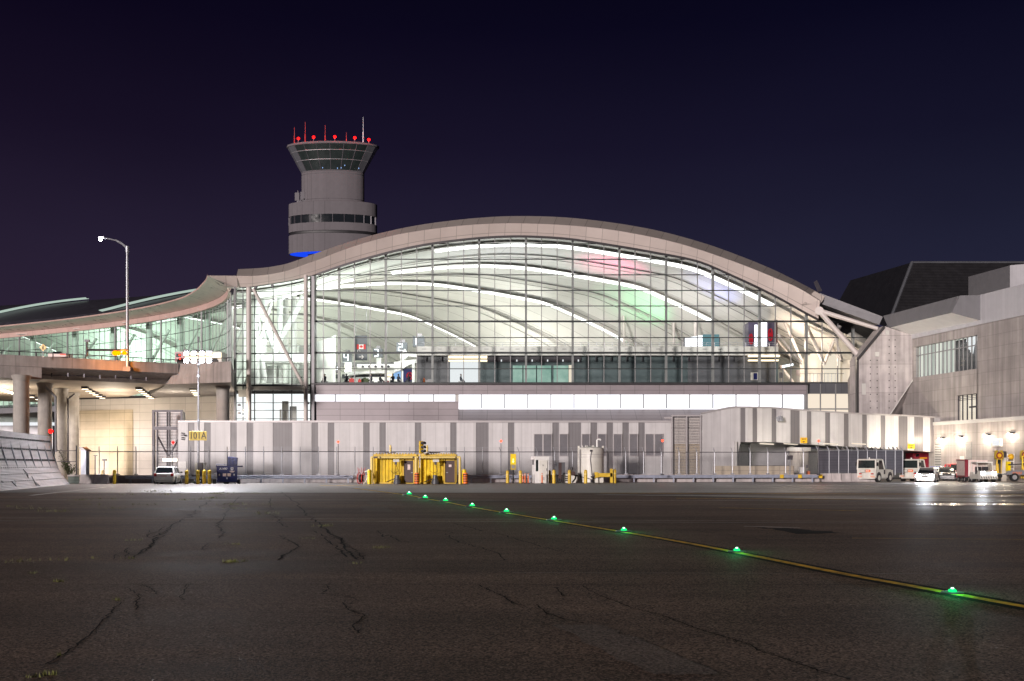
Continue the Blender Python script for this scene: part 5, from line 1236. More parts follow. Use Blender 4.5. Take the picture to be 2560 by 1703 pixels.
for x, r in [(929.5, .12), (1040, .13), (1149.5, .11)]: MB().tube((XX(x, Yp), Yp, 0), (XX(x, Yp), Yp, zb), r, r, 12).build('post', M['paleyellow'], gpst)
for (x, w_) in [(939, 5), (951, 1.6), (1140, 1.6), (1034, 2), (1047, 2)]: MB().obox((XX(x, Yp), Yp - .1, zb), (w_ * 2 * Yp / F, .08, .13)).build('clamp', M['brown'], gpst)
for x in (991, 1090):
    fl = MB().obox((XX(x, Yp), Yp - .15, ZZ(1151.5, Yp)), (.52, .3, .17), .15, 0, .3).build('work_lamp', M['white'], gpst)
    MB().obox((XX(x - 1, Yp), Yp - .1, ZZ(1158, Yp)), (.2, .2, .28)).build('lamp_box', M['darksteel'], gpst)
    MB().path([(XX(x - 2, Yp), Yp + .2, ZZ(1160, Yp)), (XX(x + 4, Yp), Yp + .4, ZZ(1178, Yp)), (XX(x - 8, Yp), Yp + .4, ZZ(1184, Yp)), (XX(x - 16, Yp), Yp + .4, ZZ(1177, Yp))], .018, 6).build('cable', M['brown'], gpst)
for x in (976, 1068): 
    t_ = thing('yellow_flag_post', 'short yellow post with rope on the roof of the ' + ('container beside the hose reel' if x < 1000 else 'container right of the traffic light'), 'post', P(x, 1136, 88.6))
    MB().tube(P(x, 1136, 88.6), P(x, 1113, 88.6), .09, .075, 10).build('post', M['paleyellow'], t_); MB().ball(P(x - 1, 1132, 88.5), .12, 8).build('lashing', M['offwhite'], t_)
# traffic light
tf = thing('traffic_light', 'yellow traffic light with three unlit lenses above the yellow containers', 'traffic light', P(1042, 1143, 87.2))
MB().tube(P(1050, 1170, 87), P(1050, 1134, 87), .03, .03, 6).build('thin_pole', M['steel'], tf)
MB().obox(P(1053, 1118.5, 87), (.34, .24, 1.08), .45).build('housing', M['yellow'], tf)
for i, mt in enumerate((M['taillight'], M['signyellow'], M['tealglass'])):
    c = P(1056, 1108.5 + 10 * i, 86.8); d_ = Vector((math.sin(.45), -math.cos(.45), 0))
    ln = MB().disc(c, d_, .13, 14, 0, .03).build('lens', mt, tf)
    mb = MB(); R_ = mb.ring(c, d_, .155, 14); R2 = [v + d_ * .26 + Vector((.10, 0, 0)) for v in R_]
    for k_ in range(14):
        if (R_[k_].z + R_[(k_+1) % 14].z) / 2 > c.z - .09: mb.face([R_[k_], R_[(k_+1) % 14], R2[(k_+1) % 14], R2[k_]])
    mb.build('visor', M['black'], ln)
# orange drums
LOCAL[0] = True
dm = thing('traffic_drum', 'orange and black banded drum in front of the middle yellow post', 'traffic drum', (0, 0, 0), 'orange traffic drums')
MB().lathe((0, 0, 0), [(.215, .05), (.212, .93), (.16, .95), (.155, 1.0)], 20).build('drum_body', M['orange'], dm)
for z in (.27, .46, .65, .84): MB().lathe((0, 0, 0), [(.219, z - .045), (.219, z + .045)], 20, 0, False).build('black_band', M['black'], dm)
MB().lathe((0, 0, 0), [(.36, 0), (.36, .05), (.24, .07)], 20).build('rubber_base', M['black'], dm)
LOCAL[0] = False
dm.location = gx(1042, 86.2); dup(dm, gx(1163.5, 86.6), .4, 'orange and black banded drum at the right end of the yellow pipe frame', 'orange traffic drums')
# counterweight cones
LOCAL[0] = True
cw = thing('counterweight_bucket', 'x', 'counterweight', (0, 0, 0), 'grey counterweight buckets with booms')
MB().lathe((0, 0, 0), [(.36, 0), (.30, .38), (.24, .42), (.21, .78), (.16, .8)], 18).build('bucket', M['ingrey'], cw)
MB().tube((-.95, -.05, .18), (-.12, -.05, .52), .045, .04, 8).build('boom', M['brown'], cw)
LOCAL[0] = False
cw.location = gx(993, 87.3); cw['label'] = 'grey bucket with a brown boom left of the first brown door'
dup(cw, gx(1088, 87.3), 0, 'grey bucket with a brown boom left of the second brown door', 'grey counterweight buckets with booms')
# hose reel, yellow covers
hr = thing('hose_reel', 'dark red hose reel on wheels left of the yellow containers', 'hose reel', gx(904, 87.5))
c = P(903, 1196, 87.5)
for s_ in (-.18, .18):
    mb = MB(); rg = [c + Vector((s_ + .10 * math.cos(i * math.pi / 9), .42 * math.cos(i * math.pi / 9), .5 * math.sin(i * math.pi / 9))) for i in range(19)]
    for a, b in zip(rg, rg[1:]): mb.tube(a, b, .035, .035, 6)
    for i in range(0, 18, 3): mb.tube(c + Vector((s_, 0, 0)), rg[i], .02, .02, 5)
    mb.build('reel_flange', M['red'], hr)
MB().tube(c + Vector((-.16, .0, 0)), c + Vector((.18, .0, 0)), .33, .33, 18).build('hose_coil', M['black'], hr)
mb = MB()
for a in range(5): mb.tube(c + Vector((-.2 + a * .12, 0, .5)), c + Vector((-.3 + a * .16, 0, .95 - .1 * (a % 2))), .02, .02, 5)
mb.build('hose_guide', M['red'], hr)
MB().path([P(912, 1180, 87.4), P(918, 1177, 87.3), P(922, 1190, 87.2), P(914, 1204, 87.2), P(909, 1211, 87)], .06, 8).build('hose', M['offwhite'], hr)
for (x, y0, w_, lab) in [(921.5, 1174, .29, 'bright yellow post cover at the left end of the yellow pipe frame'), (1160, 1173.5, .40, 'bright yellow post cover behind the orange drum')]:
    t_ = thing('post_cover', lab, 'bollard cover', gx(x, 86.6)); h_ = ZZ(y0, 86.6)
    MB().lathe((XX(x, 86.6), 86.9, 0), [(w_ / 2, 0), (w_ / 2, h_ - .12), (w_ / 2 - .05, h_)], 18).build('cover', M['bright_yellow'], t_)
    for z in (.75, .95): MB().lathe((XX(x, 86.6), 86.9, 0), [(w_ / 2 + .005, h_ * z - .02), (w_ / 2 + .005, h_ * z + .02)], 18, 0, False).build('ridge', M['paleyellow'], t_)
# flood mast with sign 101A
Ym = 89.2
ms = thing('floodlight_mast', 'slim telescopic floodlight mast carrying the yellow 101A sign', 'floodlight mast', gx(496, Ym))
mx = XX(496, Ym)
MB().tube((mx, Ym, .4), (mx, Ym, ZZ(1050, Ym)), .10, .10, 12).tube((mx, Ym, ZZ(1050, Ym)), (mx, Ym, ZZ(920, Ym)), .075, .075, 12).tube((mx, Ym, ZZ(920, Ym)), (mx, Ym, ZZ(845, Ym)), .045, .03, 8).build('mast_tube', M['steel'], ms)
for y in (1054, 942, 914): MB().tube((mx, Ym, ZZ(y, Ym)), (mx, Ym, ZZ(y - 5, Ym)), .16, .12, 12).build('collar', M['steel'], ms)
MB().tube((mx - 1.2, Ym, ZZ(890, Ym)), (mx + 1.2, Ym, ZZ(890, Ym)), .05).build('lamp_bar', M['darksteel'], ms)
for dx_ in (-1.02, -.36, .36, 1.02):
    for dz in (.26, -.42):
        hd = MB().obox((mx + dx_, Ym - .05, ZZ(890, Ym) + dz), (.46, .22, .42), 0, 0, -.3).build('floodlight', M['darksteel'], ms)
        MB().obox((mx + dx_, Ym - .18, ZZ(890, Ym) + dz - .04), (.38, .03, .33), 0, 0, -.3).build('lens', M['e_flood'], hd)
MB().obox((mx, Ym, ZZ(849, Ym)), (.14, .14, .5)).build('whip_tip', M['darksteel'], ms)
MB().obox((mx + .1, Ym + .3, ZZ(1174, Ym)), (.85, .6, 1.2)).build('generator_box', M['offwhite'], ms)
MB().obox((mx + .2, Ym - .05, ZZ(1172, Ym)), (.42, .2, 1.1)).obox((mx + .05, Ym - .1, ZZ(1189, Ym)), (1.2, .2, .16)).build('winch_panel', M['darksteel'], ms)
MB().tube((mx - .3, Ym, .1), (mx + .3, Ym, .1), .3, .3, 14).build('trailer_wheel', M['black'], ms)
sg = MB().box(XX(475, Ym), XX(518, Ym), Ym - .22, Ym - .17, ZZ(1101, Ym), ZZ(1079, Ym)).build('sign_plate', M['mustard'], ms)
mb = MB(); a_, b_, z0, z1 = XX(475, Ym), XX(518, Ym), ZZ(1101, Ym), ZZ(1079, Ym)
for (p, q_) in [((a_, z0), (b_, z0)), ((a_, z1), (b_, z1)), ((a_, z0), (a_, z1)), ((b_, z0), (b_, z1))]: mb.tube((p[0], Ym - .2, p[1]), (q_[0], Ym - .2, q_[1]), .022, .022, 6)
mb.build('sign_border', M['paleyellow'], sg)
def text(body, loc, size, mat, parent, rz=0.0, name='lettering', ext=.006, sx=1.0):
    cu = bpy.data.curves.new(name, 'FONT'); cu.body = body; cu.size = size; cu.extrude = ext; cu.align_x = 'CENTER'; cu.align_y = 'CENTER'
    o = bpy.data.objects.new(name, cu); COL.objects.link(o); bpy.context.view_layer.update()
    me = bpy.data.meshes.new_from_object(o.evaluated_get(bpy.context.evaluated_depsgraph_get())); bpy.data.objects.remove(o)
    o = bpy.data.objects.new(name, me); COL.objects.link(o); me.materials.clear(); me.materials.append(mat)
    Mx = Matrix.Rotation(rz, 4, 'Z') @ Matrix.Rotation(R(90), 4, 'X') @ Matrix.Diagonal((sx, 1, 1, 1)); me.transform(Mx)
    off = Vector((0, 0, 0)); q = parent
    while q is not None: off += q.location; q = q.parent
    o.location = Vector(loc) - (Vector((0, 0, 0)) if LOCAL[0] else off); o.parent = parent; return o
text('101A', ((a_ + b_) / 2, Ym - .235, (z0 + z1) / 2), .86, M['black'], sg, sx=.82)
# obstruction lights on thin poles
for (x, y0, y1, Y, lab) in [(845.5, 1105, 1189, 91.5, 'thin pole with a glowing red lamp left of the yellow containers'), (1252.5, 1103, 1187, 92.5, 'thin pole with a glowing red lamp beside the lit arrow sign'), (1656, 1102, 1184, 94, 'thin pole with a red lamp in front of the louvred windows'), (2046, 1102.5, 1184, 96.5, 'thin red pole with a glowing lamp where the slatted fence begins')]:
    t_ = thing('obstruction_light', lab, 'obstruction light', gx(x, Y), 'red lamps on thin poles')
    MB().tube((XX(x, Y), Y, .7), (XX(x, Y), Y, ZZ(y0 + 4, Y)), .035, .03, 8).obox((XX(x, Y), Y, .75), (.3, .2, .1)).build('pole', M['darksteel'], t_)
    MB().ball((XX(x, Y), Y - .05, ZZ(y0, Y)), .11, 12).build('lamp', M['e_orange'], t_)
    ld = bpy.data.lights.new('red_glow', 'POINT'); ld.energy = 25; ld.color = (1, .12, .05); ld.shadow_soft_size = .14
    lo = bpy.data.objects.new('red_glow', ld); COL.objects.link(lo); lo.location = (XX(x, Y), Y - .5, ZZ(y0, Y))
# arrow sign
Ya = 92
ar = thing('arrow_sign', 'tall yellow sign box on a black post with a lit downward arrow', 'sign', gx(1283, Ya))
MB().tube((XX(1283, Ya), Ya, 0), (XX(1283, Ya), Ya, 1.2), .075, .075, 10).build('post', M['black'], ar)
bx_ = MB().box(XX(1276, Ya), XX(1290, Ya), Ya - .1, Ya + .15, ZZ(1161.5, Ya), ZZ(1135, Ya)).build('sign_box', M['bright_yellow'], ar)
MB().box(XX(1276.6, Ya), XX(1289.4, Ya), Ya - .11, Ya + .14, ZZ(1174.7, Ya), ZZ(1162, Ya)).build('control_box', M['mustard'], ar)
MB().box(XX(1279.5, Ya), XX(1286.5, Ya), Ya - .13, Ya - .1, ZZ(1171, Ya), ZZ(1163.5, Ya)).build('control_panel', M['greymetal'], ar)
mb = MB(); c0 = (1283, 1157.8)
mb.ppoly([(1281.9, 1147), (1284.1, 1147), (1284.1, 1153), (1286, 1153), (1283, 1158), (1280, 1153), (1281.9, 1153)], Ya - .13, .03); mb.build('lit_arrow', M['e_arrow'], bx_)
for (x) in (1277, 1289): MB().obox(P(x, 1140.5, Ya - .12), (.06, .05, .06)).build('fixing', M['orange'], bx_)
# delineators
LOCAL[0] = True
dl = thing('delineator_post', 'x', 'delineator', (0, 0, 0), 'orange delineator posts')
MB().lathe((0, 0, 0), [(.055, 0), (.05, .78), (.045, .82)], 10).build('post', M['orange'], dl); MB().lathe((0, 0, 0), [(.06, .66), (.06, .76)], 10, 0, False).build('white_band', M['sticker'], dl); MB().lathe((0, 0, 0), [(.12, 0), (.10, .05)], 12).build('foot', M['black'], dl)
LOCAL[0] = False
for i, (x, Y, s_, lab) in enumerate([(1307, 92.6, 1, 'faded orange delineator post, leftmost of the three beside the white booth'), (1312.7, 90.6, 1.1, 'orange delineator post, middle of the three beside the white booth'), (1320.7, 90.3, 1.1, 'orange delineator post of the three that stands closest to the booth'), (1355.2, 90.2, 1.15, 'orange delineator post right in front of the white booth')]):
    if i == 0: dl.location = gx(x, Y); dl['label'] = lab
    else: dup(dl, gx(x, Y), 0, lab, 'orange delineator posts', s_)
# white booth
Yb = 91.3
bt = thing('guard_booth', 'small white booth with a tall side window and plain door', 'booth', gx(1351, Yb))
A = [Vector((XX(1330.5, Yb), Yb + .9, 0)), Vector((XX(1337.5, Yb), Yb - .1, 0)), Vector((XX(1371.5, Yb), Yb, 0)), Vector((XX(1371.5, Yb), Yb + 1.4, 0))]
zb_ = ZZ(1148.5, Yb); MB().hexa(A, [v + Vector((0, 0, zb_)) for v in A]).build('walls', M['white'], bt)
A2 = [v + Vector((dx_, dy_, zb_ - .02)) for v, (dx_, dy_) in zip(A, [(-.1, 0), (-.05, -.08), (.05, -.08), (.05, .1)])]; MB().hexa(A2, [v + Vector((0, 0, .28)) for v in A2]).build('roof', M['white'], bt)
MB().box(XX(1339.5, Yb), XX(1345.3, Yb), Yb - .115, Yb - .08, ZZ(1178.5, Yb), ZZ(1150, Yb)).build('window', M['darkglass'], bt)
MB().hexa([P(1331, 1162, Yb + .8), P(1334.5, 1162, Yb + .28), P(1334.5, 1162, Yb + .2), P(1330.6, 1162, Yb + .78)], [P(1331, 1149, Yb + .8), P(1334.5, 1149, Yb + .28), P(1334.5, 1149, Yb + .2), P(1330.6, 1149, Yb + .78)]).build('window', M['darkglass'], bt)
do = MB().box(XX(1348.5, Yb), XX(1368, Yb), Yb - .12, Yb - .05, .06, ZZ(1151, Yb)).build('door', M['offwhite'], bt)
MB().box(XX(1366, Yb), XX(1367, Yb), Yb - .17, Yb - .12, ZZ(1178, Yb), ZZ(1171, Yb)).build('handle', M['darksteel'], do)
mb = MB(); c = P(1357.7, 1163.5, Yb - .13)
for a in (90, 210, 330): mb.tube(c, c + Vector((math.cos(R(a + 180)) * .09, 0, math.sin(R(a + 180)) * .09)), .018, .018, 5)
mb.build('emblem', M['darksteel'], do)
MB().box(XX(1355, Yb), XX(1361, Yb), Yb - .13, Yb - .1, ZZ(1201, Yb), ZZ(1193, Yb)).build('vent_grille', M['coping'], do)
# dark cabinet
Yk = 92.2
ck = thing('dark_cabinet', 'charcoal weather-streaked cabinet on short legs beside the white booth', 'cabinet', gx(1400, Yk))
MB().box(XX(1388, Yk), XX(1412.7, Yk), Yk, Yk + .7, ZZ(1186, Yk), ZZ(1156, Yk)).build('body', M['ingrey'], ck)
MB().obox(P(1387.5, 1162, Yk), (.2, .3, .12)).build('hood', M['darksteel'], ck)
MB().box(XX(1396, Yk), XX(1404, Yk), Yk - .02, Yk + .05, ZZ(1197, Yk), ZZ(1157, Yk)).build('centre_panel', M['brown'], ck)
for x in (1391, 1396, 1401, 1408): MB().obox((XX(x, Yk), Yk + .2, .33), (.1, .12, .66)).build('leg', M['black'], ck)
# pump skid
sk = thing('pump_skid', 'beige pump skid with a black hose between cabinet and tank', 'pump', gx(1425, 92))
MB().box(XX(1408.5, 92), XX(1445, 92), 92, 92.9, .0, ZZ(1186, 92)).build('housing', M['offwhite'], sk)
mb = MB()
for i in range(3): mb.obox(P(1418, 1191 + 5 * i, 91.95), (.4, .06, .08), 0, 0, .4)
mb.build('louvre_slots', M['darksteel'], sk)
mb = MB().path([P(1440, 1188, 91.6), P(1438, 1197, 91.4), P(1431, 1206, 91.2)], .07, 8); mb.build('hose', M['black'], sk)
mb = MB().tube(P(1424, 1186, 91.7), P(1447, 1190, 91.7), .06).tube(P(1428, 1184, 91.8), P(1438, 1184, 91.8), .14).obox(P(1433, 1183, 91.8), (.3, .3, .3)).tube(P(1446, 1190, 91.6), P(1446, 1206, 91.6), .05); mb.build('pipework', M['brown'], sk)
# tank
Yt = 93.2
tk = thing('storage_tank', 'upright white storage tank with a hooked vent pipe and piping', 'tank', gx(1476.5, Yt))
rt = 32.0 / F * Yt; cx_ = XX(1476.5, Yt); zt = ZZ(1120, Yt)
MB().lathe((cx_, Yt, 0), [(rt, .05), (rt, zt - .12), (rt * .94, zt), (rt * .5, zt + .10), (.05, zt + .16)], 40).build('shell', M['offwhite'], tk)
for z in (ZZ(1143, Yt), ZZ(1137, Yt)): MB().lathe((cx_, Yt, 0), [(rt + .012, z - .02), (rt + .012, z + .02)], 40, 0, False).build('weld_band', M['coping'], tk)
for x in (1446.5, 1507): MB().box(XX(x - 2.2, Yt), XX(x + 2.2, Yt), Yt - .1, Yt + .1, ZZ(1205, Yt), ZZ(1115, Yt)).build('lifting_lug', M['offwhite'], tk)
mb = MB().path([P(1492.5, 1121, Yt - .2), P(1492.5, 1101, Yt - .2), P(1495, 1098.5, Yt - .2), P(1500, 1098.5, Yt - .2), P(1502, 1101, Yt - .2)], .075, 8); mb.build('vent_pipe', M['white'], tk)
mb = MB()
for x in (1456, 1464, 1468, 1481, 1484): mb.tube(P(x, 1122, Yt - .3), P(x, 1114, Yt - .3), .045, .045, 6)
mb.build('nozzle', M['offwhite'], tk)
yy = Yt - rt - .08
mb = MB().path([P(1478.5, 1127, yy), P(1475.5, 1148, yy), P(1478, 1170, yy), P(1479.5, 1188, yy)], .03, 6).path([P(1450, 1123, yy + .5), P(1450, 1192, yy + .5), P(1470, 1196, yy), P(1480, 1200, yy)], .04, 6).path([P(1480, 1200, yy - .05), P(1486, 1190, yy - .05)], .05, 6); mb.build('piping', M['darksteel'], tk)
MB().obox(P(1477.5, 1127, yy), (.18, .12, .18)).obox(P(1479, 1203, yy), (.22, .2, .2)).build('valve', M['darksteel'], tk)
mb = MB().pbox(1486.5, 1194, 1495.5, 1207, 91.6, .4).build('white_drum', M['offwhite']); tag(mb, 'white crate at the tank foot nearer the tank pipes', 'crate', 'white crates by the tank')
c = MB().pbox(1499, 1194, 1508.5, 1207, 91.6, .4).build('white_drum', M['offwhite']); tag(c, 'white crate under the yellow guard bar beside its post', 'crate', 'white crates by the tank')
yg = thing('guard_bar', 'heavy yellow guard bar bolted to a yellow post beside the tank', 'guard bar', gx(1529, 91))
MB().pbox(1487, 1183, 1531, 1192.5, 91, .12).pbox(1486.5, 1181, 1496, 1194, 90.97, .18).build('bar', M['yellow'], yg); MB().pbox(1525.5, 1172, 1532, 1207, 91, .3).build('post', M['yellow'], yg)
MB().tube(P(1478, 1194, 91), P(1487, 1189, 91), .1, .12, 8).build('hitch', M['darksteel'], yg)
# small things under the raised annex
ob = thing('orange_barrel', 'small orange barrel behind the fence under the raised annex', 'barrel', gx(2020, 103))
MB().lathe((XX(2020.5, 103), 103, 0), [(.2, .55), (.2, .75), (.17, .78), (.2, .82), (.2, 1.0), (.1, 1.05)], 14).build('barrel', M['orange'], ob); MB().tube(P(2018, 1170, 103), P(2018, 1163, 103), .1).build('cone_top', M['darksteel'], ob)
bxx = MB().pbox(2001, 1168, 2011, 1184, 101, .5).build('utility_box', M['white']); tag(bxx, 'white utility box behind the fence by the round column', 'utility box')

for i, x in ((1, 27.5), (2, 34)):
    y = 97.0 + (x - 21) * .25
    t_ = thing('added_lamp_box', 'added dark box hiding a spot lamp, on a short stand ' + ('near the round support column' if i == 1 else 'behind the slatted fence'), 'floodlight', (x, y, 0), 'added lamp boxes behind the fence')
    MB().obox((x, y - .16, 2.4), (.5, .18, .4), 0, 0, .35).build('housing', M['darksteel'], t_); MB().tube((x, y - .16, 0), (x, y - .16, 2.3), .04).build('stand', M['steel'], t_)  # boxes added to hide two made-up spot lamps from view
# ------------------------------------------------------------------ vehicles
def wheel(par, x, y, r, w, rimmat=None):
    t = MB().tube((x - w / 2, y, r), (x + w / 2, y, r), r, r, 20).build('wheel', M['black'], par)
    s = 1 if x > 0 else -1
    MB().disc((x + s * (w / 2 - .01), y, r), (s, 0, 0), r * .64, 16, 0, .025).build('rim', rimmat or M['rim'], t)
def car(name, label, loc, rz, paint, L_=4.35, Wd=1.76, Hh=1.54, belt=.98, hood=.92, cab=(-2.0, -1.62, .35, 1.12), zc=.2, wr=.31, group=None, lit=None, suv=False):
    LOCAL[0] = True
    t = thing(name, label, 'car', loc, group, rz); w = Wd / 2; a, b = -L_ / 2, L_ / 2
    secs = [(a, .86, .34, belt - .08), (a + .12, .97, .24, belt), (a + .6, 1, zc, belt), (cab[2] + .2, 1, zc, belt - .01), (cab[3], 1, zc, hood), (b - .55, .97, zc, hood - .08), (b - .12, .88, .24, hood - .2), (b, .74, .34, hood - .3)]
    rows = []
    for (y, k_, z0, z1) in secs:
        ww = w * k_; rows.append([Vector(p) for p in ((-ww * .92, y, z0), (-ww, y, z0 + .14), (-ww, y, z1 - .22), (-ww * .95, y, z1 - .05), (-ww * .86, y, z1), (ww * .86, y, z1), (ww * .95, y, z1 - .05), (ww, y, z1 - .22), (ww, y, z0 + .14), (ww * .92, y, z0))])
    mb = MB().grid(rows, 0, True); mb.face(rows[0]); mb.face(rows[-1])
    mb.box(-w * .9, w * .9, a + .3, b - .3, zc - .02, zc + .1)
    y0, y1, y2, y3 = cab; wt = w * .74; wb = w * .9
    B = [Vector(p) for p in ((-wb, y0, belt - .02), (wb, y0, belt - .02), (wb, y3, hood - .02), (-wb, y3, hood - .02))]
    T = [Vector(p) for p in ((-wt, y1, Hh - .06), (wt, y1, Hh - .06), (wt, y2, Hh - .05), (-wt, y2, Hh - .05))]
    for i in range(4): mb.tube(B[i], T[i], .055, .045, 8)
    for s in (-1, 1):
        m0, m1 = lerp(y0, y3, .52), lerp(y1, y2, .62); mb.tube((s * wb, m0, belt), (s * wt, m1, Hh - .06), .045, .04, 6)
        q0, q1 = lerp(y0, y3, .2), lerp(y1, y2, .12); mb.tube((s * wb, q0, belt), (s * wt, q1, Hh - .06), .06, .05, 6)
    body = mb.build('body', paint, t)
    rf = [Vector((x, y, z)) for x, y, z in ((-wt - .04, y1 - .04, Hh - .09), (wt + .04, y1 - .04, Hh - .09), (wt + .04, y2 + .05, Hh - .09), (-wt - .04, y2 + .05, Hh - .09))]
    rt_ = [Vector((x * .8, lerp(y, (y1 + y2) / 2, .12), Hh)) for x, y in ((-wt, y1), (wt, y1), (wt, y2), (-wt, y2))]
    MB().hexa(rf, rt_).build('roof', paint, t)
    MB().hexa(B, T).build('windows', M['darkglass'], t)
    MB().box(-w * .93, w * .93, a - .06, a + .14, .36, .60).build('rear_bumper', paint, t); MB().box(-w * .8, w * .8, b - .12, b + .05, .32, .54).build('front_bumper', paint, t)
    for s in (-1, 1):
        MB().obox((s * w * .80, a + .02, belt - .16), (.22, .12, .26)).build('tail_light', M['taillight'], t)
        hl_ = M['e_head'] if lit else M['white']
        MB().obox((s * w * .66, b - .06, hood - .24), (.42, .2, .24) if lit else (.30, .16, .15)).build('headlight', hl_, t)
        MB().obox((s * (w + .09), cab[3] - .28, belt + .04), (.18, .1, .13)).build('wing_mirror', M['black'] if not suv else paint, t)
        for yy in (a + .78, b - .84):
            MB().disc((s * (w - .035), yy, wr + .03), (s, 0, 0), wr + .075, 20, 0, .04).build('wheel_arch', M['black'], body)
            wheel(t, s * (w - .08), yy, wr, .2)
        MB().obox((s * w, .1, belt - .2), (.03, .16, .03)).build('door_handle', M['black'] if suv else paint, t)
    MB().box(-.26, .26, a - .05, a, belt - .32, belt - .19).build('licence_plate', M['sticker'], t)
    MB().box(-.4, .4, b - .02, b + .02, hood - .36, hood - .22).build('grille', M['black'], t)
    LOCAL[0] = False; return t
car('white_car', 'small white hatchback parked with its rear towards the camera beside yellow bollards', gx(421, 88.2), R(9), M['carwhite'])
car('blue_car', 'blue car parked behind the bright headlamps near the red pickup', gx(2343, 108), R(150), M['blue'], Hh=1.5)
car('black_car', 'black car parked nose out beside the red sport utility vehicle', gx(2366, 106), R(158), M['carblack'], Hh=1.48)
car('red_suv', 'bright red sport utility vehicle parked nose out beside the baggage cart', gx(2391, 107.5), R(168), M['red'], 4.7, 1.9, 1.78, 1.12, 1.08, (-2.2, -2.05, .4, 1.0), .35, .37, suv=True)
hc = car('headlamp_car', 'pale sedan with dazzling headlamps in front of the second tow tractor', gx(2318, 97), R(152), M['carwhite'], 4.5, 1.78, 1.42, .92, .88, (-1.75, -1.0, .45, 1.25), .2, .31, lit=True)

# tow tractors
LOCAL[0] = True
tt = thing('tow_tractor', 'white aircraft tow tractor parked at an angle by the concrete barriers', 'tow tractor', (0, 0, 0), 'white tow tractors')
mb = MB().box(-.97, .97, -1.8, -.1, .42, 1.22).box(-.97, .97, -.1, 1.8, .42, 1.16).box(-.8, .8, -1.7, 1.7, .3, .45)
mb.hexa([(-.9, .0, 1.16), (.9, .0, 1.16), (.9, 1.75, 1.12), (-.9, 1.75, 1.12)], [(-.8, .0, 1.3), (.8, .0, 1.3), (.8, 1.6, 1.22), (-.8, 1.6, 1.22)])
bodyt = mb.build('body', M['offwhite'], tt)
mb = MB()
cb = [(-.95, -1.78, 1.22), (.95, -1.78, 1.22), (.95, .05, 1.22), (-.95, .05, 1.22)]; ct_ = [(-.92, -1.74, 2.2), (.92, -1.74, 2.2), (.92, -.35, 2.2), (-.92, -.35, 2.2)]
for i in range(4): mb.tube(cb[i], ct_[i], .075, .07, 8)
mb.hexa([(-.97, -1.8, 2.12), (.97, -1.8, 2.12), (.97, -.28, 2.12), (-.97, -.28, 2.12)], [(-.9, -1.7, 2.26), (.9, -1.7, 2.26), (.9, -.4, 2.26), (-.9, -.4, 2.26)])
mb.box(-.95, .95, -1.8, -1.74, 1.2, 1.36)
for s in (-.93, .93): mb.tube((s, -1.2, 1.22), (s, -1.2, 2.15), .06, .06, 6); mb.obox((s, -1.5, 1.65), (.05, .5, .9))
mb.build('cab', M['offwhite'], tt)
MB().hexa([tuple(c * .985 if j < 2 else c for j, c in enumerate(p)) for p in cb], [tuple(c * .985 if j < 2 else c for j, c in enumerate(p)) for p in ct_]).build('windows', M['tealglass'], tt)
for s in (-1, 1):
    for yy in (-1.15, 1.15):
        MB().disc((s * .94, yy, .5), (s, 0, 0), .48, 20, 0, .045).build('wheel_arch', M['darksteel'], bodyt); wheel(tt, s * .86, yy, .40, .3, M['offwhite'])
    MB().obox((s * .62, -1.82, .80), (.26, .05, .12)).build('tail_light', M['taillight'], tt)
    MB().obox((s * 1.08, -1.7, 1.75), (.2, .08, .36)).build('mirror', M['black'], tt)
    MB().obox((s * .7, 1.82, .85), (.24, .05, .16)).build('headlight', M['white'], tt)
mb = MB()
for i in range(5):
    for s in (-1, 1): mb.face([(s * (.50 + .09 * i), -1.815, .44), (s * (.54 + .09 * i), -1.815, .44), (s * (.46 + .09 * i), -1.815, .62), (s * (.42 + .09 * i), -1.815, .62)])
mb.build('hazard_stripes', M['orange'], tt)
MB().obox((.15, -1.815, 1.08), (.55, .03, .24)).build('orange_label', M['orange'], tt); MB().obox((.15, -1.835, 1.08), (.36, .02, .07)).build('label_lettering', M['white'], tt)
MB().tube((-.55, -1.95, 1.06), (-.05, -1.95, 1.06), .15, .15, 12).build('rear_cylinder', M['offwhite'], tt)
MB().lathe((.55, .35, 1.28), [(.19, 0), (.19, .3), (.12, .42), (.02, .46)], 14).build('air_cleaner', M['white'], tt)
MB().obox((.975, -.02, .98), (.03, .3, .45)).build('side_grille', M['darksteel'], tt)
MB().lathe((0, -1.2, 2.26), [(.07, 0), (.07, .12), (.03, .16)], 10).build('beacon', M['white'], tt)
LOCAL[0] = False
tt.location = gx(2188, 99.0); tt.rotation_euler = (0, 0, R(-47))
dup(tt, gx(2290, 102.0), R(-44), 'white aircraft tow tractor partly hidden behind the pale headlamp car', 'white tow tractors')
# baggage tug with lit headlamps and its cart
bt_ = thing('baggage_tug', 'small white baggage tug facing the camera with glaring headlamps', 'baggage tug', gx(2458, 96.5), None, R(176))
LOCAL[0] = True
mb = MB().box(-.75, .75, -1.4, 1.3, .32, .78); mb.hexa([(-.75, .35, .78), (.75, .35, .78), (.75, 1.3, .78), (-.75, 1.3, .78)], [(-.7, .45, 1.12), (.7, .45, 1.12), (.7, 1.25, 1.05), (-.7, 1.25, 1.05)]); mb.box(-.7, .7, -1.4, -.6, .78, 1.0); mb.build('body', M['offwhite'], bt_)
mb = MB()
for s in (-.7, .7):
    mb.tube((s, .5, 1.1), (s, .3, 1.9), .045, .04, 8); mb.tube((s, -1.1, .95), (s, -1.0, 1.9), .045, .04, 8)
mb.box(-.76, .76, -1.1, .38, 1.88, 1.98); mb.build('cab_frame', M['offwhite'], bt_)
MB().face([(-.66, .5, 1.12), (.66, .5, 1.12), (.66, .31, 1.86), (-.66, .31, 1.86)]).build('windscreen', M['glass'], bt_)
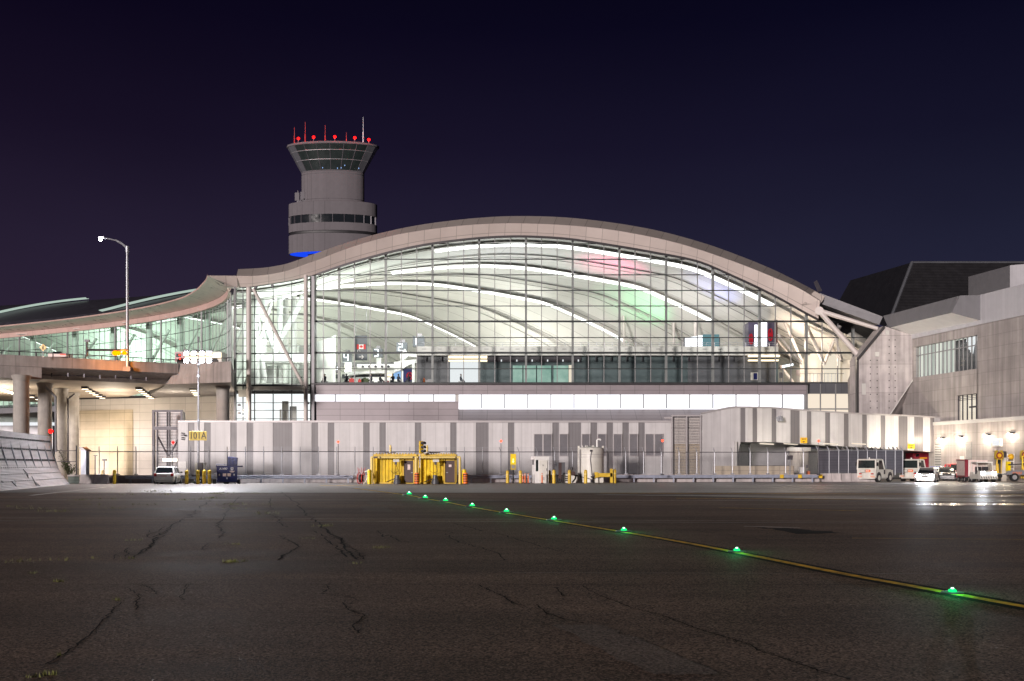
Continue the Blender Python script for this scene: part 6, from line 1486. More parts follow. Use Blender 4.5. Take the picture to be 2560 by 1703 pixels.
mb = MB().tube((.3, .3, 1.15), (.3, .15, 1.35), .03).obox((.3, .1, 1.37), (.34, .34, .04)); mb.box(-.55, -.1, -.6, -.2, .78, 1.5); mb.box(.1, .55, -.6, -.2, .78, 1.5); mb.build('seat', M['darksteel'], bt_)
for s in (-1, 1):
    for yy in (-.95, .85): wheel(bt_, s * .62, yy, .3, .22)
    MB().obox((s * .52, 1.32, .9), (.3, .06, .24)).build('headlight', M['e_head'], bt_)
mb = MB(); mb.box(-.8, .8, 1.3, 1.42, .36, .58); mb.build('bumper', M['offwhite'], bt_)
mb = MB()
for i in range(7): x = -.72 + i * .22; mb.face([(x, 1.425, .37), (x + .1, 1.425, .37), (x + .18, 1.425, .57), (x + .08, 1.425, .57)])
mb.build('hazard_stripes', M['darksteel'], bt_)
MB().box(-.3, .3, 1.3, 1.34, .72, 1.0).build('front_grille_glow', M['e_room'], bt_)  # grille painted as lit by emission, though it is no lamp
LOCAL[0] = False
cr_ = thing('baggage_cart', 'tall pale baggage cart with dark red edges behind the baggage tug', 'baggage cart', gx(2430, 99.5), None, R(-8))
LOCAL[0] = True
MB().box(-1.05, 1.05, -1.4, 1.4, .55, 2.15).build('box', M['sticker'], cr_)
mb = MB().box(-1.10, -.78, -1.46, -1.38, .5, 2.2).box(-1.10, -1.02, -1.46, 1.46, 2.1, 2.22).box(-1.1, -1.02, -1.4, 1.4, .5, .62)
mb.build('red_edge', M['darkred'], cr_); MB().box(-.80, -.70, -1.45, -1.38, .55, 2.15).build('white_pillar', M['white'], cr_)
MB().box(-1.0, 1.0, -1.4, 1.4, .42, .55).build('chassis', M['darksteel'], cr_)
for x in (-.95, -.55, .55, .95):
    for yy in (-1.05, 1.05): wheel(cr_, x, yy, .24, .16)
LOCAL[0] = False
# equipment trailer at the right edge
et = thing('equipment_trailer', 'grey flatbed trailer with yellow railings cut off by the frame edge', 'trailer', gx(2560, 95), None, R(0))
Ye = 95; LOCAL[0] = False
MB().hexa([P(2513, 1187, Ye), P(2700, 1190, Ye), P(2700, 1190, Ye + 1.8), P(2513, 1187, Ye + 1.8)], [P(2519, 1177, Ye), P(2700, 1170, Ye), P(2700, 1170, Ye + 1.8), P(2519, 1177, Ye + 1.8)]).build('bed', M['greymetal'], et)
w_ = MB().disc(P(2537, 1193.5, Ye - .05), (0, 1, 0), .40, 22, 0, .25).build('wheel', M['black'], et); MB().disc(P(2537, 1193.5, Ye - .07), (0, 1, 0), .22, 16, 0, .03).build('rim', M['rim'], w_)
mb = MB().path([P(2513, 1185, Ye + .8), P(2504, 1186, Ye + .8), P(2490, 1184, Ye + .8)], .07); mb.build('tow_bar', M['steel'], et)
for x in (2501, 2488): MB().disc(P(x, 1190, Ye + .7), (0, 1, 0), .2, 14, 0, .2).build('jockey_wheel', M['black'], et)
mb = MB()
for x in (2556, 2575, 2600): mb.tube(P(x, 1172, Ye + .2), P(x, 1140, Ye + .2), .05)
for y in (1141, 1156): mb.tube(P(2556, y, Ye + .2), P(2640, y, Ye + .2), .045)
mb.build('yellow_railing', M['bright_yellow'], et); MB().tube(P(2521, 1162, Ye + .3), P(2600, 1158, Ye + .3), .06).build('hand_rail', M['darksteel'], et)
MB().pbox(2519, 1154, 2527, 1178, Ye + .4, .4).build('yellow_locker', M['bright_yellow'], et)
mb = MB()
for i in range(6): x = 2531 + i * 4; mb.face([P(x, 1186, Ye - .02), P(x + 1.5, 1186, Ye - .02), P(x + 3.5, 1180, Ye - .02), P(x + 2, 1180, Ye - .02)])
mb.build('hazard_stripes', M['orange'], et)
for (x, y, Y, lab) in [(2499, 1139, 98.5, 'yellow framed round drum unit standing by the stone wall left of the doorway'), (2563, 1138, 96.5, 'yellow framed round drum unit cut off by the frame edge')]:
    t_ = thing('drum_unit', lab, 'drum unit', gx(x, Y), 'yellow framed drum units')
    mb = MB().pbox(x - 10, 1131, x - 7, 1148, Y, .3).pbox(x + 7, 1131, x + 10, 1148, Y, .3).pbox(x - 10, 1146, x + 10, 1149, Y, .3).pbox(x - 9, 1126, x - 4, 1131, Y, .3).pbox(x + 3, 1126, x + 8, 1131, Y, .3); mb.build('frame', M['mustard'], t_)
    rr = MB().tube(P(x, y, Y - .05), P(x, y, Y - .05) + Vector((0, .4, 0)), .32, .32, 20).build('drum', M['darkred'], t_); MB().disc(P(x, y, Y - .08), (0, 1, 0), .2, 16, 0, .02).build('hub', M['signyellow'], rr)
    mb = MB().tube(P(x - 6, 1149, Y), P(x - 10, 1196, Y), .06).tube(P(x + 5, 1149, Y), P(x + 3, 1196, Y), .05).tube(P(x - 6, 1160, Y + .1), P(x - 3, 1196, Y + .1), .14); mb.build('stand', M['yellow'], t_)
ld_ = thing('step_ladder', 'white wheeled step ladder in front of the lit doorway', 'ladder', gx(2527, 97.5))
mb = MB()
for x in (2518, 2534): mb.tube(P(x, 1196, 97.5), P(x + 1, 1135, 98.2), .045)
for i in range(6): y = 1190 - i * 9; mb.tube(P(2518, y, 97.5), P(2534, y, 97.5), .04)
mb.build('frame', M['white'], ld_); MB().ball(P(2527, 1142, 97.6), .3, 14).build('brass_lamp', M['signyellow'], ld_); MB().pbox(2521, 1152, 2532, 1163, 97.7, .3).build('tool_box', M['ingrey'], ld_)
rc = thing('red_service_cart', 'small red service cart just right of the glaring baggage tug', 'cart', gx(2485, 99))
MB().pbox(2480, 1176, 2492, 1192, 99, 1).build('body', M['darkred'], rc); MB().pbox(2481, 1164, 2489, 1176, 99.1, .5).build('seat_back', M['offwhite'], rc)
for x in (2483, 2490): MB().disc(P(x, 1194, 98.95), (0, 1, 0), .18, 14, 0, .2).build('wheel', M['black'], rc)
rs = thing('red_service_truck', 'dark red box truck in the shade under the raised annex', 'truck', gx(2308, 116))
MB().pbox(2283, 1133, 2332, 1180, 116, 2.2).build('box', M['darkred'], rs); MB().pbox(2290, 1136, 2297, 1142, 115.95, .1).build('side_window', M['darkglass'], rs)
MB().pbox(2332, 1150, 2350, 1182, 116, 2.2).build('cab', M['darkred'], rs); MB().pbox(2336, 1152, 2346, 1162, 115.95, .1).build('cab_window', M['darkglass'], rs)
for x in (2296, 2338): MB().disc(P(x, 1189, 115.9), (0, 1, 0), .45, 16, 0, .25).build('wheel', M['black'], rs)
mb = MB().pbox(2300, 1144, 2318, 1146.5, 115.9, .08); mb.build('amber_light_bar', M['signyellow'], rs)

# blue bin trailer
Yn = 88.0
bn_ = thing('bin_trailer', 'navy blue bin trailer with one lid raised and white lettering A1497', 'bin trailer', gx(568, Yn))
def q(px, py, dy=0): return P(px, py, Yn + dy)
A = [q(543.5, 1203), q(593, 1203), q(593, 1203, 1.4), q(543.5, 1203, 1.4)]; B = [q(541, 1166), q(594, 1166), q(594, 1166, 1.4), q(541, 1166, 1.4)]
MB().hexa(A, B).build('bin_body', M['navy'], bn_)
mb = MB().pbox(540, 1164.5, 595, 1168, Yn - .06, 1.55).pbox(568.5, 1168, 570, 1203, Yn - .05, .1).pbox(542, 1200, 594, 1204.5, Yn - .06, .2); mb.build('rim_frame', M['navy'], bn_)
A = [q(567.5, 1165, .1), q(593, 1165, .1), q(594.5, 1145, .55), q(569, 1142, .55)]; ldd = MB().hexa(A, [v + Vector((0, .08, .02)) for v in A]).build('raised_lid', M['navy'], bn_)
mb = MB()
for i in range(8):
    t = i / 7; a = q(568, 1164.5, .05).lerp(q(592.5, 1164.5, .05), t); b = q(569.5, 1142.3, .5).lerp(q(594, 1145, .5), t); mb.tube(a, b, .03, .03, 5)
mb.build('lid_rib', M['darksteel'], ldd)
mb = MB().path([q(541.5, 1165), q(541.5, 1161.5), q(567, 1161.5)], .025, 6); mb.build('top_rail', M['navy'], bn_)
text('A1497', q(558.5, 1172.5, -.09), .27, M['white'], bn_)
for (x, y, s) in [(580, 1171.5, 1)]:
    A = [q(577, 1168.5, -.08), q(583, 1168.5, -.08), q(583, 1174, -.08), q(580, 1176.5, -.08), q(577, 1174, -.08)]
    em_ = MB().hexa(A, [v + Vector((0, .03, 0)) for v in A]).build('shield_emblem', M['white'], bn_)
    MB().pbox(578.3, 1169.5, 579.6, 1174, Yn - .1, .03).pbox(580.4, 1169.5, 581.7, 1174, Yn - .1, .03).build('shield_bars', M['navy'], em_)
MB().pbox(574, 1177.5, 586, 1179, Yn - .085, .03).pbox(576, 1180, 584, 1181, Yn - .085, .03).build('caption_strip', M['sticker'], bn_)
for x in (557, 568.5): MB().pbox(x, 1184, x + 8.5, 1191, Yn - .085, .03).build('warning_label', M['sticker'], bn_)
for (x, y) in [(548.5, 1187), (585.5, 1187), (567.5, 1196)]: MB().obox(q(x, y, -.08), (.10, .06, .16)).build('latch', M['steel'], bn_)
for x in (536.5, 597): MB().obox(q(x, 1205, .6), (.14, .46, .46)).tube(q(x, 1205.5, .7) + Vector((-.08, 0, 0)), q(x, 1205.5, .7) + Vector((.08, 0, 0)), .24, .24, 16).build('wheel', M['black'], bn_)
MB().tube(q(565, 1205.5, .3) , q(565, 1205.5, .3) + Vector((.0, .2, 0)), .24, .24, 16).build('front_wheel', M['black'], bn_)
mb = MB()
for s, x in ((-1, 541), (1, 594)): mb.path([q(x, 1184), q(x + s * 4, 1186), q(x + s * 4, 1194), q(x, 1195)], .035, 6)
mb.build('side_handle', M['steel'], bn_)
mb = MB().tube(q(543, 1205, .7), q(594, 1205, .7), .05).tube(q(583, 1205), q(590, 1209), .04); mb.build('axle', M['darksteel'], bn_)
# ------------------------------------------------------------------ things inside the hall, seen through the glass
def digit(mb, d, cx, cy, w, h, Y, t=1.9):
    seg = {'1': 'BC', '2': 'ABGED', '3': 'ABGCD', '4': 'FGBC'}[d]
    x0, x1, y0, y1, ym = cx - w / 2, cx + w / 2, cy - h / 2, cy + h / 2, cy
    S = {'A': (x0, y0 - t/2, x1, y0 + t/2), 'G': (x0, ym - t/2, x1, ym + t/2), 'D': (x0, y1 - t/2, x1, y1 + t/2), 'F': (x0 - t/2, y0, x0 + t/2, ym), 'B': (x1 - t/2, y0, x1 + t/2, ym), 'E': (x0 - t/2, ym, x0 + t/2, y1), 'C': (x1 - t/2, ym, x1 + t/2, y1)}
    if d == '1': S['B'] = (cx - t, y0, cx + t, ym); S['C'] = (cx - t, ym, cx + t, y1)
    for k_ in seg: mb.pbox(*S[k_], Y, .05)
for (d, x0, y0, x1, y1, cx, Y, col) in [('4', 855.5, 882, 878, 905.5, 865, 150, (862, 878)), ('3', 932, 871.5, 956, 893, 940.5, 144, (941, 952.5)), ('2', 991, 856, 1017, 880, 1001, 138, (1001, 1012)), ('1', 1032, 841, 1060, 866, 1041, 133.5, None)]:
    t_ = thing('aisle_sign', 'grey check-in aisle sign box with a lit white numeral ' + d, 'aisle sign', P((x0 + x1) / 2, 958, Y), 'numbered check-in aisle signs')
    bxx = MB().pbox(x0, y0, x1, y1, Y, (x1 - x0) / F * Y * .8).build('sign_box', M['signgrey'], t_)
    MB().pbox(lerp(x0, x1, .36), y0 - 7, lerp(x0, x1, .8), y0, Y + .3, 1).build('top_cap', M['greymetal'], t_)
    mb = MB(); digit(mb, d, cx, (y0 + y1) / 2, 9.5, 16.5, Y - .06); mb.build('numeral', M['e_num'], bxx)
    if col: MB().pbox(col[0], y1, col[1], 958, Y + .4, .6).build('pylon', M['inwhite'], t_)
# hanging banner with flag and arrow
Yf = 127.5
bnn = thing('flag_banner', 'slate hanging banner with the red and white maple leaf flag and an arrow', 'banner', P(903, 901, Yf))
MB().pbox(888, 839, 918, 901, Yf, .12).build('banner_sheet', M['signgrey'], bnn)
MB().pbox(892, 861, 914, 873, Yf - .03, .03).build('flag_white', M['white'], bnn)
for (a, b) in [(892, 897.2), (908.8, 914)]: MB().pbox(a, 861, b, 873, Yf - .05, .03).build('flag_bar', M['flagred'], bnn)
leaf = [(0, -5), (1.1, -2.9), (2.4, -3.5), (2.0, -.9), (3.6, -2.2), (4.1, -1.2), (5, -.9), (3.7, 1.0), (4.1, 1.7), (.6, 2.2), (.5, 4.4)]
lp = leaf + [(-x, y) for x, y in leaf[::-1][:-1]]
MB().ppoly([(903 + x * .92, 867 + y * .95) for x, y in lp], Yf - .05, .03).build('maple_leaf', M['flagred'], bnn)
mb = MB().pbox(897.5, 891.8, 907, 893.4, Yf - .03, .03); mb.ppoly([(903.5, 888), (905, 887.2), (909.2, 892.6), (905, 898), (903.5, 897.2), (907, 892.6)], Yf - .03, .03); mb.build('arrow', M['white'], bnn)
mb = MB(); c = P(897, 877.8, Yf - .03)
for i in range(16):
    a0, a1 = 2*math.pi*i/16, 2*math.pi*(i+1)/16; mb.tube(c + Vector((math.cos(a0), 0, math.sin(a0))) * .16, c + Vector((math.cos(a1), 0, math.sin(a1))) * .16, .03, .03, 5)
mb.build('round_symbol', M['white'], bnn)
mb = MB().tube(P(890, 839, Yf), P(890, 700, Yf), .02, .02, 5).tube(P(916, 839, Yf), P(916, 694, Yf), .02, .02, 5); mb.build('hanger', M['steel'], bnn)
# flight information board
fbd = thing('flight_board', 'dark flight information board with bright white and violet text rows', 'information board', P(817, 933, 150))
MB().pbox(787, 915, 846, 933, 150, .4).build('board', M['darksteel'], fbd)
mb = MB(); rr = random.Random(4)
for (y) in (918.5, 923.5, 929):
    x = 790
    while x < 843:
        w_ = rr.uniform(2, 6)
        if rr.random() < .72: mb.pbox(x, y - 1.2, x + w_, y + 1.2, 149.95, .04)
        x += w_ + rr.uniform(1, 4)
mb.build('text_row', M['e_num'], fbd); MB().pbox(788, 928, 801, 932, 149.93, .04).build('violet_panel', em('violet_panel', (.8, .25, 1), 1.6), fbd)
# check-in islands
isl = thing('checkin_island', 'white tubular check-in canopy with round dark nozzles above counters', 'check-in desk', P(935, 958, 140))
MB().tube(P(893, 916.5, 140), P(986, 916.5, 140), .33, .33, 20).build('canopy_tube', M['inwhite'], isl)
for x in (907, 923, 939, 955, 971): MB().disc(P(x, 916.5, 139.62), (0, 1, 0), .19, 16, 0, .1).build('nozzle', M['darksteel'], isl)
MB().ppoly([(862, 930), (990, 924), (990, 932), (905, 934), (862, 940)], 141, 2).build('canopy_wing', M['inwhite'], isl); MB().pbox(870, 943, 1000, 958, 142, 2).build('counter', M['inwhite'], isl)
MB().pbox(875, 936, 985, 943, 143, .2).build('back_panel', M['ingrey'], isl); MB().pbox(966, 934, 980, 941, 141.5, .2).build('lit_panel', M['e_bus'], isl)
isl2 = thing('checkin_kiosk', 'white angular kiosk with blue screen and red emblem beside the grey balcony', 'kiosk', P(1015, 958, 133))
MB().ppoly([(985, 905), (1046, 898), (1046, 906), (1022, 912), (1005, 924), (985, 930)], 133, 2).build('canopy', M['inwhite'], isl2); MB().pbox(1030, 900, 1037, 957, 132.8, .5).build('upright', M['inwhite'], isl2)
MB().pbox(1008, 920, 1030, 957, 133.4, .5).build('dark_panel', M['navy'], isl2); MB().ppoly([(984, 934), (1002, 928), (1002, 948), (984, 948)], 133.2, .3).build('blue_screen', em('blue_screen', (.35, .6, 1), .9), isl2)
def logo(mb, cx, cy, rx, ry, Y):
    for i in range(20):
        if i in (14,): continue
        a0, a1 = 2*math.pi*i/20, 2*math.pi*(i+1)/20; mb.tube(P(cx + rx * math.cos(a0), cy + ry * math.sin(a0), Y), P(cx + rx * math.cos(a1), cy + ry * math.sin(a1), Y), .09, .09, 5)
    mb.ppoly([(cx + x * rx * .13, cy + y * ry * .11) for x, y in lp], Y - .03, .04)
mb = MB(); logo(mb, 1024, 940, 6.5, 8.5, 133.3); mb.build('emblem', M['redlogo'], isl2)
MB().ppoly([(1000, 886), (1012, 872), (1020, 884), (1046, 886), (1046, 893), (1020, 890), (1010, 899), (1000, 896)], 134, 1).build('lamp_cluster', M['inwhite'], isl2)
far = thing('far_checkin_hall', 'far row of white check-in desks and machines at the back of the hall', 'check-in row', P(830, 958, 156))
MB().pbox(788, 941, 870, 958, 156, 1).build('desk_row', M['inwhite'], far)
for x in (797, 818, 836, 855): MB().pbox(x, 936, x + 9, 946, 155.6, .4).build('screen', M['signgrey'], far)
MB().pbox(788, 906, 1000, 916, 170, 1).build('dark_bulkhead', M['greymetal'], far)
# waiting people at the window
def skin_person(name):
    me = bpy.data.meshes.new(name); bm = bmesh.new()
    J = {'hip': (0, 0, .48, .15), 'belly': (0, -.02, .68, .15), 'chest': (0, 0, .90, .16), 'neck': (0, .02, 1.08, .06), 'chin': (0, .04, 1.15, .085), 'head': (0, .035, 1.25, .10), 'top': (0, .02, 1.34, .06),
         'shl': (-.2, 0, 1.0, .07), 'ell': (-.27, .08, .74, .05), 'wrl': (-.16, .30, .60, .035), 'hal': (-.10, .37, .58, .04), 'shr': (.2, 0, 1.0, .07), 'elr': (.27, .08, .74, .05), 'wrr': (.16, .30, .60, .035), 'har': (.10, .37, .58, .04),
         'thl': (-.11, .05, .48, .095), 'knl': (-.13, .46, .50, .065), 'anl': (-.13, .48, .10, .045), 'tol': (-.13, .64, .05, .04), 'thr': (.11, .05, .48, .095), 'knr': (.13, .46, .50, .065), 'anr': (.13, .48, .10, .045), 'tor': (.13, .64, .05, .04)}
    ED = [('hip', 'belly'), ('belly', 'chest'), ('chest', 'neck'), ('neck', 'chin'), ('chin', 'head'), ('head', 'top'), ('chest', 'shl'), ('shl', 'ell'), ('ell', 'wrl'), ('wrl', 'hal'), ('chest', 'shr'), ('shr', 'elr'), ('elr', 'wrr'), ('wrr', 'har'), ('hip', 'thl'), ('thl', 'knl'), ('knl', 'anl'), ('anl', 'tol'), ('hip', 'thr'), ('thr', 'knr'), ('knr', 'anr'), ('anr', 'tor')]
    V = {k_: bm.verts.new(v[:3]) for k_, v in J.items()}
    for a, b in ED: bm.edges.new((V[a], V[b]))
    bm.verts.index_update(); order = list(J); bm.to_mesh(me); bm.free()
    o = bpy.data.objects.new(name, me); COL.objects.link(o)
    sk_ = o.modifiers.new('skin', 'SKIN'); ss = o.modifiers.new('sub', 'SUBSURF'); ss.levels = 1; ss.render_levels = 1
    for i, k_ in enumerate(order): me.skin_vertices[0].data[i].radius = (J[k_][3], J[k_][3]); me.skin_vertices[0].data[i].use_root = (k_ == 'hip')
    bpy.context.view_layer.update(); ev = o.evaluated_get(bpy.context.evaluated_depsgraph_get()); m2 = bpy.data.meshes.new_from_object(ev)
    bpy.data.objects.remove(o); m2.materials.clear()
    for mt in (M['jacket'], M['skin']): m2.materials.append(mt)
    for p in m2.polygons: p.use_smooth = True; c = p.center; p.material_index = 1 if (1.09 < c.z and c.y > .03) or (c.y > .33 and c.z > .52 and abs(c.x) < .13) else 0
    return m2
pm = skin_person('person_mesh')
LOCAL[0] = True
LOCAL[0] = False
for i, (x, Y, rz, lab) in enumerate([(812, 126.2, 150, 'person in dark clothes seated at the window below the flight board'), (866, 126.0, 20, 'person in dark clothes seated below the aisle sign numbered 4'), (929, 126.0, 100, 'person in a dark jacket seated left of the pylon of aisle 3'), (950, 126.1, -70, 'person in a dark jacket seated right against the pylon of aisle 3'), (982, 126.0, 160, 'person in dark clothes seated left of the pylon of aisle 2'), (996, 126.3, -40, 'person in dark clothes seated under the aisle sign numbered 2'), (1022, 126.1, 60, 'person in dark clothes seated before the kiosk emblem'), (1152, 126.2, -100, 'person in dark clothes seated before the bright white doorway')]):
    o = bpy.data.objects.new('person', pm); COL.objects.link(o); q_ = P(x, 958, Y); o.location = (q_.x, Y, ZF + .02); o.rotation_euler = (0, 0, R(rz)); tag(o, lab, 'person', 'people seated along the window'); 
    hh = MB().ball(Vector((q_.x, Y, ZF + .02)) + Matrix.Rotation(R(rz), 3, 'Z') @ Vector((0, .0, 1.29)), .105, 10).build('hair', M['black'], None)
    hh.parent = o; hh.matrix_parent_inverse = (Matrix.Translation(o.location) @ Matrix.Rotation(R(rz), 4, 'Z')).inverted()
    bench = MB().obox((q_.x, Y, ZF + .22), (.55, .5, .44), R(rz)).build('seat_block', M['ingrey'])
    tag(bench, 'low grey seat block under the ' + lab.replace(' in dark clothes', '').replace(' in a dark jacket', ''), 'seat', 'window seats')
for (x, w_, h_, mt, lab) in [(879, 13, 11, 'red', 'red suitcase stack by the window left of the flag banner'), (899, 8, 9, 'red', 'small red bag by the window under the flag banner'), (912, 18, 12, 'green_leaf', 'olive crate by the window right under the flag banner'), (966, 12, 6, 'darkred', 'dark red bag on the sill between the aisles'), (1060, 4, 11, 'orange', 'orange bag against the grey balcony panel'), (1074, 22, 8, 'greymetal', 'grey bundle lying against the grey balcony panel')]:
    mb = MB().pbox(x - w_ / 2, 958 - h_, x + w_ / 2, 958, 125.6, .5).pbox(x - w_ * .2, 958 - h_ - 2, x + w_ * .2, 958 - h_, 125.8, .1); tag(mb.build('luggage', M[mt]), lab, 'luggage')
# advertising screens at the right
ad = thing('video_wall', 'bright white video wall with a teal side standing on the balcony', 'screen', P(1735, 866, 136))
MB().pbox(1713, 843, 1800, 867, 136.2, 1.5).build('cabinet', M['darksteel'], ad); MB().ppoly([(1713, 845), (1756, 838), (1756, 866), (1713, 866)], 136, .1).build('bright_face', M['e_screen'], ad)
MB().pbox(1757, 836, 1798, 866, 136, .1).build('teal_face', em('teal_face', (.16, .30, .34), .9), ad)
at = thing('advert_tower', 'dark advert tower with a white screen and red round emblems', 'advert tower', P(1907, 878, 129.5))
MB().pbox(1871, 806, 1943, 879, 129.6, 3).build('tower_body', M['advert'], at); MB().pbox(1897, 806, 1917.5, 866, 129.4, .2).build('white_screen', M['e_screen'], at); MB().pbox(1887, 812, 1893.5, 867, 129.45, .15).build('white_strip', M['e_screen'], at)
for (x, y, rx, ry) in [(1926, 837, 4.5, 15), (1877.5, 848, 3.5, 13)]: mb = MB(); logo(mb, x, y, rx, ry, 129.4); mb.build('emblem', M['redlogo'], at)
MB().pbox(1937, 800, 1944, 879, 129.3, 3.5).build('edge_post', M['brown'], at)
sg2 = thing('gate_sign', 'small bright blue-white gate sign at the right end of the hall', 'sign', P(1968, 915, 128)); A = [P(1956, 914, 128), P(1983, 909, 128), P(1983, 914, 128), P(1956, 919.5, 128)]
MB().hexa(A, [v + Vector((0, .15, 0)) for v in A]).build('sign_face', M['e_num'], sg2); MB().tube(P(1957, 955, 128.1), P(1957, 918, 128.1), .07).build('post', M['steel'], sg2)
for (x, y, lab) in [(1952, 938, 'small dark board by the glass at the foot of the gate sign'), (1995, 932, 'pink and grey notice board right of the gate sign')]:
    MBx = MB().pbox(x - 4, y - 7, x + 4, y + 7, 127.5, .1).pbox(x - .5, y + 7, x + .5, 957, 127.52, .06); tag(MBx.build('notice_stand', M['greymetal'] if x < 1990 else M['sticker']), lab, 'notice stand')
# ------------------------------------------------------------------ camera, sky, lights
cd = bpy.data.cameras.new('camera'); cam = bpy.data.objects.new('camera', cd); COL.objects.link(cam)
cam.location = (0, 0, H); cam.rotation_euler = (R(90), 0, 0)
cd.sensor_width = 36; cd.lens = 36 * F / 2560; cd.shift_y = (HY - 851.5) / 2560; cd.clip_end = 3000; cd.clip_start = 0.1
SC.camera = cam
w = bpy.data.worlds.new('World'); SC.world = w; w.use_nodes = True
nt = w.node_tree; nt.nodes.clear(); L = nt.links
out = nt.nodes.new('ShaderNodeOutputWorld'); bg = nt.nodes.new('ShaderNodeBackground'); bg2 = nt.nodes.new('ShaderNodeBackground'); add = nt.nodes.new('ShaderNodeAddShader')
sky = nt.nodes.new('ShaderNodeTexSky'); sky.sky_type = 'NISHITA'; sky.sun_disc = False; sky.sun_elevation = R(-9); sky.sun_rotation = R(180); L.new(sky.outputs[0], bg2.inputs[0]); bg2.inputs[1].default_value = 0.02
tc = nt.nodes.new('ShaderNodeTexCoord'); sp = nt.nodes.new('ShaderNodeSeparateXYZ'); L.new(tc.outputs['Generated'], sp.inputs[0])
cr = nt.nodes.new('ShaderNodeValToRGB'); e = cr.color_ramp
e.elements[0].position = 0.0; e.elements[0].color = (0.030, 0.022, 0.046, 1)
e.elements[1].position = 0.52; e.elements[1].color = (0.0012, 0.0009, 0.0055, 1)
for p, c in [(0.10, (0.026, 0.021, 0.045, 1)), (0.20, (0.0175, 0.0150, 0.036, 1)), (0.30, (0.0088, 0.0068, 0.0215, 1)), (0.40, (0.0034, 0.0026, 0.0120, 1))]:
    q = e.elements.new(p); q.color = c
L.new(sp.outputs['Z'], cr.inputs['Fac'])
# city glow: slightly rosier on the left, bluer on the right
mr = nt.nodes.new('ShaderNodeMapRange'); L.new(sp.outputs['X'], mr.inputs['Value']); mr.inputs['From Min'].default_value = -0.5; mr.inputs['From Max'].default_value = 0.5
tint = nt.nodes.new('ShaderNodeMix'); tint.data_type = 'RGBA'; tint.inputs[6].default_value = (1.18, 0.90, 0.92, 1); tint.inputs[7].default_value = (0.86, 1.10, 1.08, 1); L.new(mr.outputs['Result'], tint.inputs[0])
mxn = nt.nodes.new('ShaderNodeMix'); mxn.data_type = 'RGBA'; mxn.blend_type = 'MULTIPLY'; mxn.inputs[0].default_value = 1; L.new(cr.outputs[0], mxn.inputs[6]); L.new(tint.outputs[2], mxn.inputs[7])
cl = nt.nodes.new('ShaderNodeTexNoise'); cl.inputs['Scale'].default_value = 2.2; cl.inputs['Detail'].default_value = 5.0; mpc = nt.nodes.new('ShaderNodeMapping'); mpc.inputs['Scale'].default_value = (1, 1, 2.6); L.new(tc.outputs['Generated'], mpc.inputs['Vector']); L.new(mpc.outputs[0], cl.inputs['Vector'])
cm_ = nt.nodes.new('ShaderNodeMapRange'); L.new(cl.outputs['Fac'], cm_.inputs['Value']); cm_.inputs['From Min'].default_value = .3; cm_.inputs['From Max'].default_value = .7; cm_.inputs['To Min'].default_value = .9; cm_.inputs['To Max'].default_value = 1.12
mcl = nt.nodes.new('ShaderNodeMix'); mcl.data_type = 'RGBA'; mcl.blend_type = 'MULTIPLY'; mcl.inputs[0].default_value = 1; L.new(mxn.outputs[2], mcl.inputs[6]); L.new(cm_.outputs[0], mcl.inputs[7])
L.new(mcl.outputs[2], bg.inputs[0]); bg.inputs[1].default_value = 0.92
L.new(bg.outputs[0], add.inputs[0]); L.new(bg2.outputs[0], add.inputs[1]); L.new(add.outputs[0], out.inputs[0])

def lamp(name, typ, loc, energy, col, target=None, **kw):
    ld = bpy.data.lights.new(name, typ); ld.energy = energy; ld.color = col
    for k, v in kw.items(): setattr(ld, k, v)
    o = bpy.data.objects.new(name, ld); COL.objects.link(o); o.location = loc
    if target is not None: o.rotation_euler = (Vector(target) - Vector(loc)).to_track_quat('-Z', 'Y').to_euler()
    return o
# the far apron floodlights behind the camera
lamp('apron_floodlight_sun', 'SUN', (-40, -40, 20), 3.7, (1.0, 0.89, 0.855), (-40 + 4.4, -40 + 8.9, 20 - 1.1), angle=R(6))
# up-lights on the balcony roof and over the check-in hall, facing the ceiling
for (x, y, z, e_, c) in [(-8, 140, 17.6, 2700, (.92, .97, 1)), (8, 134, 17.6, 2100, (.94, .97, 1)), (24, 136, 17.6, 2000, (1, .92, .93)), (-24, 150, 15.5, 4400, (1, .965, .85)), (-2, 158, 15.5, 3900, (1, .97, .88)), (-44, 168, 15.5, 9000, (.9, 1, .88)), (-75, 185, 15.5, 13000, (.82, 1, .88)), (-26, 131, 15.0, 7500, (.88, 1, .94)), (-110, 205, 15.5, 13000, (.82, 1, .88))]:
    lamp('hall_ceiling_fill', 'AREA', (x, y, z), e_ * 0.31, c, (x, y, z + 5), shape='RECTANGLE', size=9, size_y=5)
for (x, y, z, t, e_, c, a) in [(13, 130, 17.8, (13.5, 134, 29), 7500, (1, .10, .32), 60), (20, 142, 17.8, (19, 146, 26), 3500, (.12, 1, .35), 78), (27, 134, 17.8, (27, 131, 26), 2600, (.25, .3, 1), 66), (3, 150, 16, (2, 152, 27), 2600, (1, 1, .98), 50), (-1, 134, 17.8, (-2, 133, 30), 1300, (.75, .72, 1), 85)]:
    lamp('ceiling_tint_spot', 'SPOT', (x, y, z), e_ * 0.8, c, t, spot_size=R(a), spot_blend=1.0, shadow_soft_size=0.8)  # added tinted spots, standing in for colour cast by the advert screens
lamp('side_hall_lamp', 'POINT', (36, 129, 17), 900, (1, .78, .62), shadow_soft_size=0.8)
lamp('side_hall_lamp', 'POINT', (39, 128.5, 15), 500, (1, .8, .62), shadow_soft_size=0.6)
lamp('checkin_downlight', 'AREA', (-18, 134, 20), 900, (1, 1, .97), (-18, 134, 0), shape='RECTANGLE', size=16, size_y=6)

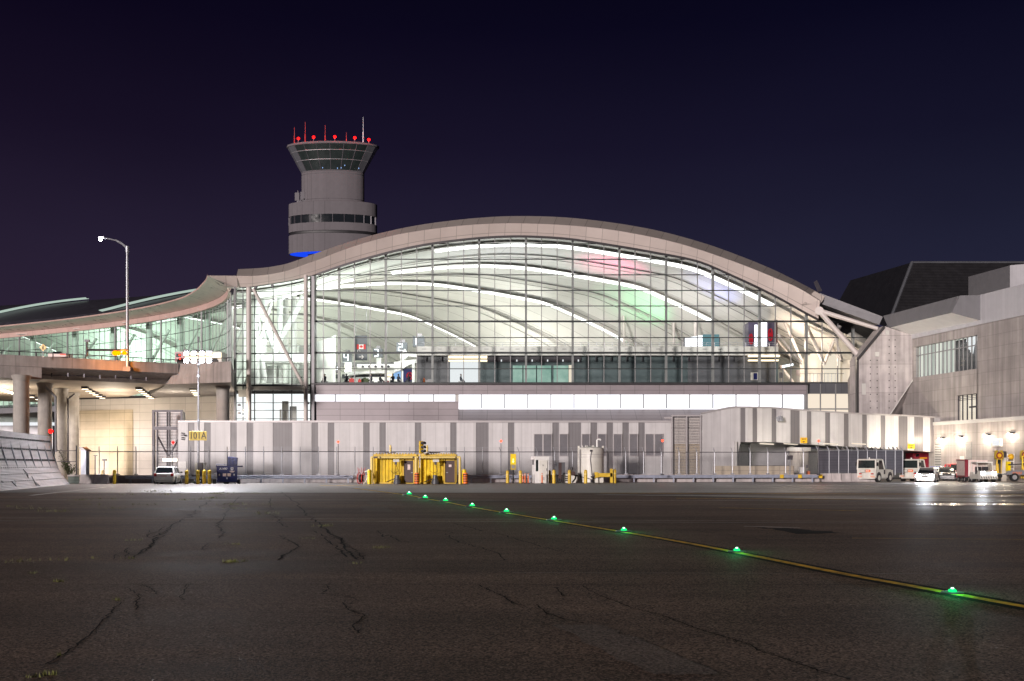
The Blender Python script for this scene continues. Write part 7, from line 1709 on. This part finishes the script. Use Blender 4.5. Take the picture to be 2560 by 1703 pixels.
for (x, e_) in [(-26, 700), (-14, 620), (0, 420), (12, 380), (26, 380)]:
    lamp('facade_fill', 'AREA', (x, 124.9, 21), e_, (1, .99, .96), (x, 136, 10), shape='RECTANGLE', size=5, size_y=.5)  # unseen area lamps added to brighten the fronts of things in the hall
lamp('entrance_fill', 'POINT', (-30, 130, 20), 900, (.9, 1, .95), shadow_soft_size=.6)  # unseen lamp added to brighten the entrance bay
lamp('canopy_fill_spot', 'SPOT', (43.5, 109, 6.9), 900, (1, .95, .93), (45.5, 112, 17), spot_size=R(100), spot_blend=.9, shadow_soft_size=.3)  # added spot without a fixture, brightens the canopy soffit from below
# warm lamps under the bridge
for (x, y, e_) in [(-60, 118, 1600), (-50, 124, 1300), (-52, 131, 1000), (-42, 124, 900), (-34, 121, 500), (-66, 128, 1300)]:
    lamp('underdeck_glow', 'POINT', (x, y, 8.2), e_ * 0.8, (1.0, .86, .69), shadow_soft_size=.5)
lamp('wall_wash', 'SPOT', (-56, 131.5, 1.2), 2400, (1.0, .87, .70), (-57, 138, 4.5), spot_size=R(120), spot_blend=.8, shadow_soft_size=.4)
# flood mast, street lamp, amber beacons, wall lamps, headlamps
lamp('flood_mast_lamp', 'SPOT', (mx - .3, Ym - .6, 11.2), 13000, (.95, .94, 1.0), (mx + 2, Ym - 14, 0), spot_size=R(140), spot_blend=.5, shadow_soft_size=.35)
lamp('flood_mast_lamp', 'SPOT', (mx + .3, Ym - .6, 11.2), 9000, (.95, .94, 1.0), (mx + 14, Ym - 4, 0), spot_size=R(120), spot_blend=.6, shadow_soft_size=.35)
q_ = P(252, 597, 108.8); lamp('street_lamp_light', 'SPOT', q_ + Vector((0, -.1, -.5)), 2600, (1, .96, .9), q_ + Vector((0, -4, -20)), spot_size=R(130), spot_blend=.6, shadow_soft_size=.2)
lamp('amber_glow', 'POINT', P(298, 884, 106.2), 900, (1, .30, .02), shadow_soft_size=.25)
for (x, y) in [(2380, 1098), (2427, 1095), (2496, 1090), (2557, 1086)]:
    v = wall_pt(yw(x), ZZ(y, yw(x)), O + .75); lamp('wall_lamp_light', 'POINT', v + Vector((-.2, 0, -.1)), 230, (1, .84, .64), shadow_soft_size=.2)
lamp('annex_wall_spot', 'SPOT', (40.5, 102.5, 2.6), 4200, (1, .90, .72), (44.2, 110.5, 4.0), spot_size=R(115), spot_blend=.9, shadow_soft_size=.3)
for x in (27.5, 34): lamp('annex_wall_spot', 'SPOT', (x, 97.0 + (x - 21) * .25, 2.4), 1000, (1, .92, .74), (x + .5, 104, 6.0), spot_size=R(120), spot_blend=1.0, shadow_soft_size=.12)  # added spots that brighten the annex wall from behind the dark boxes
lamp('underpass_lamp', 'POINT', (33, 106, 3.4), 18, (1, .9, .75), shadow_soft_size=.3)
v = gx(2458, 94.6); lamp('tug_headlamp_beam', 'SPOT', v + Vector((0, 0, .9)), 5000, (.85, .92, 1), v + Vector((-3, -14, .1)), spot_size=R(70), spot_blend=.7, shadow_soft_size=.12)
v = gx(2312, 94.4); lamp('car_headlamp_beam', 'SPOT', v + Vector((0, 0, .7)), 9000, (.85, .92, 1), v + Vector((-6, -9, -.2)), spot_size=R(80), spot_blend=.7, shadow_soft_size=.12)
SC.view_settings.view_transform = 'Standard'; SC.view_settings.look = 'None'; SC.view_settings.exposure = 0; SC.view_settings.gamma = 1
SC.cycles.use_denoising = True; SC.cycles.denoiser = 'OPENIMAGEDENOISE'; SC.cycles.denoising_input_passes = 'RGB_ALBEDO_NORMAL'
SC.cycles.max_bounces = 8; SC.cycles.diffuse_bounces = 3; SC.cycles.glossy_bounces = 3; SC.cycles.transparent_max_bounces = 16
SC.cycles.sample_clamp_indirect = 4.0; SC.cycles.sample_clamp_direct = 60.0; SC.cycles.caustics_reflective = False; SC.cycles.caustics_refractive = False; SC.cycles.use_light_tree = True
